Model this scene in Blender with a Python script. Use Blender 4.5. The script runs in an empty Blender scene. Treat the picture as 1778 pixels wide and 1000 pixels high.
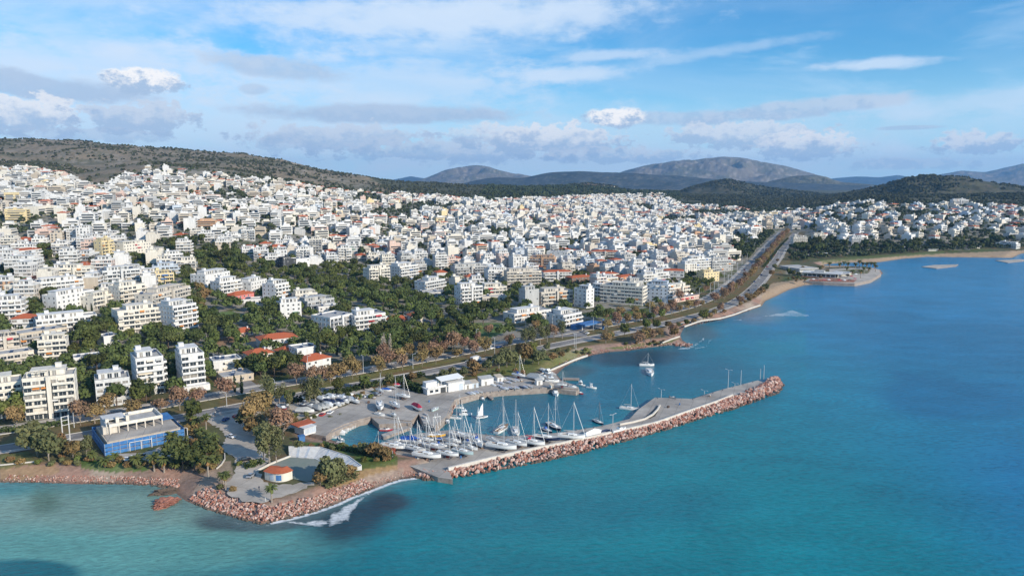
import bpy, math, random
import numpy as np
from mathutils import Vector, Matrix
rnd = random.Random(7)
nr = np.random.RandomState(11)
sc = bpy.context.scene
COL = sc.collection
R = math.radians

# ------------------------------------------------------------------ camera
CAM_H = 110.0
F = 1270.0
PITCH = math.atan(185.0 / F)
cam_d = bpy.data.cameras.new("camera")
cam_d.sensor_width = 36.0
cam_d.lens = 36.0 * F / 1778.0
cam_d.clip_start = 1.0
cam_d.clip_end = 90000.0
cam = bpy.data.objects.new("camera", cam_d)
COL.objects.link(cam)
cam.location = (0, 0, CAM_H)
cam.rotation_euler = (R(90) - PITCH, 0, 0)
sc.camera = cam

# ------------------------------------------------------------------ world, sun, exposure
SUN_EL = R(24)
SUN_DIR = Vector((0.80, -0.60, 0)).normalized() * math.cos(SUN_EL) + Vector((0, 0, math.sin(SUN_EL)))
SKY_STRENGTH = 0.10
world = bpy.data.worlds.new("World")
sc.world = world
world.use_nodes = True
wn, wl = world.node_tree.nodes, world.node_tree.links
wn.clear()
def WN(t, **k):
    n = wn.new(t)
    for a, b in k.items():
        if a.startswith('i_'):
            n.inputs[a[2:]].default_value = b
        else:
            setattr(n, a, b)
    return n
def wmath(op, a, b=None, clamp=False):
    n = wn.new('ShaderNodeMath'); n.operation = op; n.use_clamp = clamp
    for i, v in enumerate((a, b)):
        if v is None: continue
        if isinstance(v, (int, float)): n.inputs[i].default_value = v
        else: wl.new(v, n.inputs[i])
    return n.outputs[0]
def wmix(f, a, b):
    n = wn.new('ShaderNodeMix'); n.data_type = 'RGBA'
    for i, v in ((0, f), (6, a), (7, b)):
        if isinstance(v, (int, float)): n.inputs[i].default_value = v
        elif isinstance(v, tuple): n.inputs[i].default_value = (*v, 1)
        else: wl.new(v, n.inputs[i])
    return n.outputs[2]
sky = WN('ShaderNodeTexSky', sky_type='NISHITA', sun_disc=False, sun_elevation=SUN_EL,
         sun_rotation=math.atan2(SUN_DIR.x, SUN_DIR.y), altitude=100.0, air_density=1.0, dust_density=0.6, ozone_density=2.0)
tc = WN('ShaderNodeTexCoord')
sep = WN('ShaderNodeSeparateXYZ'); wl.new(tc.outputs['Generated'], sep.inputs[0])
az = wmath('ARCTAN2', sep.outputs[0], sep.outputs[1])
elv = wmath('ARCSINE', sep.outputs[2])
def field(ax, ex, sc_, det, rough, off, warp=0.0):
    comb = wn.new('ShaderNodeCombineXYZ')
    wl.new(wmath('MULTIPLY', az, ax), comb.inputs[0]); wl.new(wmath('MULTIPLY', elv, ex), comb.inputs[1])
    comb.inputs[2].default_value = off
    n = WN('ShaderNodeTexNoise'); n.inputs['Scale'].default_value = sc_; n.inputs['Detail'].default_value = det
    n.inputs['Roughness'].default_value = rough; n.inputs['Distortion'].default_value = warp
    wl.new(comb.outputs[0], n.inputs['Vector'])
    return n.outputs['Fac']
def ss(x, a, b):
    n = wn.new('ShaderNodeMapRange'); n.interpolation_type = 'SMOOTHSTEP'
    n.inputs[1].default_value = a; n.inputs[2].default_value = b
    wl.new(x, n.inputs[0]); return n.outputs[0]
def D2A(px, py):   # direction of a sky spot: azimuth, elevation
    v = cam_ray(px, py); return math.atan2(v[0], v[1]), math.asin(v[2])
def cam_ray(px, py):
    cx, cy = (px - 889.0) / F, -(py - 500.0) / F
    v = np.array([cx, math.cos(PITCH) + cy * math.sin(PITCH), -math.sin(PITCH) + cy * math.cos(PITCH)])
    return v / np.linalg.norm(v)
edge = field(1, 2.2, 16.0, 8, 0.62, 0.0)
edge2 = field(1, 1.5, 40.0, 12, 0.66, 5.0)
fine = field(1, 1.5, 120.0, 8, 0.65, 8.0)
def blob(px, py, rx, ry, rag=0.9, flat=None, ew=None, tilt=0.0):
    """soft cloud body at a direction in the sky; edges broken by noise"""
    a0, e0 = D2A(px, py); ra, re = rx / F, ry / F
    da = wmath('MULTIPLY', wmath('SUBTRACT', az, a0), 1 / ra)
    de0 = wmath('SUBTRACT', elv, e0)
    if tilt: de0 = wmath('SUBTRACT', de0, wmath('MULTIPLY', wmath('SUBTRACT', az, a0), tilt))
    de = wmath('MULTIPLY', de0, 1 / re)
    if flat:   # flatter underside
        de = wmath('MAXIMUM', de, wmath('MULTIPLY', de, -flat) if False else wmath('MULTIPLY', de, -flat)) 
    d = wmath('SQRT', wmath('ADD', wmath('POWER', wmath('ABSOLUTE', da), 2.0), wmath('POWER', wmath('ABSOLUTE', de), 2.0)))
    d = wmath('ADD', d, wmath('MULTIPLY', wmath('SUBTRACT', ew or edge, 0.5), rag * 3.0))
    return d
def cover(d, a=1.15, b=0.55): return ss(d, a, b)
CS = 1.0 / SKY_STRENGTH
def cc(r, g, b): return (r * CS, g * CS, b * CS)
skyt = wn.new('ShaderNodeMix'); skyt.data_type = 'RGBA'; skyt.blend_type = 'MULTIPLY'; skyt.inputs[0].default_value = 1.0
wl.new(sky.outputs[0], skyt.inputs[6]); skyt.inputs[7].default_value = (0.46, 1.08, 1.50, 1)
colr = skyt.outputs[2]
# pale veil low down, thin cirrus
low = ss(elv, R(9.5), R(0.0))
colr = wmix(wmath('MULTIPLY', low, 0.85), colr, cc(0.60, 0.86, 1.05))
wisp = ss(field(1.2, 5.0, 3.4, 9, 0.62, 1.7, 0.6), 0.50, 0.72)
colr = wmix(wmath('MULTIPLY', wisp, 0.40), colr, cc(0.58, 0.77, 0.95))
left = ss(az, R(20), R(-20))
veil = wmath('MULTIPLY', ss(field(0.8, 3.0, 4.2, 8, 0.6, 9.3, 0.5), 0.40, 0.62), wmath('ADD', wmath('MULTIPLY', left, 0.75), 0.15))
colr = wmix(wmath('MULTIPLY', veil, 0.62), colr, cc(0.66, 0.78, 0.93))
for (x, y, rx, ry, s, tl) in ((760, 32, 420, 42, .8, .05), (180, 120, 300, 46, .75, 0), (640, 150, 330, 50, .6, 0), (980, 130, 130, 16, .7, .02), (1040, 98, 110, 10, .6, .05),
                      (1520, 112, 90, 9, .75, 0), (1690, 175, 220, 18, .5, .06), (1250, 90, 160, 10, .35, .1), (1150, 280, 700, 26, .6, 0), (300, 215, 420, 60, .6, 0), (1100, 230, 600, 40, .35, 0)):
    m = cover(blob(x, y, rx, ry, 0.75, tilt=tl), 1.3, 0.3)
    colr = wmix(wmath('MULTIPLY', m, s), colr, cc(0.68, 0.79, 0.93))
lumps = ss(field(1, 2.6, 26.0, 9, 0.62, 3.1), 0.42, 0.60)
def cloud(x, y, rx, ry, s, lit, rag=0.8, flat=None, tl=0.0, ew=None):
    global colr
    d = blob(x, y, rx, ry, rag, flat, ew, tl)
    m = cover(d, 1.06, 0.74 if ew is not None else 0.55)
    a0, e0 = D2A(x, y)
    up = ss(wmath('ADD', wmath('ADD', wmath('SUBTRACT', elv, e0), wmath('MULTIPLY', wmath('SUBTRACT', edge2, 0.5), 0.085)), wmath('MULTIPLY', wmath('SUBTRACT', fine, 0.5), 0.03)), -ry / F * 0.55, ry / F * 0.6)
    sh = wmath('MULTIPLY', up, lit)
    c = wmix(sh, cc(0.42, 0.55, 0.73), cc(1.02, 0.99, 0.96))
    colr = wmix(wmath('MULTIPLY', m, s), colr, c)
for a in ((40, 148, 190, 22, .85, .05, .5, None, -.06), (480, 118, 120, 20, .7, .12, .5, None, -.07), (670, 198, 260, 19, .9, .10, .45, None, 0), (1390, 190, 190, 16, .8, .22, .5, None, .08), (1180, 205, 160, 14, .7, .2, .5),
          (1580, 222, 60, 4, .7, .1, .4), (440, 155, 28, 10, .6, .1, .4)):
    cloud(*a)
for a in ((40, 200, 90, 32, .9, .75), (235, 203, 95, 25, .9, .35), (590, 240, 150, 26, .85, .35), (780, 262, 220, 22, .75, .35), (480, 250, 60, 16, .6, .2), (150, 235, 120, 12, .6, .2), (950, 245, 140, 30, .9, .7), (1060, 270, 160, 14, .7, .4),
          (1290, 235, 130, 24, .85, .55), (1400, 255, 90, 24, .85, .75), (1690, 250, 60, 18, .9, .55), (1580, 285, 90, 10, .5, .4), (850, 235, 90, 20, .6, .6)):
    cloud(*a, 1.0, None, 0.0, edge2)
for a in ((248, 142, 62, 21, .97, .95), (1070, 206, 56, 18, .97, 1.0)):
    cloud(*a, 0.55, None, 0.0, edge2)
bg = WN('ShaderNodeBackground'); bg.inputs[1].default_value = SKY_STRENGTH
wl.new(colr, bg.inputs[0])
wo = WN('ShaderNodeOutputWorld'); wl.new(bg.outputs[0], wo.inputs[0])

sun_d = bpy.data.lights.new("sun", 'SUN'); sun_d.energy = 5.0; sun_d.angle = R(0.53); sun_d.color = (1.0, 0.88, 0.72)
sun = bpy.data.objects.new("sun", sun_d); COL.objects.link(sun)
sun.rotation_euler = (-SUN_DIR).to_track_quat('-Z', 'Y').to_euler(); sun.location = (200, -200, 600)
sc.view_settings.view_transform = 'Standard'; sc.view_settings.look = 'None'
sc.view_settings.exposure = 0.14; sc.view_settings.gamma = 1.0
sc.cycles.use_denoising = True
sc.cycles.max_bounces = 5; sc.cycles.diffuse_bounces = 2; sc.cycles.glossy_bounces = 2; sc.cycles.volume_bounces = 0
sc.cycles.transparent_max_bounces = 6

# ------------------------------------------------------------------ helpers
def project(X, Y, Z):
    dz = Z - CAM_H
    dep = Y * math.cos(PITCH) - dz * math.sin(PITCH); up = Y * math.sin(PITCH) + dz * math.cos(PITCH)
    return 889 + F * X / dep, 500 - F * up / dep
def PZ(px, py, z=0.0):
    v = cam_ray(px, py); t = (z - CAM_H) / v[2]
    return v[0] * t, v[1] * t
def ordinal(n):
    base = ['', 'first', 'second', 'third', 'fourth', 'fifth', 'sixth', 'seventh', 'eighth', 'ninth', 'tenth', 'eleventh', 'twelfth', 'thirteenth',
            'fourteenth', 'fifteenth', 'sixteenth', 'seventeenth', 'eighteenth', 'nineteenth']
    if n < 20: return base[n]
    t = {2: 'twent', 3: 'thirt', 4: 'fort', 5: 'fift', 6: 'sixt', 7: 'sevent', 8: 'eight', 9: 'ninet'}
    if n > 99: return 'hundred and ' + ordinal(n - 100) if n > 100 else 'hundredth'
    return t[n // 10] + 'ieth' if n % 10 == 0 else t[n // 10] + 'y-' + base[n % 10]
def tag(o, label=None, cat=None, group=None, kind=None):
    if label: o['label'] = label
    if cat: o['category'] = cat
    if group: o['group'] = group
    if kind: o['kind'] = kind
    return o
def empty(name, loc=(0, 0, 0), rz=0.0):
    o = bpy.data.objects.new(name, None); COL.objects.link(o); o.location = loc; o.rotation_euler = (0, 0, rz)
    o.empty_display_size = 0.5
    return o
def link(name, me, parent=None, loc=(0, 0, 0), rot=(0, 0, 0), scale=None):
    o = bpy.data.objects.new(name, me); COL.objects.link(o); o.location = loc; o.rotation_euler = rot
    if scale: o.scale = scale
    if parent: o.parent = parent
    return o
KIDS = {}
def reg(parent, child):
    KIDS.setdefault(parent.name, []).append(child); return child
def copy_tree(o, parent=None):
    c = o.copy(); COL.objects.link(c); c.parent = parent
    for ch in KIDS.get(o.name, []): reg(c, copy_tree(ch, c))
    return c
class MB:
    """collects shapes into one mesh"""
    def __init__(s): s.v = []; s.f = []; s.m = []
    def add(s, vs, fs, m=0):
        b = len(s.v); s.v += [tuple(map(float, v)) for v in vs]
        for f in fs: s.f.append([b + i for i in f]); s.m.append(m)
        return s
    def box(s, x0, x1, y0, y1, z0, z1, m=0, bottom=True):
        vs = [(x0, y0, z0), (x1, y0, z0), (x1, y1, z0), (x0, y1, z0), (x0, y0, z1), (x1, y0, z1), (x1, y1, z1), (x0, y1, z1)]
        fs = [(4, 5, 6, 7), (0, 1, 5, 4), (1, 2, 6, 5), (2, 3, 7, 6), (3, 0, 4, 7)]
        if bottom: fs.append((3, 2, 1, 0))
        return s.add(vs, fs, m)
    def prism(s, pts, z0, z1, m=0, top=True, bottom=False, mt=None):
        n = len(pts)
        ar = sum(pts[i][0] * pts[(i + 1) % n][1] - pts[(i + 1) % n][0] * pts[i][1] for i in range(n))
        if ar < 0: pts = pts[::-1]
        vs = [(p[0], p[1], z0) for p in pts] + [(p[0], p[1], z1) for p in pts]
        s.add(vs, [(i, (i + 1) % n, n + (i + 1) % n, n + i) for i in range(n)], m)
        if top: s.add([(p[0], p[1], z1) for p in pts], [tuple(range(n))], m if mt is None else mt)
        if bottom: s.add([(p[0], p[1], z0) for p in pts], [tuple(range(n))[::-1]], m)
        return s
    def tube(s, pts, rad, n=6, m=0, cap=True):
        pts = [Vector(p) for p in pts]
        if not isinstance(rad, (list, tuple)): rad = [rad] * len(pts)
        rings = []
        b = len(s.v)
        for i, p in enumerate(pts):
            d = (pts[min(i + 1, len(pts) - 1)] - pts[max(i - 1, 0)]).normalized()
            u = d.cross(Vector((0, 0, 1)))
            if u.length < 0.05: u = d.cross(Vector((1, 0, 0)))
            u.normalize(); w = d.cross(u)
            for k in range(n):
                a = 2 * math.pi * k / n
                q = p + (u * math.cos(a) + w * math.sin(a)) * rad[i]
                s.v.append(tuple(q))
        for i in range(len(pts) - 1):
            for k in range(n):
                a, c = b + i * n + k, b + i * n + (k + 1) % n
                s.f.append([a, a + n, c + n, c]); s.m.append(m)
        if cap:
            s.f.append([b + k for k in range(n)][::1]); s.m.append(m)
            s.f.append([b + (len(pts) - 1) * n + k for k in range(n)][::-1]); s.m.append(m)
        return s
    def mesh(s, name, mats, smooth=False):
        me = bpy.data.meshes.new(name); me.from_pydata(s.v, [], s.f); me.update()
        for m in (mats if isinstance(mats, (list, tuple)) else [mats]): me.materials.append(m)
        me.polygons.foreach_set('material_index', s.m)
        me.polygons.foreach_set('use_smooth', [bool(smooth)] * len(s.f))
        return me
    def obj(s, name, mats, parent=None, smooth=False, loc=(0, 0, 0)):
        o = link(name, s.mesh(name, mats, smooth), parent, loc)
        if parent: reg(parent, o)
        return o
def np_mesh(name, V, Fc, mats, mi=None, smooth=False):
    me = bpy.data.meshes.new(name)
    n, k = Fc.shape
    me.vertices.add(len(V)); me.vertices.foreach_set('co', V.astype(np.float32).ravel())
    me.loops.add(n * k); me.loops.foreach_set('vertex_index', Fc.astype(np.int32).ravel())
    me.polygons.add(n); me.polygons.foreach_set('loop_start', (np.arange(n) * k).astype(np.int32))
    for m in (mats if isinstance(mats, (list, tuple)) else [mats]): me.materials.append(m)
    if mi is not None: me.polygons.foreach_set('material_index', mi.astype(np.int32))
    me.polygons.foreach_set('use_smooth', np.full(n, bool(smooth)))
    me.update(calc_edges=True); me.validate()
    return me
def grid_faces(nu, nv):
    i = np.arange(nu - 1)[:, None] * nv + np.arange(nv - 1)[None]
    return np.stack([i, i + nv, i + nv + 1, i + 1], -1).reshape(-1, 4)

# value noise
_T = np.random.RandomState(3).rand(256, 256)
def vnoise(x, y):
    xi, yi = np.floor(x).astype(int), np.floor(y).astype(int); fx, fy = x - xi, y - yi
    fx = fx * fx * (3 - 2 * fx); fy = fy * fy * (3 - 2 * fy)
    g = lambda a, b: _T[a & 255, b & 255]
    return (g(xi, yi) * (1 - fx) + g(xi + 1, yi) * fx) * (1 - fy) + (g(xi, yi + 1) * (1 - fx) + g(xi + 1, yi + 1) * fx) * fy
def fbm(x, y, o=5, gain=0.5):
    s = 0; a = 1; t = 0
    for k in range(o):
        s = s + a * vnoise(x * 2 ** k + 17 * k, y * 2 ** k + 31 * k); t += a; a *= gain
    return s / t
def vnz(x, y): return float(vnoise(np.array([x]), np.array([y]))[0])
def sstep(x, a, b):
    t = np.clip((x - a) / (b - a), 0, 1); return t * t * (3 - 2 * t)

# ------------------------------------------------------------------ materials
def mat(name, col, rough=0.85, metal=0.0, streak=0, joints=0, var=0.0, scale=1.0, col2=None, bump=0.0, spec=0.3, coord='Object', rand=0.0, detail=5, emit=None):
    m = bpy.data.materials.new(name); m.use_nodes = True
    n, l = m.node_tree.nodes, m.node_tree.links
    p = n['Principled BSDF']; p.inputs['Roughness'].default_value = rough; p.inputs['Metallic'].default_value = metal
    p.inputs['Specular IOR Level'].default_value = spec
    p.inputs['Base Color'].default_value = (*col, 1)
    if var or col2 or bump or rand:
        t = n.new('ShaderNodeTexCoord')
        ns = n.new('ShaderNodeTexNoise'); ns.inputs['Scale'].default_value = scale; ns.inputs['Detail'].default_value = detail
        ns.inputs['Roughness'].default_value = 0.6
        if streak:
            mpp = n.new('ShaderNodeMapping'); mpp.inputs['Scale'].default_value = (1.6, 1.6, .22); l.new(t.outputs[coord], mpp.inputs[0]); l.new(mpp.outputs[0], ns.inputs['Vector'])
        else: l.new(t.outputs[coord], ns.inputs['Vector'])
        mr = n.new('ShaderNodeMapRange'); mr.inputs[1].default_value = 0.32; mr.inputs[2].default_value = 0.68
        l.new(ns.outputs['Fac'], mr.inputs[0])
        mx = n.new('ShaderNodeMix'); mx.data_type = 'RGBA'
        c2 = col2 or tuple(c * (1 - var) for c in col)
        mx.inputs[6].default_value = (*col, 1); mx.inputs[7].default_value = (*c2, 1)
        l.new(mr.outputs[0], mx.inputs[0]); out = mx.outputs[2]
        if joints:
            bk = n.new('ShaderNodeTexBrick'); bk.offset = 0; bk.inputs['Scale'].default_value = 1; bk.inputs['Brick Width'].default_value = joints; bk.inputs['Row Height'].default_value = joints; bk.inputs['Mortar Size'].default_value = .09
            bk.inputs['Color1'].default_value = (1, 1, 1, 1); bk.inputs['Color2'].default_value = (.88, .88, .88, 1); bk.inputs['Mortar'].default_value = (.55, .55, .55, 1)
            rr_ = n.new('ShaderNodeMapping'); rr_.inputs['Rotation'].default_value = (0, 0, .35); l.new(t.outputs[coord], rr_.inputs[0]); l.new(rr_.outputs[0], bk.inputs['Vector'])
            st = n.new('ShaderNodeTexNoise'); st.inputs['Scale'].default_value = .035; st.inputs['Detail'].default_value = 10; st.inputs['Roughness'].default_value = .75; l.new(t.outputs[coord], st.inputs['Vector'])
            sm = n.new('ShaderNodeMapRange'); sm.inputs[1].default_value = .45; sm.inputs[2].default_value = .62; sm.inputs[3].default_value = 1; sm.inputs[4].default_value = .72; l.new(st.outputs['Fac'], sm.inputs[0])
            q1 = n.new('ShaderNodeVectorMath'); q1.operation = 'MULTIPLY'; l.new(out, q1.inputs[0]); l.new(bk.outputs[0], q1.inputs[1])
            q2 = n.new('ShaderNodeVectorMath'); q2.operation = 'SCALE'; l.new(q1.outputs[0], q2.inputs[0]); l.new(sm.outputs[0], q2.inputs['Scale']); out = q2.outputs[0]
        if rand:
            oi = n.new('ShaderNodeObjectInfo'); h = n.new('ShaderNodeHueSaturation')
            a = n.new('ShaderNodeMapRange'); a.inputs[3].default_value = 1 - rand; a.inputs[4].default_value = 1 + rand
            b = n.new('ShaderNodeMapRange'); b.inputs[3].default_value = 0.5 - rand * 0.06; b.inputs[4].default_value = 0.5 + rand * 0.06
            l.new(oi.outputs['Random'], a.inputs[0])
            w = n.new('ShaderNodeMath'); w.operation = 'FRACT'; q = n.new('ShaderNodeMath'); q.operation = 'MULTIPLY'; q.inputs[1].default_value = 7.31
            l.new(oi.outputs['Random'], q.inputs[0]); l.new(q.outputs[0], w.inputs[0]); l.new(w.outputs[0], b.inputs[0])
            l.new(a.outputs[0], h.inputs['Value']); l.new(b.outputs[0], h.inputs['Hue']); l.new(out, h.inputs['Color']); out = h.outputs[0]
        l.new(out, p.inputs['Base Color'])
        if bump:
            bn = n.new('ShaderNodeBump'); bn.inputs['Strength'].default_value = 0.7; bn.inputs['Distance'].default_value = bump
            l.new(ns.outputs['Fac'], bn.inputs['Height']); l.new(bn.outputs[0], p.inputs['Normal'])
    if emit: p.inputs['Emission Color'].default_value = (*emit, 1); p.inputs['Emission Strength'].default_value = 1
    return m
M = {}
def W(name, c, **k): M[name] = mat(name, c, **{**dict(var=0.24, scale=0.5, rough=0.85, streak=1), **k})
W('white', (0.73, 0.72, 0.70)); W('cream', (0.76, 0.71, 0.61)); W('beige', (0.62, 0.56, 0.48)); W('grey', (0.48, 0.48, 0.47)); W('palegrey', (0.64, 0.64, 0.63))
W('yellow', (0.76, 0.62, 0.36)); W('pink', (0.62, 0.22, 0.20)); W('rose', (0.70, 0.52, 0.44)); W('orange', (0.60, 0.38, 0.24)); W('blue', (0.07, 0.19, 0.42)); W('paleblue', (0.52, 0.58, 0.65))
W('dark', (0.06, 0.065, 0.07)); W('tan', (0.56, 0.48, 0.38)); W('brick', (0.36, 0.15, 0.09), scale=2.0, var=.3)
W('ivory', (0.74, 0.69, 0.60)); W('brown', (0.22, 0.14, 0.10))
M['terracotta'] = mat('terracotta', (0.48, 0.13, 0.055), rough=0.85, col2=(0.36, 0.09, 0.04), scale=1.5)
M['awning_orange'] = mat('awning_orange', (0.62, 0.26, 0.08)); M['awning_green'] = mat('awning_green', (0.08, 0.2, 0.12)); M['awning_cream'] = mat('awning_cream', (0.7, 0.62, 0.5)); M['awning_red'] = mat('awning_red', (0.45, 0.06, 0.07)); M['awning_blue'] = mat('awning_blue', (0.08, 0.18, 0.4))
M['glass'] = mat('window_glass', (0.035, 0.045, 0.055), rough=0.15, spec=0.5)
M['shutter'] = mat('shutter', (0.30, 0.28, 0.25), rough=0.7, var=.3, scale=2)
M['roof'] = mat('roof_concrete', (0.5, 0.49, 0.47), var=0.35, scale=0.25, rough=0.95)
M['rail'] = mat('rail_metal', (0.35, 0.36, 0.38), rough=0.5, metal=0.3)
M['panel'] = mat('solar_panel', (0.03, 0.05, 0.10), rough=0.2, spec=0.6)
M['tank'] = mat('tank_metal', (0.6, 0.6, 0.6), rough=0.35, metal=0.6)
M['asphalt'] = mat('asphalt', (0.27, 0.255, 0.245), var=0.35, scale=0.12, rough=0.95, coord='Object')
M['concrete'] = mat('concrete', (0.58, 0.52, 0.45), col2=(0.42, 0.38, 0.33), scale=0.12, rough=0.95, detail=9, joints=11.0)
M['quaytop'] = mat('quay_concrete', (0.49, 0.45, 0.40), col2=(0.36, 0.33, 0.30), scale=0.09, rough=0.95, detail=9, joints=6.0)
M['quaywall'] = mat('quay_wall', (0.36, 0.31, 0.27), col2=(0.22, 0.18, 0.155), scale=0.6, rough=0.95)
M['kerb'] = mat('kerb_stone', (0.62, 0.58, 0.52), var=0.2, scale=0.5)
M['paint'] = mat('road_paint', (0.75, 0.75, 0.72))
M['lawn'] = mat('lawn_grass', (0.10, 0.12, 0.04), col2=(0.22, 0.19, 0.12), scale=.12, rough=.95)
M['court'] = mat('court', (0.17, 0.22, 0.19), col2=(0.27, 0.27, 0.24), scale=0.08)
M['gel'] = mat('gelcoat_white', (0.80, 0.80, 0.78), rough=0.3, spec=0.5, var=.05, scale=1)
M['deck'] = mat('boat_deck', (0.62, 0.60, 0.56), rough=0.6, var=.2, scale=2)
M['teak'] = mat('teak', (0.34, 0.20, 0.11), rough=0.7, var=.3, scale=3)
M['navy'] = mat('navy_hull', (0.015, 0.025, 0.06), rough=0.25, spec=.5)
M['redpaint'] = mat('antifoul_red', (0.28, 0.05, 0.045), rough=0.8, var=.3, scale=2)
M['bluepaint'] = mat('antifoul_blue', (0.04, 0.09, 0.20), rough=0.8, var=.3, scale=2)
M['blackpaint'] = mat('antifoul_black', (0.03, 0.03, 0.035), rough=0.8, var=.3, scale=2)
M['yellowhull'] = mat('yellow_hull', (0.70, 0.40, 0.06), rough=0.4); M['tealhull'] = mat('pale_teal_hull', (0.45, 0.58, 0.58), rough=0.4)
M['redhull'] = mat('red_hull', (0.42, 0.04, 0.05), rough=0.4); M['greyhull'] = mat('grey_hull', (0.5, 0.51, 0.53), rough=0.4)
M['alu'] = mat('aluminium_mast', (0.66, 0.66, 0.66), rough=0.35, metal=0.4)
M['blackmast'] = mat('dark_mast', (0.10, 0.10, 0.11), rough=0.4)
M['tarpblue'] = mat('tarp_blue', (0.02, 0.10, 0.42), rough=0.6, var=.3, scale=1.5); M['tarpgrey'] = mat('tarp_grey', (0.48, 0.48, 0.46), rough=0.8, var=.2, scale=1.5)
M['tarpnavy'] = mat('tarp_navy', (0.03, 0.05, 0.11), rough=0.7, var=.2, scale=1.5); M['tarpred'] = mat('tarp_red', (0.45, 0.03, 0.06), rough=0.7); M['tarpgreen'] = mat('tarp_green', (0.05, 0.22, 0.20), rough=0.7)
M['steel'] = mat('stand_steel', (0.12, 0.12, 0.14), rough=0.6); M['rubber'] = mat('rubber', (0.02, 0.02, 0.02))
M['sail'] = mat('sail_cloth', (0.82, 0.82, 0.80), rough=0.8)
M['bark'] = mat('bark', (0.13, 0.095, 0.07), var=.4, scale=3); M['palebark'] = mat('pale_bark', (0.34, 0.29, 0.24), var=.4, scale=3)
M['galv'] = mat('galvanised', (0.55, 0.56, 0.57), rough=0.5, metal=.2)
M['carwhite'] = mat('car_white', (0.75, 0.75, 0.75), rough=.25, spec=.5); M['carblack'] = mat('car_black', (0.02, 0.02, 0.025), rough=.25, spec=.5); M['carred'] = mat('car_red', (0.4, 0.03, 0.03), rough=.25, spec=.5)
M['carblue'] = mat('car_blue', (0.03, 0.08, 0.25), rough=.25, spec=.5); M['carsilver'] = mat('car_silver', (0.45, 0.46, 0.48), rough=.3, metal=.5)
M['net'] = mat('blue_net', (0.03, 0.12, 0.34), rough=.7, col2=(0.07, 0.22, 0.45), scale=.6)
M['skin'] = mat('skin', (0.5, 0.32, 0.24)); M['cloth_dark'] = mat('cloth_dark', (0.04, 0.045, 0.07)); M['cloth_light'] = mat('cloth_light', (0.6, 0.6, 0.58))
def leafmat(name, a, b, rand=0.22, sc_=0.5):
    m = mat(name, a, col2=b, scale=sc_, rough=0.75, rand=rand, spec=.15, detail=3)
    p = m.node_tree.nodes['Principled BSDF']
    return m
M['pine'] = leafmat('pine_foliage', (0.095, 0.112, 0.034), (0.046, 0.062, 0.020), .35)
M['leaf'] = leafmat('green_foliage', (0.135, 0.148, 0.038), (0.070, 0.086, 0.025), .4)
M['olive'] = leafmat('olive_foliage', (0.16, 0.16, 0.07), (0.085, 0.095, 0.04), .2)
M['rust'] = leafmat('rust_foliage', (0.30, 0.205, 0.085), (0.18, 0.135, 0.06), .2)
M['straw'] = leafmat('straw_foliage', (0.26, 0.16, 0.07), (0.13, 0.10, 0.04), .2)
M['rosy'] = leafmat('rosy_twigs', (0.31, 0.185, 0.115), (0.20, 0.13, 0.085), .15)
M['bare'] = leafmat('bare_twigs', (0.34, 0.30, 0.24), (0.24, 0.21, 0.17), .1)
M['cypress'] = leafmat('cypress_foliage', (0.035, 0.05, 0.022), (0.02, 0.03, 0.014), .15)
M['frond'] = leafmat('palm_frond', (0.12, 0.135, 0.04), (0.06, 0.075, 0.025), .15)
M['deadfrond'] = leafmat('dead_frond', (0.36, 0.21, 0.08), (0.22, 0.13, 0.06), .15)
M['hedge'] = leafmat('hedge_foliage', (0.06, 0.085, 0.025), (0.03, 0.045, 0.015), .2)
M['farwood'] = mat('far_foliage', (0.075, 0.09, 0.04), col2=(0.045, 0.06, 0.03), scale=0.03, rough=.9, spec=.1)
M['scrub'] = mat('scrub_foliage', (0.085, 0.088, 0.05), col2=(0.055, 0.062, 0.035), scale=0.02, rough=.9, spec=.1)
M['foxred'] = leafmat('red_shrub', (0.30, 0.06, 0.05), (0.14, 0.06, 0.03), .1)
for i, c in enumerate([((0.46, 0.28, 0.225), (0.34, 0.19, 0.15)), ((0.54, 0.39, 0.33), (0.42, 0.27, 0.22)), ((0.36, 0.16, 0.115), (0.25, 0.11, 0.08)), ((0.60, 0.49, 0.43), (0.46, 0.32, 0.27)), ((0.16, 0.115, 0.09), (0.08, 0.065, 0.05))]):
    M['rock%d' % i] = mat('boulder_stone_%s' % 'abcde'[i], c[0], col2=c[1], scale=.9, bump=.15, rough=.95)
# ------------------------------------------------------------------ terrain
COAST_PX = [(-700, 845), (-300, 842), (0, 837), (68, 837), (136, 840), (221, 840), (272, 842), (299, 845), (308, 858), (323, 869), (357, 883), (385, 892), (411, 898), (456, 909), (490, 902), (520, 895), (557, 884),
    (585, 874), (610, 862), (652, 847), (675, 838), (694, 832), (725, 828), (760, 822), (782, 812), (770, 795), (700, 785), (655, 783), (640, 782), (608, 778), (594, 769), (563, 760), (573, 744), (596, 735), (623, 727), (643, 722),
    (670, 722), (700, 728), (714, 729), (727, 719), (736, 733), (755, 737), (765, 726), (775, 716), (778, 706), (786, 692), (800, 688), (820, 682), (840, 678), (876, 674), (912, 672), (956, 669), (985, 672), (998, 674), (996, 668), (974, 660),
    (966, 650), (980, 637), (1000, 626), (1030, 616), (1060, 611), (1089, 609), (1129, 603), (1168, 599), (1192, 602), (1196, 598), (1184, 590), (1181, 582), (1187, 569), (1216, 560), (1249, 556), (1273, 549), (1304, 538),
    (1322, 532), (1328, 523), (1348, 514), (1370, 503), (1398, 495), (1431, 493), (1486, 494), (1515, 487), (1533, 475), (1528, 468), (1501, 465), (1434, 463), (1429, 460), (1461, 456), (1528, 455), (1569, 449),
    (1609, 446), (1703, 447), (1757, 448), (1774, 440), (1900, 436), (2300, 430)]
coast = [PZ(*p) for p in COAST_PX]
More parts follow.
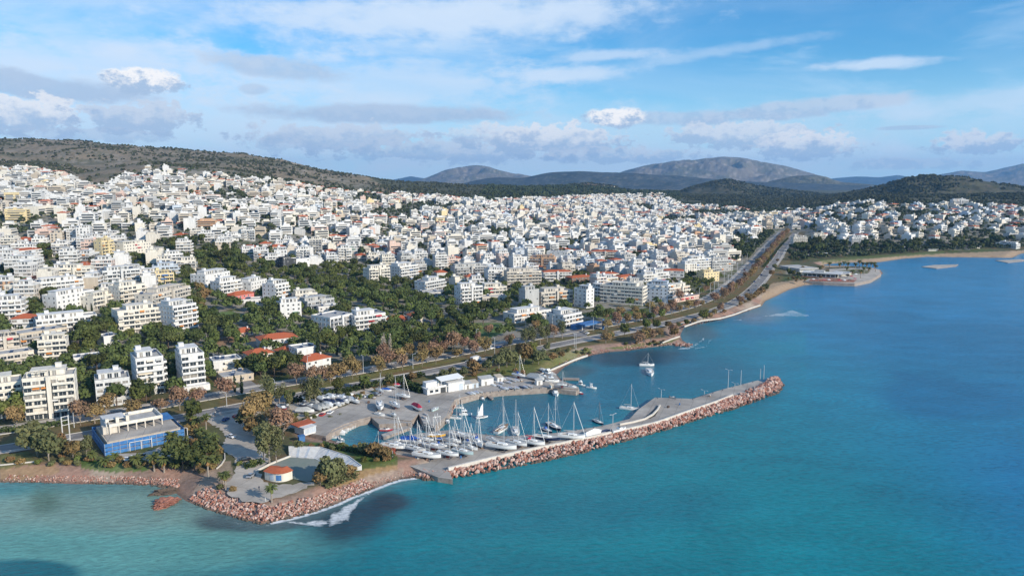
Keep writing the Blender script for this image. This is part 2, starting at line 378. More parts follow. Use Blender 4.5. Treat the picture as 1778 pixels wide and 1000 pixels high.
coast = np.array(coast + [(9000, 1600), (9000, 16000), (-9000, 16000), (-9000, 200)])
def sdist(X, Y):
    """signed distance to the shore, + inland"""
    X = np.asarray(X, float); Y = np.asarray(Y, float); sh = X.shape; X = X.ravel(); Y = Y.ravel()
    d = np.full(X.shape, 1e12); ins = np.zeros(X.shape, bool); n = len(coast)
    for i in range(n):
        ax, ay = coast[i]; bx, by = coast[(i + 1) % n]
        ex, ey = bx - ax, by - ay; L = ex * ex + ey * ey
        t = np.clip(((X - ax) * ex + (Y - ay) * ey) / L, 0, 1)
        d = np.minimum(d, (X - ax - t * ex) ** 2 + (Y - ay - t * ey) ** 2)
        c = (ay > Y) != (by > Y)
        if ey != 0: ins ^= c & (X < ax + (Y - ay) * ex / ey)
    return np.where(ins, 1, -1).reshape(sh) * np.sqrt(d).reshape(sh)
YK = np.array([0, 420, 500, 750, 1000, 1300, 1700, 2000, 2300, 2700, 3100, 3600, 4500, 9000.])
TZ = {-500: [3, 8, 20, 40, 72, 100, 150, 175, 210, 280, 270, 230, 120, 60],
      0:    [3, 6, 17, 36, 66, 96, 138, 168, 210, 268, 262, 220, 100, 50],
      150:  [3, 4, 14, 34, 62, 88, 124, 158, 205, 256, 250, 200, 100, 50],
      270:  [3, 3, 11, 31, 58, 92, 148, 160, 190, 228, 222, 180, 90, 50],
      400:  [3, 3, 8, 26, 48, 76, 122, 146, 178, 216, 205, 160, 90, 50],
      500:  [3, 3, 6, 18, 38, 64, 98, 116, 155, 195, 180, 140, 80, 40],
      600:  [3, 3, 4, 10, 22, 40, 68, 88, 112, 140, 135, 110, 70, 40],
      700:  [3, 3, 3, 7, 13, 24, 48, 66, 82, 104, 108, 90, 60, 30],
      889:  [3, 3, 3, 5, 8, 14, 26, 40, 58, 72, 84, 78, 50, 30],
      1000: [3, 3, 3, 4, 7, 12, 18, 26, 38, 52, 66, 88, 60, 30],
      1150: [3, 3, 3, 4, 6, 10, 14, 18, 24, 34, 48, 54, 50, 30],
      1250: [3, 3, 3, 4, 6, 9, 13, 18, 28, 36, 44, 48, 40, 30],
      1380: [3, 3, 3, 4, 6, 8, 14, 24, 34, 38, 40, 40, 40, 30],
      1500: [3, 3, 3, 3, 5, 20, 48, 64, 64, 60, 50, 40, 40, 30],
      1640: [3, 3, 3, 3, 5, 22, 48, 62, 66, 64, 50, 40, 40, 30],
      1778: [3, 3, 3, 3, 6, 24, 50, 62, 70, 66, 50, 40, 40, 30],
      2300: [3, 3, 3, 3, 8, 26, 55, 70, 80, 70, 50, 40, 40, 30]}
TC = np.array(sorted(TZ)); TU = (TC - 889.0) / F; TA = np.array([TZ[c] for c in TC], float)
def height(X, Y, sd=None, noise=True):
    X = np.asarray(X, float); Y = np.asarray(Y, float)
    if sd is None: sd = sdist(X, Y)
    u = X / np.maximum(Y, 50.0); u = np.clip(u, TU[0], TU[-1])
    yy = np.clip(Y, YK[0], YK[-1])
    ci = np.clip(np.searchsorted(TU, u) - 1, 0, len(TU) - 2); cf = (u - TU[ci]) / (TU[ci + 1] - TU[ci])
    ri = np.clip(np.searchsorted(YK, yy) - 1, 0, len(YK) - 2); rf = (yy - YK[ri]) / (YK[ri + 1] - YK[ri])
    z = (TA[ci, ri] * (1 - rf) + TA[ci, ri + 1] * rf) * (1 - cf) + (TA[ci + 1, ri] * (1 - rf) + TA[ci + 1, ri + 1] * rf) * cf
    base = np.where(sd > 0, 3.0 * sstep(sd, -1.0, 13.0), np.maximum(sd * 0.16, -3.0))
    z = base + (z - 3.0) * sstep(sd, 25, 140)
    if noise:
        am = sstep(z, 30, 160)
        z = z + am * (fbm(X / 260.0, Y / 260.0, 5) - 0.5) * 34 + sstep(z, 8, 40) * (fbm(X / 120.0 + 9, Y / 120.0, 3) - 0.5) * 6
    return z
def G(px, py, dz=0.0):
    """point of the ground seen at a spot of the photograph"""
    v = cam_ray(px, py)
    ts = np.concatenate([np.arange(180, 1200, 4.0), np.geomspace(1200, 7000, 300)])
    Zr = CAM_H + v[2] * ts; h = height(v[0] * ts, v[1] * ts) + dz
    k = np.argmax(Zr <= h)
    if not (Zr[k] <= h[k]): k = len(ts) - 1
    if k > 0:
        a, b = ts[k - 1], ts[k]; fa, fb = Zr[k - 1] - h[k - 1], Zr[k] - h[k]
        t = a + (b - a) * (fa / (fa - fb)) if fa != fb else b
    else: t = ts[0]
    return v[0] * t, v[1] * t, CAM_H + v[2] * t
def H1(x, y): return float(height(np.array([x]), np.array([y]))[0])

def px_poly_mask(X, Y, Z, poly):
    px, py = project(X, Y, Z); ins = np.zeros(px.shape, bool); n = len(poly)
    for i in range(n):
        ax, ay = poly[i]; bx, by = poly[(i + 1) % n]
        if ay == by: continue
        c = (ay > py) != (by > py); ins ^= c & (px < ax + (py - ay) * (bx - ax) / (by - ay))
    return ins
TOWN_TOP = ([-300, 0, 60, 130, 175, 215, 270, 330, 400, 470, 540, 600, 660, 760, 850, 950, 1040, 1100, 1150, 1180, 1260, 1340, 1400, 1450, 1500, 1560, 1640, 1778, 2300],
            [292, 292, 289, 308, 322, 304, 288, 292, 303, 310, 320, 328, 334, 337, 343, 340, 336, 334, 334, 352, 357, 362, 360, 354, 346, 354, 352, 356, 356])
azs = np.linspace(R(-46), R(46), 1000)
rs = np.concatenate([np.arange(190, 700, 1.35), np.geomspace(700, 9000, 330)])
A_, R_ = np.meshgrid(azs, rs, indexing='ij')
X_ = np.sin(A_) * R_; Y_ = np.cos(A_) * R_
SD_ = sdist(X_, Y_); Z_ = height(X_, Y_, SD_)
# land cover (what grows or lies there, as a colour of its own)
def lerp(c, d, m): return c * (1 - m[..., None]) + np.array(d)[None, None] * m[..., None]
PX_, PY_ = project(X_, Y_, Z_)
n1 = fbm(X_ / 30, Y_ / 30, 4); n2 = fbm(X_ / 7, Y_ / 7, 4); n3 = fbm(X_ / 90, Y_ / 90, 5)
C = np.zeros(X_.shape + (3,)) + np.array([0.10, 0.10, 0.05])
C = lerp(C, [0.085, 0.105, 0.035], sstep(n1, 0.45, 0.6)); C = lerp(C, [0.17, 0.105, 0.06], sstep(n2, 0.55, 0.72) * 0.7)
top = np.interp(PX_, TOWN_TOP[0], TOWN_TOP[1])
town = ((PY_ > top) & (SD_ > 60) & (Y_ > 430)) * 1.0
C = lerp(C, [0.26, 0.24, 0.20], town * sstep(n2, 0.35, 0.5))
hill = ((PY_ <= top + 2) & (Y_ > 900)) * 1.0
hc = np.zeros_like(C) + np.array([0.24, 0.19, 0.13]); hc = lerp(hc, [0.155, 0.14, 0.09], sstep(n3, .42, .58)); hc = lerp(hc, [0.27, 0.235, 0.19], sstep(n1, .6, .72) * .8); hc = lerp(hc, [0.085, 0.085, 0.055], sstep(n2, .5, .62) * .5)
C = C * (1 - hill[..., None]) + hc * hill[..., None]
wood = px_poly_mask(X_, Y_, Z_, [(640, 308), (760, 310), (900, 318), (1010, 322), (1100, 330), (1180, 330), (1180, 350), (1050, 338), (850, 345), (760, 338), (680, 330)]) * 1.0
C = lerp(C, [0.06, 0.07, 0.04], wood * .8)
C = lerp(C, [0.075, 0.078, 0.045], ((PX_ > 1180) & (PY_ <= top + 2) & (Y_ > 1700)) * .85)
nearroad = np.full(X_.shape, 1e9); kk_ = (Y_ < 1500) & (Y_ > 200)
_sea = np.array([PZ(x, y, 3.0) for x, y in ((-260, 816), (-120, 800), (0, 783), (70, 771), (150, 757), (240, 741), (330, 722), (374, 711), (425, 702), (479, 691), (557, 680), (647, 664), (719, 650), (800, 636), (896, 614), (992, 591), (1064, 581), (1130, 567), (1200, 551), (1245, 540), (1283, 522), (1316, 493), (1340, 462), (1356, 440), (1368, 424), (1380, 411))])
nd_ = np.full(kk_.sum(), 1e9); xx_, yy_ = X_[kk_], Y_[kk_]
for i in range(len(_sea) - 1):
    a_, e_ = _sea[i], _sea[i + 1] - _sea[i]; t_ = np.clip(((xx_ - a_[0]) * e_[0] + (yy_ - a_[1]) * e_[1]) / (e_ @ e_), 0, 1); nd_ = np.minimum(nd_, np.hypot(xx_ - a_[0] - t_ * e_[0], yy_ - a_[1] - t_ * e_[1]))
nearroad[kk_] = nd_
C = lerp(C, [0.145, 0.125, 0.055], sstep(nearroad, 24, 18) * .8); C = lerp(C, [0.20, 0.12, 0.06], sstep(nearroad, 22, 16) * sstep(n2, .48, .6) * .6)
# shore: pebbles, sand, wet line
peb = sstep(SD_, 14, 9) * (SD_ > -30)
pc = np.zeros_like(C) + np.array([0.36, 0.22, 0.165]); pc = lerp(pc, [0.27, 0.19, 0.15], sstep(n2, .4, .6)); pc = lerp(pc, [0.40, 0.32, 0.25], sstep(n1, .5, .65))
C = C * (1 - peb[..., None]) + pc * peb[..., None]
sand = px_poly_mask(X_, Y_, Z_, [(1290, 560), (1320, 525), (1325, 510), (1340, 492), (1395, 484), (1500, 490), (1420, 510), (1330, 545)]) | px_poly_mask(X_, Y_, Z_, [(1425, 466), (1425, 452), (1520, 448), (1620, 441), (1700, 438), (1790, 434), (1790, 452), (1600, 456)])
C = lerp(C, [0.40, 0.29, 0.19], sand * 0.9)
for poly, c in ([[(0, 800), (0, 790), (50, 782), (60, 800), (60, 806), (0, 815)], [.14, .15, .05]], [[(140, 796), (180, 800), (250, 806), (262, 816), (200, 820), (140, 813)], [.07, .15, .025]],
                [[(815, 655), (870, 634), (960, 615), (1030, 604), (1020, 614), (985, 628), (955, 640), (900, 650)], [.15, .17, .045]], [[(1050, 605), (1160, 590), (1180, 588), (1160, 596), (1080, 606)], [.10, .15, .035]],
                [[(775, 575), (800, 560), (870, 560), (880, 575), (830, 596), (790, 592)], [.09, .16, .03]], [[(1040, 548), (1110, 540), (1130, 550), (1060, 562)], [.09, .16, .03]], [[(345, 545), (400, 540), (440, 550), (380, 562)], [.09, .16, .03]],
                [[(370, 590), (440, 578), (450, 592), (360, 604)], [.30, .17, .09]], [[(600, 800), (630, 790), (690, 790), (690, 808), (640, 815), (600, 822)], [.10, .14, .03]], [[(630, 815), (690, 806), (690, 815), (600, 842), (560, 848)], [.34, .22, .10]],
                [[(500, 768), (560, 768), (640, 782), (690, 800), (640, 800), (560, 775)], [.08, .15, .03]], [[(0, 822), (0, 814), (95, 806), (105, 818), (60, 832), (0, 834)], [.36, .24, .13]], [[(370, 800), (400, 800), (420, 880), (560, 862), (600, 845), (640, 825), (700, 812), (700, 830), (620, 862), (500, 896), (400, 892), (330, 862)], [.40, .30, .23]], [[(1420, 452), (1500, 445), (1640, 436), (1640, 440), (1500, 450), (1430, 457)], [.12, .15, .05]],
                [[(500, 690), (640, 655), (800, 625), (810, 620), (640, 648), (480, 682)], [.17, .16, .05]]):
    m = px_poly_mask(X_, Y_, Z_, poly) * (0.75 + 0.5 * (n2 - .5)); C = lerp(C, c, np.clip(m, 0, 1))
wet = sstep(SD_, 2.5, 0.5) * 0.55
C = C * (1 - wet[..., None] * 0.6)
V_ = np.stack([X_, Y_, Z_], -1).reshape(-1, 3)
def attr_mat(name, nscale, lo, hi, rough=0.95, bump=0.25, detail=8):
    m = bpy.data.materials.new(name); m.use_nodes = True; n, l = m.node_tree.nodes, m.node_tree.links
    p = n['Principled BSDF']; p.inputs['Roughness'].default_value = rough; p.inputs['Specular IOR Level'].default_value = 0.15
    at = n.new('ShaderNodeAttribute'); at.attribute_name = 'cover'
    t = n.new('ShaderNodeTexCoord'); ns = n.new('ShaderNodeTexNoise'); ns.inputs['Scale'].default_value = nscale; ns.inputs['Detail'].default_value = detail; ns.inputs['Roughness'].default_value = .7
    l.new(t.outputs['Object'], ns.inputs['Vector'])
    mr = n.new('ShaderNodeMapRange'); mr.inputs[1].default_value = .3; mr.inputs[2].default_value = .7; mr.inputs[3].default_value = lo; mr.inputs[4].default_value = hi
    l.new(ns.outputs['Fac'], mr.inputs[0])
    mx = n.new('ShaderNodeVectorMath'); mx.operation = 'SCALE'; l.new(at.outputs['Color'], mx.inputs[0]); l.new(mr.outputs[0], mx.inputs['Scale'])
    l.new(mx.outputs[0], p.inputs['Base Color'])
    b = n.new('ShaderNodeBump'); b.inputs['Distance'].default_value = bump; l.new(ns.outputs['Fac'], b.inputs['Height']); l.new(b.outputs[0], p.inputs['Normal'])
    return m
def set_cover(me, C):
    a = me.color_attributes.new('cover', 'FLOAT_COLOR', 'POINT'); c4 = np.ones((C.reshape(-1, 3).shape[0], 4), np.float32); c4[:, :3] = C.reshape(-1, 3)
    a.data.foreach_set('color', c4.ravel())
M['ground'] = attr_mat('ground_cover', 0.5, 0.7, 1.3)
gm = np_mesh('ground', V_, grid_faces(*X_.shape), M['ground'], smooth=True); set_cover(gm, C)
tag(link('ground', gm), kind='structure')
del V_

# ------------------------------------------------------------------ water
aw = np.linspace(R(-50), R(50), 700); rw = np.concatenate([np.arange(150, 500, 1.2), np.geomspace(500, 2200, 330), [3500, 8000, 30000]])
Aw, Rw = np.meshgrid(aw, rw, indexing='ij'); Xw = np.sin(Aw) * Rw; Yw = np.cos(Aw) * Rw
SW = -sdist(Xw, Yw)
pwx, pwy = project(Xw, Yw, 0 * Xw)
m1 = fbm(Xw / 60, Yw / 60, 5); m2 = fbm(Xw / 14, Yw / 14, 4)
def lw(c, d, m): return lerp(c, d, np.clip(m, 0, 1))
def pb(x, y, rx, ry, soft=.5, rag=.8):
    d = np.sqrt(((pwx - x) / rx) ** 2 + ((pwy - y) / ry) ** 2) + (m1 - .5) * rag * 2 + (m2 - .5) * rag * .5
    return 1 - sstep(d, 1 - soft, 1 + soft)
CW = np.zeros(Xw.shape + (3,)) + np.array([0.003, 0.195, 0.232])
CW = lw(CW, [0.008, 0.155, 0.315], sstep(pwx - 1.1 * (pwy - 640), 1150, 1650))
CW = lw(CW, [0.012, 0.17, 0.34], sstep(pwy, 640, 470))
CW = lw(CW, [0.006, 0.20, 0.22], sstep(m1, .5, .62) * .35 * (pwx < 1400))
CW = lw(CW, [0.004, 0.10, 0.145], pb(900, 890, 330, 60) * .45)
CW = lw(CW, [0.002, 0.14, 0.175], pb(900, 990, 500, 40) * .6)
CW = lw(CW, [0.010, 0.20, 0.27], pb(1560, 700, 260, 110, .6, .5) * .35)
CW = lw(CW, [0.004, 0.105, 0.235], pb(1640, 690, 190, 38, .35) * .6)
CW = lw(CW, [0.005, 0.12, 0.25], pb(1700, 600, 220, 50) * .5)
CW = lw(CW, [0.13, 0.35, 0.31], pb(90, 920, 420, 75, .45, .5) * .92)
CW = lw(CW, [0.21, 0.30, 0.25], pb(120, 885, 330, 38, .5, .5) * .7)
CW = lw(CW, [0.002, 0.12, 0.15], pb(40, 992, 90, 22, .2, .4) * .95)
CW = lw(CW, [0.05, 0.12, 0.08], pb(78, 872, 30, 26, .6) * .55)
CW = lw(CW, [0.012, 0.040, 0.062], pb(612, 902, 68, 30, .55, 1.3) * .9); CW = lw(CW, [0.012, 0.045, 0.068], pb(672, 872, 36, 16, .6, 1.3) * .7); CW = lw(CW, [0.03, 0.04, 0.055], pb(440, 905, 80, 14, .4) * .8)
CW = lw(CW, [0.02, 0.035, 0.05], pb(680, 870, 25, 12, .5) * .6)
hb = px_poly_mask(Xw, Yw, 0 * Xw, [(560, 780), (560, 740), (620, 720), (780, 680), (1010, 660), (975, 640), (1060, 600), (1190, 600), (1330, 640), (1320, 668), (1140, 700), (1050, 745), (900, 765), (640, 790)]) * 1.
def blur(A, r, n=3):
    for _ in range(n):
        for ax in (0, 1):
            P_ = np.pad(A, [(r + 1, r) if i == ax else (0, 0) for i in (0, 1)], 'edge').cumsum(ax); A = (np.take(P_, np.arange(2 * r + 1, P_.shape[ax]), ax) - np.take(P_, np.arange(0, P_.shape[ax] - 2 * r - 1), ax)) / (2 * r + 1)
    return A
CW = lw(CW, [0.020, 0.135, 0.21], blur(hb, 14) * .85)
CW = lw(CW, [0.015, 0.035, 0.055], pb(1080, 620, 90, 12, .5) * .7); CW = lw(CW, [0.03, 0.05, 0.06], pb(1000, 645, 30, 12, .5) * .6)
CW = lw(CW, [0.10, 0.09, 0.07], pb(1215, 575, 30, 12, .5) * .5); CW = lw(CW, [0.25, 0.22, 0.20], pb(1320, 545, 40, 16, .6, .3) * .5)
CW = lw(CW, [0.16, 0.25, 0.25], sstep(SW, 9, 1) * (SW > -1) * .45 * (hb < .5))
FO = np.zeros_like(Xw)
def surf(poly, amt=.9):   # breaking wave: fades and tears towards its edges
    P = np.array(poly, float); d = np.full(pwx.shape, 1e9)
    for i in range(len(P) - 1):
        a, b2 = P[i, :2], P[i + 1, :2]; e = b2 - a; t = np.clip(((pwx - a[0]) * e[0] + (pwy - a[1]) * e[1]) / (e @ e), 0, 1); w = P[i, 2] * (1 - t) + P[i + 1, 2] * t
        d = np.minimum(d, np.hypot(pwx - a[0] - t * e[0], (pwy - a[1] - t * e[1]) * 1.5) / w)
    return np.clip(1.15 - d + (m2 - .5) * 1.6 + (fbm(Xw / 3, Yw / 3, 4) - .5) * 1.6, 0, 1) * amt * .85
FO = np.maximum(FO, surf([(660, 844, 2), (628, 866, 5), (608, 880, 8), (592, 895, 17), (570, 907, 14), (530, 909, 6), (490, 905, 3)]))
FO = np.maximum(FO, surf([(470, 912, 2), (430, 912, 3), (400, 905, 2), (372, 893, 1.5)], .6)); FO = np.maximum(FO, surf([(594, 890, 6), (606, 905, 3)], .7))
FO = np.maximum(FO, surf([(1222, 588, 2), (1212, 596, 5), (1200, 603, 5), (1178, 606, 2)])); FO = np.maximum(FO, surf([(1235, 588, 2), (1228, 600, 4), (1205, 606, 4)], .7))
sh = sstep(SW, 3.2, 1.0) * (SW > 0)
FO = np.maximum(FO, sh * ((pwx > 470) & (pwx < 725) & (pwy > 826)) * .95)
FO = np.maximum(FO, sstep(SW, 2.5, .5) * (SW > -0.5) * .42 * (hb < .5) * sstep(m2, .4, .6))
FO = np.maximum(FO, px_poly_mask(Xw, Yw, 0 * Xw, [(1316, 550), (1340, 546), (1362, 542), (1376, 538), (1390, 543), (1406, 548), (1398, 550), (1376, 549), (1340, 549)]) * (.60 + .3 * (m2 - .5)))
FO = np.maximum(FO, px_poly_mask(Xw, Yw, 0 * Xw, [(1264, 556), (1290, 554), (1288, 557)]) * .6)
CW = CW * (1 + (fbm(Xw / 22, Yw / 9, 5) - .5)[..., None] * .35 + (m1 - .5)[..., None] * .3)
VW = np.stack([Xw, Yw, 0 * Xw], -1).reshape(-1, 3)
m = bpy.data.materials.new('sea_water'); m.use_nodes = True; n, l = m.node_tree.nodes, m.node_tree.links; p = n['Principled BSDF']
at = n.new('ShaderNodeAttribute'); at.attribute_name = 'cover'; fo = n.new('ShaderNodeAttribute'); fo.attribute_name = 'foam'
t = n.new('ShaderNodeTexCoord'); mp = n.new('ShaderNodeMapping'); mp.inputs['Rotation'].default_value = (0, 0, R(-25)); mp.inputs['Scale'].default_value = (1, 2.2, 1)
l.new(t.outputs['Object'], mp.inputs[0])
w1 = n.new('ShaderNodeTexNoise'); w1.inputs['Scale'].default_value = .30; w1.inputs['Detail'].default_value = 7; w1.inputs['Roughness'].default_value = .62; l.new(mp.outputs[0], w1.inputs['Vector'])
bp = n.new('ShaderNodeBump'); bp.inputs['Strength'].default_value = .55; bp.inputs['Distance'].default_value = 1.1; l.new(w1.outputs['Fac'], bp.inputs['Height']); l.new(bp.outputs[0], p.inputs['Normal'])
f1 = n.new('ShaderNodeTexNoise'); f1.inputs['Scale'].default_value = .55; f1.inputs['Detail'].default_value = 9; f1.inputs['Roughness'].default_value = .75; l.new(mp.outputs[0], f1.inputs['Vector'])
ad = n.new('ShaderNodeMath'); ad.operation = 'ADD'; l.new(f1.outputs['Fac'], ad.inputs[0]); l.new(fo.outputs['Fac'], ad.inputs[1])
mr = n.new('ShaderNodeMapRange'); mr.inputs[1].default_value = .98; mr.inputs[2].default_value = 1.35; l.new(ad.outputs[0], mr.inputs[0])
vr = n.new('ShaderNodeMapRange'); vr.inputs[1].default_value = .3; vr.inputs[2].default_value = .7; vr.inputs[3].default_value = .8; vr.inputs[4].default_value = 1.2; l.new(w1.outputs['Fac'], vr.inputs[0])
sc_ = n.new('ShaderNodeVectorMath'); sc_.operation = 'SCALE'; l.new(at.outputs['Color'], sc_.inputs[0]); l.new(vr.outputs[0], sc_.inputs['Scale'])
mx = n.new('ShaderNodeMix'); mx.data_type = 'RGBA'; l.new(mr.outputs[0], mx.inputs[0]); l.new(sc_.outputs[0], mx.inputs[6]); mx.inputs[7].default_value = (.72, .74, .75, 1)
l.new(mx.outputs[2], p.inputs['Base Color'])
rr = n.new('ShaderNodeMapRange'); rr.inputs[3].default_value = .22; rr.inputs[4].default_value = .9; l.new(mr.outputs[0], rr.inputs[0]); l.new(rr.outputs[0], p.inputs['Roughness'])
p.inputs['IOR'].default_value = 1.33; p.inputs['Specular IOR Level'].default_value = .5
M['water'] = m
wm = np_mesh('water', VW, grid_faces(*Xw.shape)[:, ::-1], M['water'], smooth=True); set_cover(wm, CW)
fa = wm.attributes.new('foam', 'FLOAT', 'POINT'); fa.data.foreach_set('value', FO.astype(np.float32).ravel())
tag(link('water', wm), kind='structure')

# ------------------------------------------------------------------ far hills and mountains
def ridge(name, sky, D, thick, cols, zb=0.0, rough=.16, seed=0, nsc=1.0, flip=False, nu=260, nv=70):
    xs = np.linspace(sky[0][0], sky[-1][0], nu); ys = np.interp(xs, [s[0] for s in sky], [s[1] for s in sky])
    k = np.ones(9) / 9; ys = np.convolve(np.pad(ys, 4, 'edge'), k, 'valid')
    a = np.arctan((xs - 889) / F); zt = CAM_H + (315 - ys) / F * D
    t = np.linspace(-1, 1, nv)
    Aa, T = np.meshgrid(a, t, indexing='ij'); Zt = np.repeat(zt[:, None], nv, 1)
    dd = (D + T * thick); X = np.tan(Aa) * dd; Y = dd
    L = thick * .27 * nsc
    shp = (1 - np.abs(T) ** 1.35); w = np.clip(np.abs(T) * 3, 0.12, 1)
    fr = 1 - np.abs(fbm(X / L + seed, Y / L + seed, 6) * 2 - 1) * 1.6
    Z = zb - 5 + (Zt - zb + 5) * shp * (1 + rough * 3.0 * (fr - .72) * w)
    nn = fbm(X / (L * .35) + 5, Y / (L * .35), 5); nf = fbm(X / (L * .07), Y / (L * .07), 4)
    C = np.zeros(X.shape + (3,)) + np.array(cols[0]); C = lerp(C, cols[1], sstep(nn, .42, .6)); C = lerp(C, cols[2], sstep(nf, .55, .7) * .7)
    me = np_mesh(name, np.stack([X, Y, Z], -1).reshape(-1, 3), grid_faces(nu, nv), M['hillcover'], smooth=True); set_cover(me, C)
    RIDGES.append((X, Y, Z, T))
    return tag(link(name, me), kind='structure')
RIDGES = []
M['hillcover'] = attr_mat('hill_cover', 0.02, .75, 1.25, bump=4.0, detail=10)
GREEN = ([.075, .075, .045], [.05, .056, .034], [.12, .10, .07]); DRY = ([.17, .145, .115], [.12, .115, .08], [.30, .26, .22]); BLUE = ([.055, .07, .08], [.04, .055, .06], [.12, .12, .11])  # dark GREEN and BLUE: cloud shadow over these hills is put into their colour
ridge('hill', [(1340, 372), (1380, 356), (1420, 343), (1470, 334), (1500, 328), (1560, 312), (1580, 306), (1600, 304), (1640, 306), (1665, 307), (1700, 314), (1778, 327), (1900, 345), (2000, 362)], 2750, 520, GREEN, 30, .13, 3)
ridge('hill', [(1130, 365), (1165, 338), (1200, 324), (1240, 315), (1262, 312), (1290, 318), (1330, 326), (1400, 334), (1480, 345), (1540, 352)], 3900, 700, GREEN, 25, .15, 9)
ridge('hill', [(900, 345), (950, 330), (990, 320), (1020, 318), (1060, 322), (1090, 332), (1140, 345)], 4300, 500, ([.13, .10, .065], [.06, .07, .04], [.24, .13, .08]), 30, .12, 19)
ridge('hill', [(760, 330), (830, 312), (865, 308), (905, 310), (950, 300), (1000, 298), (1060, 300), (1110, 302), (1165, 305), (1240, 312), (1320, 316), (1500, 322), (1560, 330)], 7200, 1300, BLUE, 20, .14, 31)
ridge('hill', [(1290, 326), (1340, 313), (1370, 306), (1410, 304), (1430, 308), (1450, 316), (1500, 320), (1560, 326)], 7900, 900, ([.10, .10, .07], [.07, .075, .05], [.2, .18, .14]), 20, .14, 41)
ridge('mountain', [(700, 322), (745, 308), (775, 296), (800, 291), (825, 288), (850, 290), (870, 296), (905, 303), (960, 314), (990, 322)], 14000, 2400, DRY, 10, .2, 51)
ridge('mountain', [(1040, 318), (1080, 298), (1120, 288), (1165, 281), (1210, 277), (1255, 273), (1290, 277), (1320, 283), (1360, 290), (1400, 301), (1440, 312), (1480, 322)], 13000, 2600, DRY, 10, .2, 61)
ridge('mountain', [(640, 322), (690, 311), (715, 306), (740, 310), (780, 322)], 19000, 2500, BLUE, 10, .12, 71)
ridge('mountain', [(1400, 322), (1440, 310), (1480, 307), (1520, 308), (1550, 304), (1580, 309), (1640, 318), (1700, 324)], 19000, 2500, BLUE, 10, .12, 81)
ridge('mountain', [(1560, 322), (1610, 306), (1660, 297), (1700, 300), (1740, 291), (1765, 285), (1800, 288), (1860, 298), (1950, 322)], 16000, 2500, DRY, 10, .2, 91)

# ------------------------------------------------------------------ roads
def chain(pts, step):
    out = []
    for a, b in zip(pts[:-1], pts[1:]):
        L = math.hypot(b[0] - a[0], b[1] - a[1]); k = max(1, int(L / step))
        out += [(a[0] + (b[0] - a[0]) * i / k, a[1] + (b[1] - a[1]) * i / k) for i in range(k)]
    return np.array(out + [pts[-1]])
def smooth(P, n=3):
    for _ in range(n):
        Q = P.copy(); Q[1:-1] = (P[:-2] + 2 * P[1:-1] + P[2:]) / 4; P = Q
    return P
def offset(P, d):
    T = np.gradient(P, axis=0); T /= np.linalg.norm(T, axis=1)[:, None]
    return P + np.stack([-T[:, 1], T[:, 0]], 1) * d
def strip(name, P, w0, w1, dz, m, kind='structure', solid=0.0):
    A, B = offset(P, w0), offset(P, w1)
    za = height(A[:, 0], A[:, 1]); zb = height(B[:, 0], B[:, 1]); zm = np.maximum(za, zb) + dz
    n = len(P)
    if solid:
        V = np.concatenate([np.c_[A, zm], np.c_[B, zm], np.c_[A, zm - solid], np.c_[B, zm - solid]]); i = np.arange(n - 1)
        Fc = np.concatenate([np.stack(q, 1) for q in ((i, i + 1, n + i + 1, n + i), (i, 2 * n + i, 2 * n + i + 1, i + 1), (n + i, n + i + 1, 3 * n + i + 1, 3 * n + i))])
    else:
        V = np.concatenate([np.c_[A, zm], np.c_[B, zm]]); i = np.arange(n - 1); Fc = np.stack([i, i + 1, n + i + 1, n + i], 1)
    o = link(name, np_mesh(name, V, Fc, m)); return tag(o, kind=kind)
sea_px = [(-260, 816), (-120, 800), (0, 783), (70, 771), (150, 757), (240, 741), (330, 722), (374, 711), (425, 702), (479, 691), (557, 680), (647, 664), (719, 650), (800, 636), (896, 614), (992, 591), (1064, 581), (1130, 567), (1200, 551), (1245, 540), (1283, 522), (1316, 493), (1340, 462), (1356, 440), (1368, 424), (1380, 411)]
SEA = smooth(chain([PZ(x, y, 3.0) for x, y in sea_px], 6.0), 60)
# landward = left of the direction of travel (offset +)
strip('road', SEA, -4.3, 4.3, .10, M['asphalt']); strip('kerb', SEA, 4.3, 4.7, .24, M['kerb'], solid=.4); strip('kerb', SEA, -4.7, -4.3, .24, M['kerb'], solid=.4)
strip('road', SEA, 20.0, 28.6, .10, M['asphalt']); strip('kerb', SEA, 19.5, 20.0, .24, M['kerb'], solid=.4); strip('kerb', SEA, 28.6, 29.0, .24, M['kerb'], solid=.4)
strip('pavement', SEA, 29.0, 32.0, .22, M['concrete']); strip('pavement', SEA, -7.5, -4.7, .22, M['concrete'])
def dashes(off, name='lane_marking'):
    P = offset(SEA, off); V = []; Fc = []
    T = np.gradient(P, axis=0); T /= np.linalg.norm(T, axis=1)[:, None]; Nn = np.stack([-T[:, 1], T[:, 0]], 1)
    Z = height(P[:, 0], P[:, 1]) + .20
    for i in range(0, len(P) - 1, 2):
        a, b = P[i], P[i] + T[i] * 3.5; b0 = len(V)
        for q in (a - Nn[i] * .09, a + Nn[i] * .09, b + Nn[i] * .09, b - Nn[i] * .09): V.append((q[0], q[1], Z[i]))
        Fc.append((b0, b0 + 3, b0 + 2, b0 + 1))
    tag(link(name, np_mesh(name, np.array(V), np.array(Fc), M['paint'])), kind='structure')
dashes(0); dashes(24.3)
def sheet(name, pxs, z, m, thick=0.0, kind='structure', mt=None, rough=0.0):
    pts = [PZ(x, y, z) for x, y in pxs]
    if rough: q = chain(pts + [pts[0]], 1.6)[:-1]; pts = [tuple(p + nr.uniform(-rough, rough, 2)) for p in q]
    b = MB(); b.prism(pts, z - (thick or .02), z, 0, mt=1 if mt else None)
    return tag(b.obj(name, [m] + ([mt] if mt else [])), kind=kind)
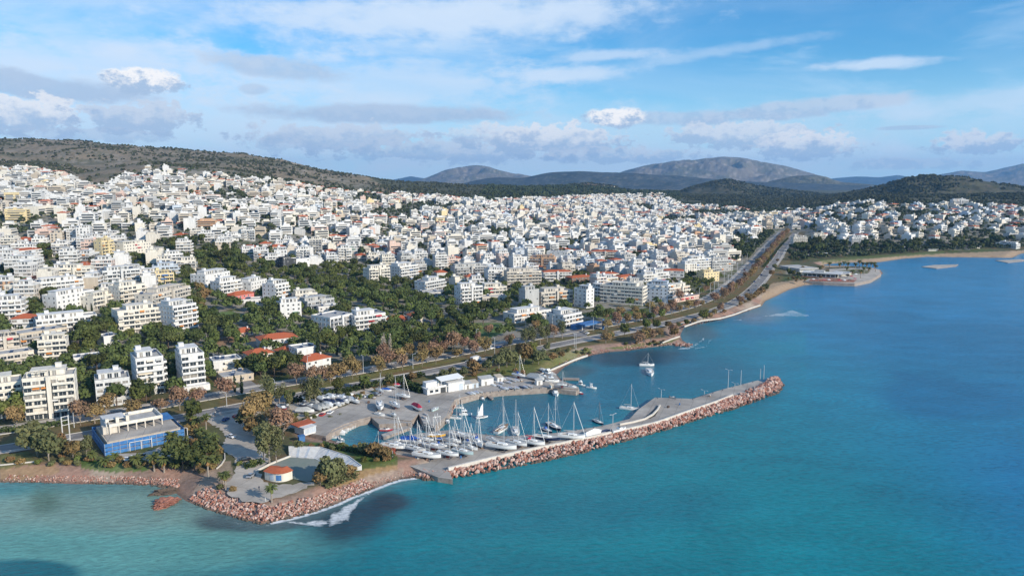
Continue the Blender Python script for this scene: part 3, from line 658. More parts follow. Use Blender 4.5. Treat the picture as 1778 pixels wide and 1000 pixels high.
# streets running inland, crossing
def street(pxs, w=7.0, dz=.12):
    P = smooth(chain([G(x, y)[:2] for x, y in pxs], 5.0), 4); strip('road', P, -w / 2, w / 2, dz, M['asphalt'])
street([(850, 604), (900, 590), (940, 585), (1000, 582)], 8)
street([(790, 598), (770, 575), (750, 560), (700, 548)], 7)
street([(1010, 585), (1000, 572), (1040, 560), (1110, 549), (1160, 538)], 9)
street([(448, 680), (420, 660), (398, 640)], 7)
sheet('plaza', [(372, 716), (398, 708), (440, 704), (452, 712), (446, 726), (430, 740), (448, 760), (462, 790), (468, 800), (447, 816), (456, 838), (500, 842), (530, 836), (548, 838), (525, 850), (490, 862), (462, 872), (430, 872), (405, 862), (390, 850), (392, 838), (404, 826), (412, 808), (404, 792), (384, 778), (392, 760), (384, 744), (356, 728)], 3.06, M['concrete'], rough=.9)
sheet('parking_area', [(182, 788), (250, 786), (330, 756), (352, 770), (330, 786), (268, 800), (190, 800)], 3.06, M['concrete'], rough=.4)
sheet('sports_court', [(464, 806), (504, 791), (545, 793), (574, 802), (556, 814), (548, 833), (532, 836), (506, 830), (490, 822)], 3.14, M['court'])
sheet('yard_ground', [(538, 752), (520, 744), (500, 742), (530, 728), (600, 704), (640, 682), (690, 672), (735, 680), (800, 676), (860, 655), (930, 650), (966, 652), (972, 660), (1000, 669), (1004, 675), (960, 672), (912, 675), (876, 677), (840, 681), (800, 690), (789, 694), (782, 706), (775, 722), (755, 740), (736, 735), (727, 718), (714, 730), (700, 729), (668, 724), (643, 723), (623, 728), (598, 736), (577, 746), (566, 757)], 3.10, M['quaywall'], 5.5, mt=M['quaytop'])
sheet('boat_park_ground', [(470, 722), (480, 700), (560, 680), (640, 668), (650, 676), (620, 692), (560, 712), (500, 735), (480, 740)], 3.05, M['concrete'])
# quays: solid blocks with walls down into the water
Q = 1.9
sheet('quay', [(640, 777), (676, 766), (700, 757), (735, 751), (783, 746), (822, 752), (880, 757), (946, 753), (976, 750), (1010, 745), (1050, 738), (1093, 727), (1109, 710), (1137, 690), (1168, 691), (1203, 692), (1253, 676), (1316, 660), (1326, 664), (1330, 672), (1272, 687), (1247, 697), (1188, 717), (1138, 735), (1050, 754), (1000, 766), (900, 786), (830, 802), (778, 814), (786, 832), (760, 828), (690, 800), (660, 786)], Q, M['quaywall'], 4.2, mt=M['quaytop'])
sheet('dock', [(666, 759), (662, 754), (706, 738), (712, 742)], 1.3, M['quaywall'], 3.2, mt=M['quaytop'])
sheet('dock', [(1006, 676), (1004, 671), (960, 668), (912, 671), (876, 673), (840, 677), (800, 688), (800, 694), (840, 683), (876, 679), (912, 677), (956, 674), (980, 677), (1000, 679)], 2.3, M['quaywall'], 5, mt=M['quaytop'])
sheet('dock', [(566, 760), (570, 754), (600, 740), (624, 730), (643, 726), (643, 722), (618, 722), (570, 742), (556, 756)], 2.6, M['quaywall'], 5, mt=M['quaytop'])
sheet('dock', [(644, 724), (658, 736), (700, 734), (714, 734), (716, 728), (727, 716), (700, 718), (660, 718), (644, 720)], 2.6, M['quaywall'], 5, mt=M['quaytop'])
sheet('slipway', [(727, 718), (736, 738), (755, 743), (775, 725), (785, 711), (783, 703), (790, 694), (802, 691), (800, 684), (780, 690), (750, 705)], 2.75, M['quaywall'], 5, mt=M['quaytop'])
sheet('dock', [(836, 680), (838, 678), (857, 691), (854, 693)], 1.0, M['quaywall'], .5)
sheet('dock', [(978, 658), (978, 655), (1006, 656), (1006, 659)], .9, M['quaywall'], .5)
sheet('boat_pit_water', [(1120, 724), (1142, 704), (1147, 705), (1138, 722), (1128, 727)], Q + .03, M['water'])
sheet('dock', [(1440, 467), (1500, 464), (1526, 468), (1530, 475), (1512, 486), (1484, 492), (1430, 490), (1397, 488), (1404, 484), (1440, 482)], 3.3, M['quaywall'], 5, mt=M['concrete'])
sheet('lawn', [(1452, 470), (1490, 467), (1512, 470), (1506, 475), (1478, 476), (1456, 475)], 3.36, M['lawn'], rough=.8)
sheet('terrace_floor', [(1404, 488), (1440, 489), (1482, 490), (1488, 486), (1440, 484.5), (1408, 484)], 3.36, M['brick'], rough=.3)
sheet('reef', [(1600, 463), (1622, 460), (1664, 459), (1660, 462), (1626, 466)], .7, M['quaywall'], 2, mt=M['concrete'])
sheet('reef', [(1728, 452), (1770, 450), (1790, 452), (1750, 456)], .6, M['quaywall'], 2, mt=M['concrete'])
# parapet walls
def wall_line(name, pxs, zb, hgt, w, m, label, dz=0.0, cat='wall', step=5):
    P = chain([PZ(x, y, zb + hgt) if not dz else G(x, y)[:2] for x, y in pxs], step); P = smooth(P, 1)
    A, B = offset(P, -w / 2), offset(P, w / 2); n = len(P)
    z0 = np.full(n, zb); z1 = np.full(n, zb + hgt)
    V = np.concatenate([np.c_[A, z1], np.c_[B, z1], np.c_[A, z0], np.c_[B, z0]]); i = np.arange(n - 1)
    Fc = np.concatenate([np.stack(q, 1) for q in ((i, i + 1, n + i + 1, n + i), (i, 2 * n + i, 2 * n + i + 1, i + 1), (n + i, n + i + 1, 3 * n + i + 1, 3 * n + i))] + [np.array([[0, n, 3 * n, 2 * n], [n - 1, 3 * n - 1, 4 * n - 1, 2 * n - 1][::1]])])
    return tag(link(name, np_mesh(name, V, Fc, m)), label, cat)
wall_line('parapet_wall', [(778, 811), (830, 798), (900, 782), (1000, 762), (1050, 751), (1138, 732), (1188, 714), (1247, 694), (1272, 684)], Q - .1, 1.4, .9, M['kerb'], 'long pale concrete parapet wall along the seaward side of the breakwater')
wall_line('low_wall', [(1076, 735), (1100, 731), (1122, 726), (1134, 719), (1143, 709), (1146, 702)], Q - .1, .9, .6, M['kerb'], 'low white curved wall beside the dark pit on the breakwater')
wall_line('low_wall', [(500, 740), (530, 728), (560, 714), (600, 698), (632, 683)], 3.0, 1.0, .5, M['kerb'], 'low cream wall between the boat park and the small harbour road')
wall_line('low_wall', [(925, 655), (940, 648), (975, 633), (1000, 622), (1020, 616)], 3.0, 1.0, .5, M['kerb'], 'low pale wall along the grass above the small beach')
wall_line('low_wall', [(1150, 594), (1165, 588), (1180, 583)], 3.0, .8, .6, M['kerb'], 'short pale wall on the rocky headland by the road')
wall_line('low_wall', [(1188, 566), (1216, 556), (1250, 552), (1275, 545), (1304, 534), (1320, 529)], 3.0, .9, .8, M['kerb'], 'pale stone sea wall along the shore below the avenue bend')
wall_line('low_wall', [(352, 728), (364, 720), (374, 714)], 3.0, .5, .5, M['kerb'], 'short white curved kerb wall at the plaza entrance')
wall_line('low_wall', [(376, 812), (384, 806), (394, 795), (390, 786)], 3.0, .5, .4, M['kerb'], 'curved low kerb wall round the palm garden')
wall_line('low_wall', [(444, 816), (462, 806), (480, 799), (504, 790)], 3.0, .8, .5, M['kerb'], 'low stone wall between the plaza and the sports court')
wall_line('low_wall', [(0, 806), (40, 802), (70, 799)], 3.0, .5, .4, M['kerb'], 'thin pale kerb wall across the grass at the left edge')

# ------------------------------------------------------------------ boulders
def boulder(i):
    import bmesh
    bm = bmesh.new(); bmesh.ops.create_icosphere(bm, subdivisions=2, radius=1)
    r = random.Random(i)
    planes = [(Vector((r.uniform(-1, 1), r.uniform(-1, 1), r.uniform(-1, 1))).normalized(), r.uniform(.5, .8)) for _ in range(13)]
    for v in bm.verts:
        for nn, d in planes:
            k = v.co.dot(nn)
            if k > d: v.co -= nn * (k - d)
        v.co *= 1 + r.uniform(-.03, .03)
    me = bpy.data.meshes.new('boulder'); bm.to_mesh(me); bm.free(); me.materials.append(M['rock%d' % (i % 5)]); return me
BM = [boulder(i) for i in range(10)]
bpos = []
RK = .72
top_px = [(783, 813), (830, 800), (900, 785), (1000, 765), (1050, 754), (1138, 735), (1188, 717), (1247, 697), (1275, 687), (1325, 666), (1338, 655), (1346, 655)]
bot_px = [(784, 832), (835, 823), (900, 810), (1000, 790), (1050, 776), (1138, 752), (1190, 736), (1250, 718), (1300, 702), (1354, 682), (1361, 668), (1352, 656)]
TP = [np.array(PZ(x, y, 2.2)) for x, y in top_px]; BP = [np.array(PZ(x, y, 0)) for x, y in bot_px]
for i in range(len(TP) - 1):
    L = np.linalg.norm(BP[i + 1] - BP[i]); W_ = np.linalg.norm(TP[i] - BP[i])
    for _ in range(int(L * max(W_, 4) * 1.25)):
        s, t = rnd.random(), rnd.random(); a = TP[i] * (1 - s) + TP[i + 1] * s; b = BP[i] * (1 - s) + BP[i + 1] * s
        q = a * (1 - t) + b * t; bpos.append((q[0], q[1], 2.5 * (1 - t) ** .8 - .3 + rnd.uniform(-.2, .3), rnd.uniform(.42, 1.0)))
head = [PZ(1326, 668, 2), PZ(1338, 656, 2), PZ(1352, 658, 0), PZ(1358, 672, 0), PZ(1330, 688, 0), PZ(1300, 690, 2), PZ(1280, 690, 2)]
for _ in range(150):
    w = np.array([rnd.random() ** 2 for _ in head]); w /= w.sum(); q = (np.array(head) * w[:, None]).sum(0); bpos.append((q[0], q[1], 1.6 + rnd.uniform(-.3, .8), rnd.uniform(.8, 1.4)))
small = []
def along(pxs, n, w, r0, r1, z0=.1, z1=1.2):
    P = [np.array(PZ(*p)) for p in pxs]
    for _ in range(n):
        i = rnd.randrange(len(P) - 1); s = rnd.random(); q = P[i] * (1 - s) + P[i + 1] * s; d = P[i + 1] - P[i]; d = d / np.linalg.norm(d); nn = np.array([-d[1], d[0]])
        t = rnd.random(); q = q + nn * w * t; small.append((q[0], q[1], z0 + (z1 - z0) * t, rnd.uniform(r0, r1) * RK))
along([(323, 869), (357, 883), (385, 892), (411, 900), (456, 911), (506, 900), (557, 886)], 884, 8, .4, 1.0, .1, 2.4)
along([(557, 884), (610, 864), (652, 847)], 408, 7, .35, .85, .1, 1.8)
along([(0, 838), (136, 840), (221, 841), (299, 846)], 561, 5, .25, .6, .1, 1.1)
along([(652, 847), (694, 832), (725, 828)], 153, 4, .2, .45, .1, .9)
along([(725, 829), (755, 833), (786, 833)], 153, 4, .5, .9, .0, 1.0)
along([(722, 830), (740, 834), (762, 834), (786, 834)], 150, 5, .8, 1.4, .0, 1.5)
along([(1089, 609), (1129, 603), (1168, 599), (1196, 603)], 221, 6, .4, 1.0)
along([(1196, 603), (1192, 598), (1184, 590)], 102, 8, .5, 1.2, -.2, .8); along([(980, 637), (1030, 616), (1060, 611)], 136, 5, .3, .7)
along([(1187, 569), (1249, 556), (1304, 538)], 187, 3, .4, .9); along([(644, 728), (660, 738), (700, 736)], 102, 3, .4, .8, 0, 1.2); along([(786, 697), (780, 710), (770, 730)], 85, 3, .4, .8, 0, 1.2)
along([(272, 846), (285, 848), (300, 852)], 68, 4, .5, 1.1, 0, .6); along([(640, 782), (655, 785), (690, 790)], 34, 2, .3, .6, 1, 2)
allb = sorted(bpos + small, key=lambda b: -(b[3] / b[1]))
bm0 = []
for k, (x, y, z, s) in enumerate(allb[:300]):
    o = bpy.data.objects.new('boulder', BM[(4 if k % 2 else 9) if z < .35 else [0, 1, 2, 3, 5, 6, 7, 8][k % 8]]); COL.objects.link(o); o.location = (x, y, z); o.scale = (s * rnd.uniform(.8, 1.3), s * rnd.uniform(.8, 1.2), s * rnd.uniform(.7, 1.05))
    o.rotation_euler = (rnd.uniform(0, 6), rnd.uniform(0, 6), rnd.uniform(0, 6))
    tag(o, 'large angular pink and tan boulder armouring the breakwater or the rocky point', 'boulder', 'boulders piled along the shore and breakwater')
def scatter_merge(name, meshes, items, label, cat, mats):
    Vs, Fs, Ms = [], [], []; b = 0
    data = []
    for me in meshes:
        v = np.empty(len(me.vertices) * 3); me.vertices.foreach_get('co', v); f = np.array([list(p.vertices) for p in me.polygons]); data.append((v.reshape(-1, 3), f))
    for k, (x, y, z, s) in enumerate(items):
        v, f = data[k % len(data)]; e = Matrix.Rotation(rnd.uniform(0, 6.28), 3, Vector((rnd.uniform(-1, 1), rnd.uniform(-1, 1), rnd.uniform(-1, 1))).normalized())
        vv = (v * s * np.array([rnd.uniform(.85, 1.3), rnd.uniform(.8, 1.1), rnd.uniform(.75, 1.)])) @ np.array(e).T + np.array([x, y, z])
        Vs.append(vv); Fs.append(f + b); Ms.append(np.full(len(f), 4 if z < .3 else (k * 7 + k // 3) % (len(mats) - 1))); b += len(v)
    return tag(link(name, np_mesh(name, np.concatenate(Vs), np.concatenate(Fs), mats, np.concatenate(Ms))), label, cat, kind='stuff')
scatter_merge('boulders', BM, allb[300:], 'pink and tan rocks piled along the breakwater and shore', 'boulders', [M['rock%d' % i] for i in range(5)])
for (x, y, rx, ry, lab) in ((288, 875, 6.5, 2.8, 'low flat dark red rock alone in the water off the point'), (285, 856, 6.5, 1.6, 'long low tan rock ledge joining the shore near the red rock'), ):
    import bmesh
    bm = bmesh.new(); bmesh.ops.create_icosphere(bm, subdivisions=5, radius=1); q = PZ(x, y)
    for v in bm.verts:
        k = 1 + (vnz(v.co.x * 2.2 + x, v.co.y * 2.2 + v.co.z) - .5) * .7 + (vnz(v.co.x * 6 + y, v.co.y * 6 + v.co.z * 5) - .5) * .45 + (vnz(v.co.x * 14, v.co.y * 14 + v.co.z * 9) - .5) * .25
        v.co = (v.co.x * rx * .7 * k, v.co.y * ry * 1.2 * k, v.co.z * 1.5 * k)
    me = bpy.data.meshes.new('sea_rock'); bm.to_mesh(me); bm.free(); me.materials.append(M['rock2' if y > 870 else 'rock4']); o = link('sea_rock', me, None, (q[0], q[1], .2), (0, 0, .3)); tag(o, lab, 'rock')
# ------------------------------------------------------------------ buildings
FH = 3.1
CACHE = {}
def cached(key, fn):
    if key not in CACHE: CACHE[key] = fn()
    return CACHE[key]
def part(parent, name, key, fn, mats, loc=(0, 0, 0), rot=(0, 0, 0)):
    me = cached((name,) + key + tuple(m.name for m in mats), lambda: fn().mesh(name, mats))
    return reg(parent, link(name, me, parent, loc, rot))
def m_body(w, d, h):
    return MB().box(-w / 2, w / 2, -d / 2, d / 2, -6, h)
def m_roof(w, d):   # flat roof slab with parapet
    b = MB(); b.box(-w / 2 + .25, w / 2 - .25, -d / 2 + .25, d / 2 - .25, 0.002, .12, 1)
    for x0, x1, y0, y1 in ((-w / 2 - .1, w / 2 + .1, -d / 2 - .1, -d / 2 + .15), (-w / 2 - .1, w / 2 + .1, d / 2 - .15, d / 2 + .1), (-w / 2 - .1, -w / 2 + .15, -d / 2 + .15, d / 2 - .15), (w / 2 - .15, w / 2 + .1, -d / 2 + .15, d / 2 - .15)):
        b.box(x0, x1, y0, y1, -.2, .85)
    return b
def m_balc(w, dep, solid):   # origin: middle of the slab's inner edge, projecting to -y
    b = MB(); b.box(-w / 2, w / 2, -dep, 0.02, -.18, 0)
    m = 0 if solid else 1; t = .12 if solid else .05
    z0 = 0.0 if solid else .15
    b.box(-w / 2, w / 2, -dep - .01, -dep + t, z0, .98, m); b.box(-w / 2 - .005, -w / 2 + t, -dep + t, 0, z0, .98, m); b.box(w / 2 - t, w / 2 + .005, -dep + t, 0, z0, .98, m)
    if not solid: b.box(-w / 2 - .03, w / 2 + .03, -dep - .04, -dep + .1, .98, 1.06, 0)
    return b
def m_window(w, h, door=False):   # origin: middle of the bottom edge, on the wall face
    b = MB(); b.box(-w / 2, w / 2, -.03, .0, 0, h, 0, False)
    t = .09
    b.box(-w / 2 - t, w / 2 + t, -.07, 0, h, h + t, 1); b.box(-w / 2 - t, w / 2 + t, -.07, 0, -t, 0, 1)
    b.box(-w / 2 - t, -w / 2, -.07, 0, 0, h, 1); b.box(w / 2, w / 2 + t, -.07, 0, 0, h, 1); b.box(-.04, .04, -.07, -.03, 0, h, 1)
    return b
def m_band(w, n, seed, ratio=.62):   # a storey's run of balcony doors and shutters
    r = random.Random(seed); b = MB(); bay = w / n
    for i in range(n):
        c = -w / 2 + bay * (i + .5); ww = bay * ratio * r.uniform(.7, 1.2) / 2; hh = 2.25
        k = r.random()
        if k < .12: continue
        b.box(c - ww, c + ww, -.05, .0, .05, hh, 0 if k < .72 else 2, False)
        b.box(c - ww - .07, c + ww + .07, -.09, 0, hh, hh + .1, 1, False)
    b.box(-w / 2, w / 2, -.06, 0, 2.47, 2.57, 1, False); b.box(-w / 2, w / 2, -.045, 0, 2.25, 2.47, 1, False)
    for i in range(n): b.box(-w / 2 + bay * (i + .5) - .06, -w / 2 + bay * (i + .5) + .06, -.055, 0, .06, 2.48, 1, False)
    return b
def m_awning(w, dep=1.3):
    return MB().add([(-w / 2, 0, 0), (w / 2, 0, 0), (w / 2, -dep, -.9), (-w / 2, -dep, -.9), (-w / 2, 0, -.06), (w / 2, 0, -.06), (w / 2, -dep, -.96), (-w / 2, -dep, -.96)], [(0, 3, 2, 1), (4, 5, 6, 7), (2, 3, 7, 6), (0, 4, 7, 3), (1, 2, 6, 5)])
def m_heater():
    b = MB(); b.add([(-.9, -.9, .15), (.9, -.9, .15), (.9, .7, 1.2), (-.9, .7, 1.2), (-.9, -.9, .05), (.9, -.9, .05), (.9, .7, 1.1), (-.9, .7, 1.1)], [(0, 1, 2, 3), (4, 7, 6, 5), (0, 4, 5, 1), (2, 6, 7, 3), (1, 5, 6, 2), (0, 3, 7, 4)], 0)
    b.tube([(-.9, .85, 1.35), (.9, .85, 1.35)], .3, 8, 1); b.box(-.8, -.7, .7, .8, 0, 1.2, 1); b.box(.7, .8, .7, .8, 0, 1.2, 1); return b
def m_antenna(h=3.5):
    b = MB(); b.tube([(0, 0, 0), (0, 0, h)], .05, 4); b.tube([(-.7, 0, h - .3), (.7, 0, h - .3)], .04, 4); b.tube([(-.5, 0, h - .8), (.5, 0, h - .8)], .04, 4); return b
def m_pergola(w, d):
    b = MB()
    for x in (-w / 2, w / 2 - .25):
        for y in (-d / 2, d / 2 - .25): b.box(x, x + .25, y, y + .25, 0, 2.6)
    b.box(-w / 2, w / 2, -d / 2, -d / 2 + .25, 2.6, 2.85); b.box(-w / 2, w / 2, d / 2 - .25, d / 2, 2.6, 2.85)
    n = max(3, int(w / .9))
    for i in range(n): x = -w / 2 + (w - .2) * i / (n - 1); b.box(x, x + .2, -d / 2 + .25, d / 2 - .25, 2.62, 2.8)
    return b
def m_hip(w, d, h, ov=.6):
    W2, D2 = w / 2 + ov, d / 2 + ov; r = max(0.2, (w - d) / 2) if w > d else .2; r2 = max(0, (d - w) / 2)
    b = MB(); v = [(-W2, -D2, 0), (W2, -D2, 0), (W2, D2, 0), (-W2, D2, 0), (-r, -r2, h), (r, -r2, h), (r, r2 + .01, h), (-r, r2 + .01, h), (-W2, -D2, -.18), (W2, -D2, -.18), (W2, D2, -.18), (-W2, D2, -.18)]
    b.add(v, [(0, 1, 5, 4), (1, 2, 6, 5), (2, 3, 7, 6), (3, 0, 4, 7), (4, 5, 6, 7), (8, 9, 1, 0), (9, 10, 2, 1), (10, 11, 3, 2), (11, 8, 0, 3), (11, 10, 9, 8)]); return b
def r1(x, q=.5): return round(x / q) * q

def building(name, loc, rz, w, d, nf, style, wall, near, seed, label, cat='apartment block', group=None, roofk='flat', trim=None, solid=True, awn=None, podium=False, pent=True):
    r = random.Random(seed); w, d = r1(w), r1(d); h = nf * FH
    wm_ = M[wall]; tr = M[trim or wall]
    root = empty(name, loc, rz); tag(root, label, cat, group)
    part(root, 'wall', (w, d, nf), lambda: m_body(w, d, h), [wm_])
    if roofk == 'flat': part(root, 'roof', (w, d), lambda: m_roof(w, d), [tr, M['roof']], (0, 0, h))
    elif roofk == 'hip': part(root, 'roof', (w, d, 'hip'), lambda: m_hip(w, d, 2.4), [M['terracotta']], (0, 0, h + .18))
    elif roofk == 'attic': part(root, 'roof', (w, d, 'attic'), lambda: m_hip(w, d, 1.6, .2), [M['terracotta']], (0, 0, h + .18))
    dep = 1.7
    def face(fw, fy, rot, ox, oy, st, sd, slow):
        """one facade: fw wide; local frame rotated by rot about the vertical, origin at the middle of the facade's foot"""
        c, s = math.cos(rot), math.sin(rot)
        def T(x, y, z): return (ox + x * c - y * s, oy + x * s + y * c, z)
        for k in range(nf):
            z = k * FH
            if st in ('balc', 'split') and k > 0:
                if st == 'balc': segs = [(0, fw * (.94 if slow else 1.0))]
                else: segs = [(-fw * .27, fw * .40), (fw * .27, fw * .40)]
                for cx, bw in segs:
                    bw = r1(bw); part(root, 'balcony', (bw, dep, solid), lambda: m_balc(bw, dep, solid), [tr, M['rail']], T(cx, 0, z), (0, 0, rot))
            if st == 'strip':
                part(root, 'balcony', (r1(fw), .6, True), lambda: m_balc(r1(fw), .6, True), [tr, M['rail']], T(0, 0, z + .05), (0, 0, rot))
            if near:
                nb = max(2, int(fw / (3.2 if st != 'plain' else 3.6))); bay = fw / nb
                for i in range(nb):
                    x = -fw / 2 + bay * (i + .5)
                    if r.random() < (.1 if st == 'plain' else .03): continue
                    if st in ('plain', 'blank'):
                        if st == 'blank' and r.random() < .6: continue
                        part(root, 'window', (1.3, 1.3), lambda: m_window(1.3, 1.3), [M['glass'], M['white']], T(x, 0, z + 1.05), (0, 0, rot))
                    else:
                        ww = max(1.4, min(r.choice([2.4, 2.8, 3.2]), math.floor((bay - .32) * 5) / 5)); g = M['glass'] if r.random() < .75 else M['shutter']  # balcony doors widened: their dark glass also stands in for recess shade
                        part(root, 'window', (ww, 2.15), lambda: m_window(ww, 2.15), [g, M['white']], T(x, 0, z + .12), (0, 0, rot))
                        if r.random() < .13 and sd == 0: part(root, 'awning', (2.8,), lambda: m_awning(2.8, 1.15), [M[r.choice(['awning_cream', 'white', 'awning_cream', 'tarpgrey', 'awning_orange'])]], T(x, 0, z + 2.72), (0, 0, rot))
            else:
                if st == 'blank': continue
                n = max(2, int(fw / 3.2)); sd2 = r.randrange(4); ra = .46 if st == 'plain' else .80
                part(root, 'window_band', (r1(fw), n, sd2, ra), lambda: m_band(r1(fw) * .96, n, sd2, ra), [M['glass'], M['white'], M['shutter']], T(0, 0, z + (.1 if st != 'plain' else .35)), (0, 0, rot))
    side = {'balc': 'balc', 'split': 'plain', 'plain': 'plain', 'strip': 'strip', 'blank': 'blank'}[style]
    face(w, 0, 0, 0, -d / 2, style, 0, False)
    if style == 'balc': face(d, 0, R(90), w / 2, 0, 'balc' if seed % 3 else 'plain', 1, True); face(d, 0, R(-90), -w / 2, 0, 'plain' if near else 'blank', 1, True)
    else:
        face(d, 0, R(90), w / 2, 0, side if near else 'plain', 1, True); face(d, 0, R(-90), -w / 2, 0, 'plain' if near else 'blank', 1, True)
    if near and style in ('split', 'balc'):
        part(root, 'stair_wall', (h,), lambda: MB().box(-.9, .9, -1.62, 0, 0, h + 1.0), [tr], (0 if style == 'split' else -w * .02, -d / 2, 0)) if style == 'split' else None
    if awn or r.random() < .18:
        a = awn or r.choice(['awning_orange', 'awning_cream', 'awning_green', 'awning_cream', 'awning_red', 'awning_blue'])
        for _ in range(3 if awn else 2):
            k = r.randrange(max(1, nf)); aw_ = r.choice([3.0, 4.5]); part(root, 'awning', (aw_,), lambda: m_awning(aw_), [M[a]], (r.uniform(-.3, .3) * w, -d / 2 - .05, k * FH + 2.7))
    if roofk == 'flat':
        zt = h + .12
        if pent and w > 8:
            pw, pd = r1(w * r.uniform(.5, .8)), r1(d * r.uniform(.45, .65)); px_, py_ = r.uniform(-.1, .1) * w, d * .12
            part(root, 'penthouse', (pw, pd), lambda: MB().box(-pw / 2, pw / 2, -pd / 2, pd / 2, 0, 2.8).box(-pw / 2 - .5, pw / 2 + .5, -pd / 2 - .7, pd / 2 + .3, 2.8, 3.0), [tr], (px_, py_, zt))
            part(root, 'window_band', (pw, 3, 1, .6), lambda: m_band(pw * .9, max(2, int(pw / 2.5)), 1, .6), [M['glass'], M['white'], M['shutter']], (px_, py_ - pd / 2, zt))
            sx = r.choice([-1, 1]); part(root, 'stair_head', (3,), lambda: MB().box(-1.2, 1.2, -1.3, 1.3, 0, 1.7).box(-1.35, 1.35, -1.45, 1.45, 1.7, 1.85), [tr], (px_ + sx * pw * .3, py_ + pd * .1, zt + 3.0))
            if near or r.random() < .4:
                if r.random() < .5: part(root, 'pergola', (r1(w * .4), 3), lambda: m_pergola(r1(w * .4), 3), [tr], (-sx * w * .22, -d * .32, zt))
        for _ in range(r.choice([2, 3, 4]) if near else r.choice([0, 1, 2])):
            part(root, 'water_heater', (), m_heater, [M['panel'], M['tank']], (r.uniform(-.42, .42) * w, r.uniform(.30, .42) * d if pent else r.uniform(-.3, .4) * d, zt), (0, 0, .3 - rz))
        if near or r.random() < .3: part(root, 'antenna', (), m_antenna, [M['galv']], (r.uniform(-.4, .4) * w, r.uniform(-.1, .4) * d, zt))
    else:
        if r.random() < .7: part(root, 'chimney', (), lambda: MB().box(-.4, .4, -.4, .4, 0, 2.2).box(-.5, .5, -.5, .5, 2.2, 2.4), [M['white']], (w * .25, -d * .15, h + .6))
    if podium: part(root, 'podium', (w, d), lambda: MB().box(-w * .62, w * .62, -d * .75, -d / 2 - .002, -6, 3.2), [tr])
    return root
PLACED = []   # (x, y, radius, phrase)
LANDMARKS = []
def place(x0, y0, x1, y1, nf, d, style, wall, label, mark=None, extra=0.0, name='apartment_building', **k):
    """the building whose front roof edge runs between two spots of the photograph"""
    h = nf * FH + .5 + (2.4 if k.get('roofk') == 'hip' and False else 0)
    zg = 5.0
    for _ in range(8):
        a = PZ(x0, y0, zg + h); b = PZ(x1, y1, zg + h); mx_, my_ = (a[0] + b[0]) / 2, (a[1] + b[1]) / 2
        zn = H1(mx_, my_); zg = zg * .4 + zn * .6
    w = math.hypot(b[0] - a[0], b[1] - a[1]); rz = math.atan2(b[1] - a[1], b[0] - a[0])
    w = min(max(w, 5), 60); cx = mx_ - math.sin(rz) * d / 2; cy = my_ + math.cos(rz) * d / 2
    seed = len(PLACED) * 13 + 5
    zz = min(H1(cx, cy), zg) if extra == 0 else zg
    o = building(name, (cx, cy, zz), rz, w, d, nf, style, wall, True, seed, label, **k)
    PLACED.append((cx, cy, math.hypot(w, d) / 2, w, d, rz)); 
    if mark:
        p = project(cx, cy, zz + h * .6); LANDMARKS.append((mark, p[0], p[1]))
    return o
B = place
B(-60, 674, 36, 662, 5, 14, 'strip', 'cream', 'cream apartment block cut by the left edge behind a conifer', None)
B(38, 659, 128, 650, 6, 13, 'split', 'ivory', 'long cream six storey apartment block with solar heaters above the avenue', 'long cream block at lower left')
B(165, 662, 224, 655, 4, 14, 'strip', 'palegrey', 'grey and white four storey block with planted roof terrace', 'block with planted roof terrace', pent=True)
B(235, 624, 283, 618, 6, 17, 'balc', 'white', 'white six storey tower with stacked balconies and shaded left side', 'white tower with stacked balconies')
B(314, 617, 354, 612, 6, 16, 'balc', 'white', 'pale six storey tower with low white annex at its foot', 'pale tower with low annex', podium=True)
B(128, 622, 173, 617, 2, 10, 'plain', 'white', 'small white two storey house with roof terrace among pines', None, pent=False, cat='house', name='house')
B(370, 628, 419, 622, 2, 12, 'plain', 'white', 'white cubic two storey house with pale blue roof terrace', None, pent=False, cat='house', name='house')
B(388, 656, 440, 648, 1, 14, 'plain', 'tan', 'low flat grey roofed house above the avenue trees', None, pent=False, cat='house', name='house')
B(204, 541, 278, 533, 5, 15, 'balc', 'ivory', 'wide ivory five storey block with long balconies and dark windows', 'wide ivory balcony block', solid=True)
B(300, 532, 340, 526, 6, 18, 'balc', 'white', 'tall white block with shaded grey blank left wall', 'tall white block with blank grey side')
B(62, 556, 168, 546, 3, 13, 'balc', 'white', 'long low white three storey block with white stair tower', 'long low white block')
B(34, 580, 116, 568, 3, 15, 'split', 'tan', 'tan terraced block with open sandy roof terrace', 'tan terraced block', pent=False, solid=False)
B(0, 616, 58, 608, 2, 13, 'balc', 'beige', 'low beige block below the tan terraced one', None, pent=False)
B(180, 585, 206, 581, 2, 10, 'plain', 'white', 'small white house among pines behind the white tower', None, pent=False, cat='house', name='house')
B(161, 516, 199, 509, 3, 12, 'split', 'cream', 'cream three storey block joined right of the white one with blue awnings', None)
B(419, 521, 455, 519, 1, 12, 'plain', 'white', 'long low white house in front of the pink house', None, pent=False, cat='house', name='house')
B(553, 533, 590, 530, 2, 10, 'plain', 'white', 'low white house behind the white framed block', None, pent=False, cat='house', name='house')
B(729, 509, 772, 506, 2, 13, 'strip', 'grey', 'low grey flat roofed block at the east edge of the grove', None, pent=False)
B(838, 516, 880, 514, 2, 11, 'balc', 'beige', 'low beige terraced block below the ivory one', None, pent=False)
B(64, 592, 115, 588, 4, 12, 'balc', 'cream', 'cream block under a dark grey sloping roof', None, trim='cream')
B(-20, 588, 34, 582, 3, 12, 'split', 'beige', 'beige block with dark red awnings near the left edge', None, awn='awning_red')
B(-22, 523, 36, 520, 5, 14, 'balc', 'white', 'white curved balcony block at the left edge', 'white block at the left edge')
B(97, 514, 163, 503, 4, 13, 'plain', 'white', 'white four storey block with blue awnings on its shaded side', 'white block with blue awnings')
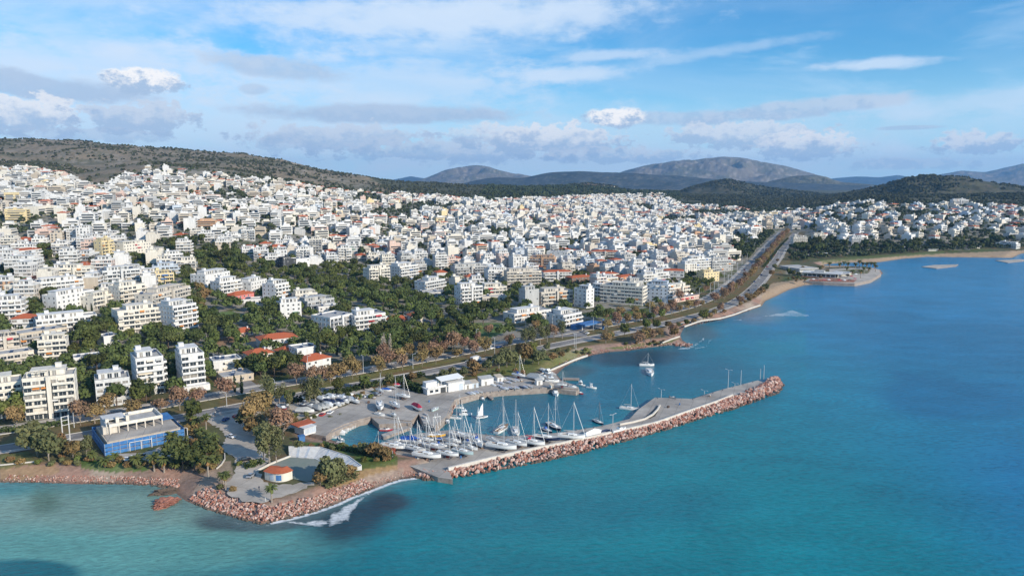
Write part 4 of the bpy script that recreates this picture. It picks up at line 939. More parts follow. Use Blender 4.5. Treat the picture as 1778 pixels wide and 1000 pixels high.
B(56, 492, 144, 484, 4, 13, 'strip', 'white', 'long white block with row of small square attic windows', None)
B(98, 466, 158, 464, 5, 13, 'split', 'cream', 'cream block with dark red roof edge', 'cream block with dark red roof edge')
B(178, 471, 242, 466, 5, 13, 'split', 'palegrey', 'pale grey block with a tall white vertical wall strip', None)
B(206, 498, 252, 492, 5, 13, 'balc', 'ivory', 'ivory block with a big blank white side and long balconies', None)
B(264, 512, 330, 496, 5, 14, 'split', 'beige', 'beige angled block with crown of white roof sheds', 'beige angled block')
B(356, 478, 399, 471, 4, 16, 'blank', 'white', 'bare white windowless block beside the green park', 'bare white windowless block')
B(381, 490, 418, 485, 4, 12, 'balc', 'white', 'small white balcony block in front of the bare white block', None)
B(30, 435, 72, 431, 4, 12, 'balc', 'white', 'white balcony block with long salmon roof', 'white block with salmon roof', roofk='attic')
B(6, 450, 64, 449, 5, 13, 'strip', 'white', 'bright white stepped block left of the park trees', None)
B(176, 419, 197, 417, 6, 10, 'split', 'yellow', 'tall narrow yellow apartment block', 'tall yellow block')
B(140, 421, 172, 420, 5, 10, 'balc', 'rose', 'rose block with curved balconies left of the yellow tower', None)
B(278, 442, 318, 440, 4, 12, 'balc', 'white', 'white block with thick white balconies at the park corner', None)
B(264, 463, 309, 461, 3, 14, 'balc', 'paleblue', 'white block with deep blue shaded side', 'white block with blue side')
B(214, 425, 262, 420, 4, 12, 'plain', 'cream', 'cream block right of the tall yellow tower', None)
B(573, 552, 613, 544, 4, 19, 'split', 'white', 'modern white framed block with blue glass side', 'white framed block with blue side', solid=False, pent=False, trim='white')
B(616, 549, 669, 543, 4, 14, 'balc', 'white', 'white block with rust red awnings and dark glazed roof storey', 'white block with rust awnings', awn='awning_red')
B(486, 527, 523, 524, 4, 12, 'plain', 'white', 'plain white cube block with small square windows', 'plain white cube block', pent=True)
B(477, 494, 501, 490, 5, 14, 'balc', 'white', 'white block with terraces right of the pink house', None)
B(436, 490, 463, 484, 3, 12, 'plain', 'white', 'white block with red roof patch behind the pink house', None)
B(407, 513, 441, 507, 2, 11, 'plain', 'pink', 'bright pink house with red hipped roof', 'bright pink house', roofk='hip', cat='house', name='house')
B(513, 511, 551, 508, 3, 12, 'balc', 'ivory', 'ivory stepped block behind the unfinished grey one', None)
B(534, 524, 580, 517, 3, 12, 'split', 'grey', 'grey open framed three storey block among trees', 'grey open framed block', solid=False)
B(452, 590, 516, 583, 2, 13, 'plain', 'white', 'large white villa with bright red hipped roof', 'large red roofed villa', roofk='hip', cat='villa', name='villa')
B(433, 616, 474, 610, 2, 11, 'split', 'cream', 'cream villa with small red hipped roof and white terraces', 'cream villa with terraces', roofk='hip', cat='villa', name='villa')
B(490, 611, 513, 607, 2, 10, 'plain', 'white', 'narrow white house with red roof beside the white block', None, roofk='hip', cat='house', name='house')
B(516, 606, 549, 601, 3, 12, 'blank', 'white', 'blank white house with flat roof between two red roofs', None, pent=False, cat='house', name='house')
B(532, 627, 574, 618, 2, 12, 'plain', 'white', 'white house with wide low red roof nearest the avenue', 'white house nearest the avenue', roofk='hip', cat='house', name='house')
B(714, 548, 735, 546, 2, 9, 'plain', 'ivory', 'small ivory house with red roof in the pine grove', 'small red roofed house in the pines', roofk='hip', cat='house', name='house')
B(672, 553, 704, 553, 1, 7, 'blank', 'brick', 'long low brick red roofed shed in the grove', None, roofk='hip', cat='shed', name='shed')
B(416, 577, 440, 572, 1, 8, 'plain', 'rose', 'small rose house with red roof peak among trees', None, roofk='hip', cat='house', name='house')
B(491, 452, 514, 450, 3, 13, 'blank', 'dark', 'black clad box building with bare walls', 'black clad box')
B(514, 450, 537, 448, 3, 13, 'blank', 'white', 'white wing joined to the black clad box', None, pent=False)
B(641, 467, 677, 464, 5, 13, 'split', 'ivory', 'ivory five storey block at the north edge of the grove', None)
B(694, 463, 726, 459, 5, 16, 'balc', 'white', 'white block with blue shaded side behind the grove', 'white block behind the grove')
B(738, 490, 773, 484, 4, 13, 'balc', 'palegrey', 'pale grey balcony block right of the grove', 'pale grey block right of the grove')
B(800, 499, 838, 496, 5, 13, 'split', 'white', 'white five storey block with ribbed front and dark window slots', 'white ribbed block')
B(840, 499, 880, 497, 3, 15, 'balc', 'ivory', 'ivory terraced block joined to the white ribbed block', None)
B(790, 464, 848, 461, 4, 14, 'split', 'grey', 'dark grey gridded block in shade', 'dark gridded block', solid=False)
B(880, 472, 940, 470, 5, 13, 'balc', 'beige', 'wide beige block with striped long balconies', 'wide beige striped block')
B(912, 504, 936, 502, 5, 11, 'blank', 'grey', 'grey block with a bare concrete wall to the sea', None)
B(940, 508, 995, 504, 4, 13, 'split', 'beige', 'beige block with dark timber coloured panels and balconies', 'block with dark panels', awn='awning_orange')
B(997, 500, 1018, 503, 5, 10, 'plain', 'white', 'white stepped narrow block with glazed stair', None)
B(1020, 497, 1044, 499, 4, 12, 'balc', 'white', 'white block with long balconies and a pink roof patch', None)
B(1042, 494, 1116, 499, 5, 13, 'strip', 'ivory', 'very long ivory five storey slab with continuous balconies', 'very long ivory slab')
B(1123, 493, 1160, 495, 5, 14, 'plain', 'paleblue', 'pale blue white block with rows of small windows', 'pale blue block')
B(1160, 495, 1169, 494, 5, 12, 'balc', 'white', 'narrow white balcony tower joined to the pale blue block', None)
B(1170, 500, 1198, 496, 3, 12, 'split', 'orange', 'orange tinted three storey block by the avenue', 'orange tinted block by the avenue', trim='cream')
B(1171, 519, 1214, 512, 1, 12, 'blank', 'rose', 'low shop with long red fascia and white flat roof', None, pent=False, cat='shop', name='shop', awn='awning_red')
B(893, 546, 957, 537, 2, 14, 'strip', 'palegrey', 'low flat roofed building with brick coloured strips', 'low flat building with brick strips', trim='white', awn='awning_orange')
B(978, 548, 1010, 542, 3, 17, 'balc', 'white', 'modern white three storey block on the avenue corner', 'modern white corner block')
B(944, 472, 993, 471, 4, 12, 'split', 'white', 'white block under a long bright red roof', 'white block with long red roof', roofk='attic')
B(993, 482, 1031, 479, 3, 12, 'plain', 'brown', 'row of dark houses under orange terracotta gables', 'dark houses with terracotta gables', roofk='attic')
B(1033, 476, 1075, 474, 3, 12, 'balc', 'ivory', 'ivory terrace block with red roofs over three bays', None, roofk='attic')
B(1078, 481, 1108, 478, 3, 12, 'balc', 'rose', 'rose terrace block with red roof beside the ivory one', None, roofk='attic')
B(920, 447, 963, 448, 4, 12, 'split', 'orange', 'orange and dark panelled apartment block', 'orange and dark panelled block', solid=False)
B(949, 437, 985, 438, 4, 18, 'blank', 'palegrey', 'big pale grey box building with flat green roof', 'big pale grey box', pent=False)
B(1026, 436, 1077, 437, 4, 13, 'split', 'ivory', 'ivory block with brown red attic storey', 'ivory block with brown attic', roofk='attic')
B(895, 435, 913, 434, 4, 12, 'blank', 'paleblue', 'pale blue grey box near the orange panelled block', None)
B(1152, 469, 1187, 470, 4, 13, 'strip', 'white', 'white block with red roof above the avenue bend', None, roofk='attic')
B(1197, 450, 1235, 448, 5, 14, 'strip', 'white', 'big white office like block with fine horizontal bands', 'big white banded block')
B(1237, 453, 1273, 451, 4, 13, 'strip', 'grey', 'grey banded block right of the white banded one', None)
B(1223, 474, 1249, 472, 3, 12, 'plain', 'yellow', 'pale yellow block behind the avenue palms', None)
B(1378, 412, 1402, 412, 4, 12, 'strip', 'ivory', 'ivory banded block just right of the avenue end', 'ivory block at the avenue end')
B(1413, 407, 1434, 407, 4, 10, 'split', 'cream', 'cream tall block among dark trees at the bay', 'cream block above the bay')
B(1479, 412, 1499, 412, 4, 10, 'balc', 'white', 'white framed balcony block above the bay trees', 'white framed block above the bay')
B(1730, 409, 1766, 411, 2, 14, 'strip', 'white', 'wide white low building near the right edge of the bay', 'wide white building at the right edge')
B(1655, 344, 1683, 344, 5, 12, 'split', 'white', 'large white block standing alone below the dark hill', 'large white block below the dark hill')
NEAR_N = len(PLACED)
FH_BUILD = NEAR_N

# special landmarks, used in labels
LANDMARKS += [('blue wrapped building', 240, 750), ('white truck', 826, 624), ('yacht club', 770, 668), ('white stadium stand', 560, 785), ('curved kiosk', 485, 820), ('breakwater tip', 1340, 660), ('beach restaurant', 1440, 478)]
def px_of(o, dz=4.0): return project(o.location.x, o.location.y, o.location.z + dz)
def near_labels(objs, desc, marks=None):
    """labels every one of a kind by its rank of nearness to a landmark"""
    marks = marks or LANDMARKS; P = np.array([px_of(o) for o in objs]); L = np.array([m[1:3] for m in marks])
    D = np.hypot(P[:, None, 0] - L[None, :, 0], (P[:, None, 1] - L[None, :, 1]) * 1.6); rk = D.argsort(0).argsort(0)
    for i, o in enumerate(objs):
        j = int(np.argmin(rk[i] * 1000 + D[i])); n = rk[i, j] + 1
        o['label'] = (desc if isinstance(desc, str) else desc[i]) + (', nearest to the ' if n == 1 else ', %s nearest to the ' % ordinal(int(n))) + marks[j][0]

# ---- the fabric of the town: plots on jittered street grids
GREENS = [(320, 430, 50, 12), (380, 450, 48, 15), (432, 470, 42, 13), (505, 484, 62, 15), (610, 502, 70, 30), (690, 525, 55, 26), (24, 484, 20, 13), (88, 450, 18, 10), (0, 375, 22, 22), (405, 343, 34, 8), (690, 372, 44, 9), (745, 360, 60, 6), (460, 402, 20, 7), (630, 345, 30, 7),
          (860, 408, 22, 8), (820, 395, 16, 6), (1000, 423, 22, 9), (1290, 435, 22, 26), (1180, 385, 36, 6), (1110, 362, 30, 5), (1410, 433, 50, 12), (1250, 372, 60, 5), (1340, 368, 40, 4), (1480, 388, 25, 6), (1590, 375, 40, 5), (1440, 375, 15, 6), (1700, 412, 40, 8), (1500, 362, 20, 4), (1670, 360, 15, 5), (250, 455, 16, 10), (1280, 392, 16, 6), (1060, 400, 16, 6), (930, 395, 14, 6), (730, 425, 10, 8), (40, 395, 14, 10), (110, 385, 22, 6), (160, 400, 28, 7), (210, 405, 22, 6)]
NB = ([-300, 0, 60, 150, 260, 350, 450, 560, 650, 720, 800, 880, 950, 1030, 1110, 1200, 1300, 1345, 1372, 1378, 1400, 1500, 1600, 1700, 1778, 2300], [600, 590, 575, 545, 505, 462, 462, 462, 470, 482, 500, 500, 500, 505, 505, 488, 446, 400, 395, 418, 424, 420, 421, 419, 417, 415])
cand = []
for (X0, X1, Y0, Y1, ang) in ((-2200, 3600, 430, 4300, R(38)),):
    ca, sa = math.cos(ang), math.sin(ang)
    us, vs = np.arange(-3600, 4400, 22.0), np.arange(-3600, 4600, 27.0)
    U, Vv = np.meshgrid(us, vs, indexing='ij'); iu = np.round(U / 22).astype(int); iv = np.round(Vv / 27).astype(int)
    # streets: every third column and every second row carries a road
    U = U + (iu % 3 == 1) * 2.5 - (iu % 3 == 2) * 2.5; Vv = Vv + np.where(iv % 2 == 0, -2.5, 2.5)
    warp = (fbm(U / 500 + 3, Vv / 500 + 1, 3) - .5) * 140
    U = U + warp; Vv = Vv + warp * .6
    X = U * ca + Vv * sa; Y = -U * sa + Vv * ca
    X += nr.uniform(-2.2, 2.2, X.shape); Y += nr.uniform(-2.2, 2.2, X.shape)
    k = (Y > 420) & (Y < 4300) & (np.abs(X) < Y * .86 + 60); X, Y = X[k], Y[k]
    sd = sdist(X, Y); z = height(X, Y, sd); px, py = project(X, Y, z)
    top = np.interp(px, TOWN_TOP[0], TOWN_TOP[1]) + 5 + 3 * (fbm(X / 90, Y / 90, 2) - .5); bot = np.interp(px, NB[0], NB[1])
    ok = (sd > 45) & (py > top) & (py < bot) & (px > -90) & (px < 1870)
    dS = np.full(X.shape, 1e9)
    for q in SEA[::4]: dS = np.minimum(dS, (X - q[0]) ** 2 + (Y - q[1]) ** 2)
    # land side is left of the road; keep the avenue free
    ok &= np.sqrt(dS) > 50
    g = np.zeros(X.shape, bool)
    for (a, b, rx, ry) in GREENS: g |= ((px - a) / rx) ** 2 + ((py - b) / ry) ** 2 + (fbm(X / 40, Y / 40, 2) - .5) < 1
    ok &= ~g | (nr.rand(*X.shape) < .05)
    ok &= nr.rand(*X.shape) < np.where(px > 1378, .60, .82 - .16 * (Y > 1000) * (fbm(X / 150, Y / 150, 2) > .56))
    for (a, b, c, d_) in ((1440, 1778, 330, 352),): ok &= ~((px > a) & (px < b) & (py > c) & (py < d_))
    X, Y, z, px, py = X[ok], Y[ok], z[ok], px[ok], py[ok]
keep = np.ones(len(X), bool)
for p in PLACED: keep &= np.hypot(X - p[0], Y - p[1]) > p[2] + 5.5
X, Y, z, px, py = X[keep], Y[keep], z[keep], px[keep], py[keep]
order = np.argsort(np.hypot(X, Y)); X, Y, z, px, py = X[order], Y[order], z[order], px[order], py[order]
NT = len(X); print('town plots', NT)
TOWNX, TOWNY = X, Y
ROT = R(38) * -1 + np.where(px > 1380, R(18), 0) + nr.normal(0, R(5), NT); ROT = np.where(nr.rand(NT) < .2, ROT + R(90), ROT)
# plots near the left edge face the camera more squarely
ROT = ROT + R(54) + np.interp(px, [0, 900, 1778], [-R(2), R(10), R(0)])
PAL = ['white', 'white', 'white', 'ivory', 'cream', 'beige', 'palegrey', 'grey', 'ivory', 'rose', 'paleblue', 'tan', 'white', 'palegrey', 'ivory', 'palegrey']
small_r = (px > 1378) | (py < np.interp(px, TOWN_TOP[0], TOWN_TOP[1]) + 16)
NF = np.where(small_r, nr.choice([2, 2, 3, 3], NT), nr.choice([2, 3, 3, 4, 4, 5], NT)); NF = np.where((nr.rand(NT) < .12), 2, NF)
WW = nr.uniform(11.5, 18.5, NT); DD = nr.uniform(10, 15.5, NT)
n_ind = min(300 - NEAR_N, NT)
town_objs, town_desc = [], []
adj = {'white': 'white', 'ivory': 'ivory', 'cream': 'cream', 'beige': 'beige', 'palegrey': 'pale grey', 'grey': 'grey', 'rose': 'rose', 'paleblue': 'pale blue', 'tan': 'tan', 'yellow': 'yellow', 'orange': 'orange'}
words = {2: 'two', 3: 'three', 4: 'four', 5: 'five', 6: 'six'}
for i in range(n_ind):
    wall = rnd.choice(PAL if rnd.random() > .02 else ['yellow', 'orange']); st = rnd.choice(['balc', 'balc', 'split', 'split', 'plain', 'strip', 'balc'])
    rk = 'hip' if NF[i] == 2 and rnd.random() < .5 else ('attic' if rnd.random() < .04 else 'flat')
    o = building('apartment_building' if NF[i] > 2 else 'house', (X[i], Y[i], z[i]), ROT[i], WW[i], DD[i], int(NF[i]), st, wall, False, 900 + i, '', cat='apartment block' if NF[i] > 2 else 'house', group='buildings filling the white town', roofk=rk, solid=rnd.random() < .75, trim=('white' if rnd.random() < .6 else None))
    town_objs.append(o); town_desc.append('%s %s storey %s' % (adj[wall], words[int(NF[i])], 'block' if NF[i] > 2 else 'house'))
PMARK = list(LANDMARKS)
for i in range(NT): 
    if i < n_ind: PLACED.append((X[i], Y[i], math.hypot(WW[i], DD[i]) / 2, WW[i], DD[i], ROT[i]))
near_labels(town_objs, town_desc)

# ---- the rest of the town as one mass of real boxes
class Boxes:
    def __init__(s): s.a = []
    def add(s, cx, cy, rot, lx, ly, z0, sx, sy, sz, m):   # lx, ly offsets in the box frame
        n = len(cx); f = lambda v: np.broadcast_to(np.asarray(v, float), (n,))
        s.a.append(np.stack([f(v) for v in (cx, cy, rot, lx, ly, z0, sx, sy, sz, m)], 1))
    def mesh(s, name, mats):
        a = np.concatenate(s.a); n = len(a); c, sn = np.cos(a[:, 2]), np.sin(a[:, 2])
        sgn = np.array([(-1, -1, 0), (1, -1, 0), (1, 1, 0), (-1, 1, 0), (-1, -1, 1), (1, -1, 1), (1, 1, 1), (-1, 1, 1)], float)
        lx = a[:, 3:4] + sgn[None, :, 0] * a[:, 6:7] / 2; ly = a[:, 4:5] + sgn[None, :, 1] * a[:, 7:8] / 2
        V = np.stack([a[:, 0:1] + lx * c[:, None] - ly * sn[:, None], a[:, 1:2] + lx * sn[:, None] + ly * c[:, None], a[:, 5:6] + sgn[None, :, 2] * a[:, 8:9]], -1).reshape(-1, 3)
        f = np.array([(4, 5, 6, 7), (0, 1, 5, 4), (1, 2, 6, 5), (2, 3, 7, 6), (3, 0, 4, 7)])
        Fc = (np.arange(n)[:, None, None] * 8 + f[None]).reshape(-1, 4); mi = np.repeat(a[:, 9].astype(int), 5)
        return np_mesh(name, V, Fc, mats, mi)
BX = Boxes(); FMX = 0; FM = ['white', 'ivory', 'cream', 'palegrey', 'beige', 'grey', 'rose', 'paleblue', 'yellow', 'terracotta', 'glass', 'shutter', 'roof', 'orange', 'tan']
x, y, zz, ro, nf, w, d = X[n_ind:], Y[n_ind:], z[n_ind:], ROT[n_ind:], NF[n_ind:], WW[n_ind:], DD[n_ind:]
n = len(x); w = w * np.where(nr.rand(n) < .22, nr.uniform(1.3, 1.7, n), 1.0); mi = nr.choice(len(FM), n, p=np.array([.24, .16, .08, .18, .10, .09, .04, .03, .01, 0, 0, 0, 0, .005, .065]))
tm = np.where(nr.rand(n) < .35, 0, mi)
BX.add(x, y, ro, 0, 0, zz - 8, w, d, 8 + nf * FH, mi)
style = nr.rand(n)
for k in range(6):
    s = (nf > k) & (nr.rand(n) < .96); a = (x[s], y[s], ro[s]); q = style[s]
    # dark run of doors, then the balcony in front of it
    wv = w[s] * nr.uniform(.55, .95, s.sum())
    BX.add(*a, (w[s] - wv) * nr.uniform(-.4, .4, s.sum()), -d[s] / 2, zz[s] + k * FH + .55, wv, .16, nr.uniform(1.5, 2.1, s.sum()), np.where(nr.rand(s.sum()) < .75, 10, 11))
    s2 = s & (style < .72) & (k > 0)
    BX.add(x[s2], y[s2], ro[s2], 0, -d[s2] / 2 - .7, zz[s2] + k * FH - .15, w[s2] * nr.uniform(.75, 1.0, s2.sum()), 1.4, 1.0, tm[s2])
    s3 = s2 & (np.hypot(x, y) < 2000)
    BX.add(x[s3], y[s3], ro[s3], w[s3] / 2, 0, zz[s3] + k * FH + .6, .16, d[s3] * .7, 1.6, 10)
    BX.add(x[s3], y[s3], ro[s3], w[s3] / 2 + .5, 0, zz[s3] + k * FH - .15, 1.0, d[s3] * .8, .95, tm[s3])
rt = nr.rand(n)
s = rt < .55; BX.add(x[s], y[s], ro[s], nr.uniform(-2, 2, s.sum()), nr.uniform(-1, 2, s.sum()), zz[s] + nf[s] * FH, w[s] * .55, d[s] * .5, 2.8, tm[s])
s = (rt > .3); BX.add(x[s], y[s], ro[s], nr.uniform(-4, 4, s.sum()), nr.uniform(-3, 3, s.sum()), zz[s] + nf[s] * FH, 3, 3.2, np.where(rt[s] < .55, 5.2, 2.5), tm[s])
s = rt < .75; BX.add(x[s], y[s], ro[s], 0, -d[s] / 2, zz[s] + nf[s] * FH, w[s], .25, .8, tm[s]); BX.add(x[s], y[s], ro[s], -w[s] / 2, 0, zz[s] + nf[s] * FH, .25, d[s], .8, tm[s])
s = rt > .8; BX.add(x[s], y[s], ro[s], 0, 0, zz[s] + nf[s] * FH + .02, w[s] * .9, d[s] * .9, .15, 12)
s = (rt > .93) | ((nf == 2) & (rt > .7)); BX.add(x[s], y[s], ro[s], 0, 0, zz[s] + nf[s] * FH + .1, w[s] + .8, d[s] + .8, .8, 9); BX.add(x[s], y[s], ro[s], 0, 0, zz[s] + nf[s] * FH + .9, w[s] * .6, d[s] * .5, .7, 9)
for _ in range(3):
    s = (nr.rand(n) < .5) & (np.hypot(x, y) < 1600); BX.add(x[s], y[s], ro[s], nr.uniform(-5, 5, s.sum()), nr.uniform(-4, 4, s.sum()), zz[s] + nf[s] * FH + .2, 1.8, 1.4, .9, np.where(nr.rand(s.sum()) < .5, 10, 0))


me = BX.mesh('town_buildings', [M[k] for k in FM])
tag(link('town_buildings', me), 'dense mass of white and cream flat roofed buildings climbing the slope', 'town', kind='stuff')
print('boxes', len(np.concatenate(BX.a)))
# ------------------------------------------------------------------ vegetation
def clump_mesh(name, lobes, n, size, mats, seed, droop=0.0, up=0.35):
    """leaf clumps: bent leaf faces spread through the volume of several lobes"""
    r = np.random.RandomState(seed); L = np.array([l[:6] for l in lobes], float); vol = L[:, 3] * L[:, 4] * L[:, 5]; k = r.choice(len(L), n, p=vol ** .8 / (vol ** .8).sum())
    dv = r.normal(size=(n, 3)); dv /= np.linalg.norm(dv, axis=1)[:, None]; rad = r.uniform(.35, 1.0, n) ** .55 * (1 + r.normal(0, .07, n))
    c = L[k, :3] + dv * L[k, 3:6] * rad[:, None]
    nn = dv + r.normal(0, .55, (n, 3)) + np.array([0, 0, up]); nn /= np.linalg.norm(nn, axis=1)[:, None]
    t = np.cross(nn, r.normal(size=(n, 3))); t /= np.linalg.norm(t, axis=1)[:, None]; b = np.cross(nn, t)
    s = (size * r.uniform(.6, 1.35, n))[:, None]; asp = r.uniform(.5, .9, n)[:, None]
    if droop: b = b * (1 - droop) + np.array([0, 0, -1]) * droop
    V = np.stack([c - t * s - b * s * asp, c + t * s - b * s * asp * .7, c + t * s * .8 + b * s * asp + nn * s * .25, c - t * s * .9 + b * s * asp - nn * s * .15], 1).reshape(-1, 3)
    return np_mesh(name, V, np.arange(n * 4).reshape(-1, 4), mats)
def trunk_mb(h, r0, limbs, seed, spread=.5):
    r = random.Random(seed); b = MB(); b.tube([(0, 0, -.6), (r.uniform(-.1, .1), 0, h * .5), (r.uniform(-.3, .3), r.uniform(-.3, .3), h)], [r0, r0 * .75, r0 * .45], 6)
    for i in range(limbs):
        a = i * 2.4 + r.uniform(-.3, .3); z0 = h * r.uniform(.55, .95); L = h * spread * r.uniform(.7, 1.1)
        b.tube([(0, 0, z0), (math.cos(a) * L * .5, math.sin(a) * L * .5, z0 + L * .45), (math.cos(a) * L, math.sin(a) * L, z0 + L * .8)], [r0 * .4, r0 * .28, r0 * .12], 5)
    return b
def lobes_round(seed, R_, zc, n, flat=.75):
    r = random.Random(seed); L = [(0, 0, zc, R_ * .75, R_ * .75, R_ * flat * .8)]
    for i in range(n):
        a = r.uniform(0, 6.28); d = R_ * r.uniform(.35, .62); q = R_ * r.uniform(.34, .52); L.append((math.cos(a) * d, math.sin(a) * d, zc + R_ * flat * r.uniform(-.45, .6), q, q, q * r.uniform(.7, 1)))
    return L
TREES = {}
def tree_proto(kind, variant):
    key = (kind, variant)
    if key in TREES: return TREES[key]
    s = hash(kind) % 1000 if False else sum(map(ord, kind)) * 7 + variant * 131
    if kind == 'pine_tree': tr = trunk_mb(5, .3, 4, s); cr = clump_mesh('crown', lobes_round(s, 4.2, 6.6, 7, .62), 620, .46, M['pine'], s); bark = 'bark'
    elif kind == 'green_tree': tr = trunk_mb(3.2, .25, 4, s); cr = clump_mesh('crown', lobes_round(s, 3.6, 5.2, 7, .9), 620, .42, M['leaf'], s); bark = 'bark'
    elif kind == 'plane_tree': tr = trunk_mb(3.4, .28, 6, s, .7); cr = clump_mesh('crown', lobes_round(s, 4.6, 6.6, 8, .8), 760, .36, M['rust' if variant % 3 else 'rosy'], s); bark = 'palebark'
    elif kind == 'olive_tree': tr = trunk_mb(2.2, .22, 4, s, .6); cr = clump_mesh('crown', lobes_round(s, 3.2, 3.8, 7, .75), 560, .36, M['straw' if variant % 2 else 'olive'], s); bark = 'palebark'
    elif kind == 'eucalyptus_tree':
        r = random.Random(s); L = []
        for i in range(9): a = r.uniform(0, 6.28); d = r.uniform(.3, 2.6); q = r.uniform(1.3, 2.1); L.append((math.cos(a) * d, math.sin(a) * d, r.uniform(5.5, 12.5), q, q, q * 1.5))
        tr = trunk_mb(7, .3, 6, s, .45); cr = clump_mesh('crown', L, 900, .38, M['olive'], s, droop=.5); bark = 'palebark'
    elif kind == 'cypress_tree': tr = trunk_mb(2, .2, 0, s); cr = clump_mesh('crown', [(0, 0, 2.6, 1.1, 1.1, 2.2), (0, 0, 5.5, 1.05, 1.05, 2.8), (0, 0, 8.6, .7, .7, 2.2), (0, 0, 10.4, .35, .35, 1.4)], 520, .3, M['cypress'], s); bark = 'bark'
    elif kind == 'poplar_tree': tr = trunk_mb(5, .2, 5, s, .25); cr = clump_mesh('crown', [(0, 0, 5, 1.2, 1.2, 3.5), (0.2, 0, 9, 1.0, 1.0, 3.5), (0, 0, 12, .5, .5, 2.2)], 420, .24, M['bare'], s, droop=-.6); bark = 'palebark'
    elif kind == 'conifer_tree':
        tr = trunk_mb(13, .28, 0, s); L = []
        for i in range(9):
            z = 2.5 + i * 1.45; q = 2.9 * (1 - i / 10.5)
            for k in range(5): a = k * 1.257 + i; L.append((math.cos(a) * q * .55, math.sin(a) * q * .55, z, q * .5, q * .5, .35))
        cr = clump_mesh('crown', L, 850, .32, M['cypress'], s); bark = 'bark'
    elif kind == 'shrub': tr = trunk_mb(.8, .08, 3, s, .8); cr = clump_mesh('crown', lobes_round(s, 1.7, 1.3, 5, .7), 300, .26, M[['straw', 'olive', 'leaf'][variant % 3]], s); bark = 'bark'
    TREES[key] = (tr.mesh('trunk', M[bark]), cr); return TREES[key]
GROUPS = {'pine_tree': 'dark green pines among the houses', 'green_tree': 'green trees among the houses', 'plane_tree': 'rust brown trees along the avenue', 'olive_tree': 'straw and olive coloured shrubby trees by the shore', 'eucalyptus_tree': 'tall grey green eucalyptus trees',
          'cypress_tree': 'narrow dark cypresses', 'poplar_tree': 'bare pale poplars', 'conifer_tree': 'tall dark conifers', 'shrub': 'shrubs on the shore and verges', 'palm_tree': 'palms of the garden and beach'}
DESC = {'pine_tree': 'dark green spreading pine', 'green_tree': 'leafy green tree', 'plane_tree': 'rust brown winter tree', 'olive_tree': 'straw green shrubby tree', 'eucalyptus_tree': 'tall airy grey green tree', 'cypress_tree': 'narrow dark cypress', 'poplar_tree': 'bare pale poplar', 'conifer_tree': 'tall dark conifer', 'shrub': 'low shrub'}
PLANTS = {}
def blocked(x, y, m=1.5):
    for p in PLACED:
        dx, dy = x - p[0], y - p[1]
        if abs(dx) > 40 or abs(dy) > 40: continue
        c, s = math.cos(-p[5]), math.sin(-p[5]); lx, ly = dx * c - dy * s, dx * s + dy * c
        if abs(lx) < p[3] / 2 + m and abs(ly) < p[4] / 2 + m: return True
    return False
def hides(x, y):
    r = math.hypot(x, y)
    return any(blocked(x * (1 + k / r), y * (1 + k / r), .5) for k in (5, 9, 13))
def road_d(x, y): return float(np.min(np.hypot(SEA[:, 0] - x, SEA[:, 1] - y)))
SC = {'pine_tree': 1.22, 'green_tree': 1.2, 'plane_tree': 1.04, 'olive_tree': 1.1}
def plant(kind, x, y, s=1.0, z=None, variant=None, force=False):
    if not force and blocked(x, y): return None
    v = rnd.randrange(4 if kind not in ('cypress_tree', 'poplar_tree', 'conifer_tree') else 2) if variant is None else variant
    tm_, cm = tree_proto(kind, v); rz = rnd.uniform(0, 6.28)
    o = empty(kind, (x, y, H1(x, y) if z is None else z), rz); q = s * SC.get(kind, 1.0) * rnd.uniform(.85, 1.18); o.scale = (q * rnd.uniform(.9, 1.12), q * rnd.uniform(.9, 1.12), q * rnd.uniform(.88, 1.12))
    reg(o, link('trunk', tm_, o)); reg(o, link('crown', cm, o)); tag(o, DESC[kind], 'palm' if kind == 'palm_tree' else ('shrub' if kind == 'shrub' else 'tree'), GROUPS[kind]); PLANTS.setdefault(kind, []).append(o); return o
def patch(kinds, cx, cy, rx, ry, n, s=1.0, road=8, z=None):
    pts = []
    t = 0
    while len(pts) < n and t < n * 12:
        t += 1
        a, q = rnd.uniform(0, 6.28), math.sqrt(rnd.random()); px, py = cx + rx * q * math.cos(a), cy + ry * q * math.sin(a)
        g = G(px, py) if z is None else (*PZ(px, py, z), z)
        sp = 4.2 * s
        if any(math.hypot(g[0] - p[0], g[1] - p[1]) < sp for p in pts): continue
        rd = road_d(g[0], g[1])
        if road and g[1] < 1500 and rd < 40:
            # signed side of the avenue
            i = int(np.argmin(np.hypot(SEA[:, 0] - g[0], SEA[:, 1] - g[1]))); i = min(i, len(SEA) - 2); T = SEA[i + 1] - SEA[i]; sd_ = (T[0] * (g[1] - SEA[i][1]) - T[1] * (g[0] - SEA[i][0])) / np.linalg.norm(T)
            if -8 < sd_ < 8 or 17 < sd_ < 33: continue
        if blocked(g[0], g[1]) or (t < n * 8 and hides(g[0], g[1])): continue
        pts.append(g); plant(rnd.choice(kinds), g[0], g[1], s, g[2])
PG = ['pine_tree', 'pine_tree', 'green_tree']; GG = ['green_tree', 'green_tree', 'pine_tree']
patch(['olive_tree', 'green_tree'], 1375, 482, 16, 6, 6, .8); patch(['olive_tree'], 1440, 482, 40, 3, 7, .6, z=3.3); patch(['olive_tree'], 1400, 468, 30, 4, 5, .8)
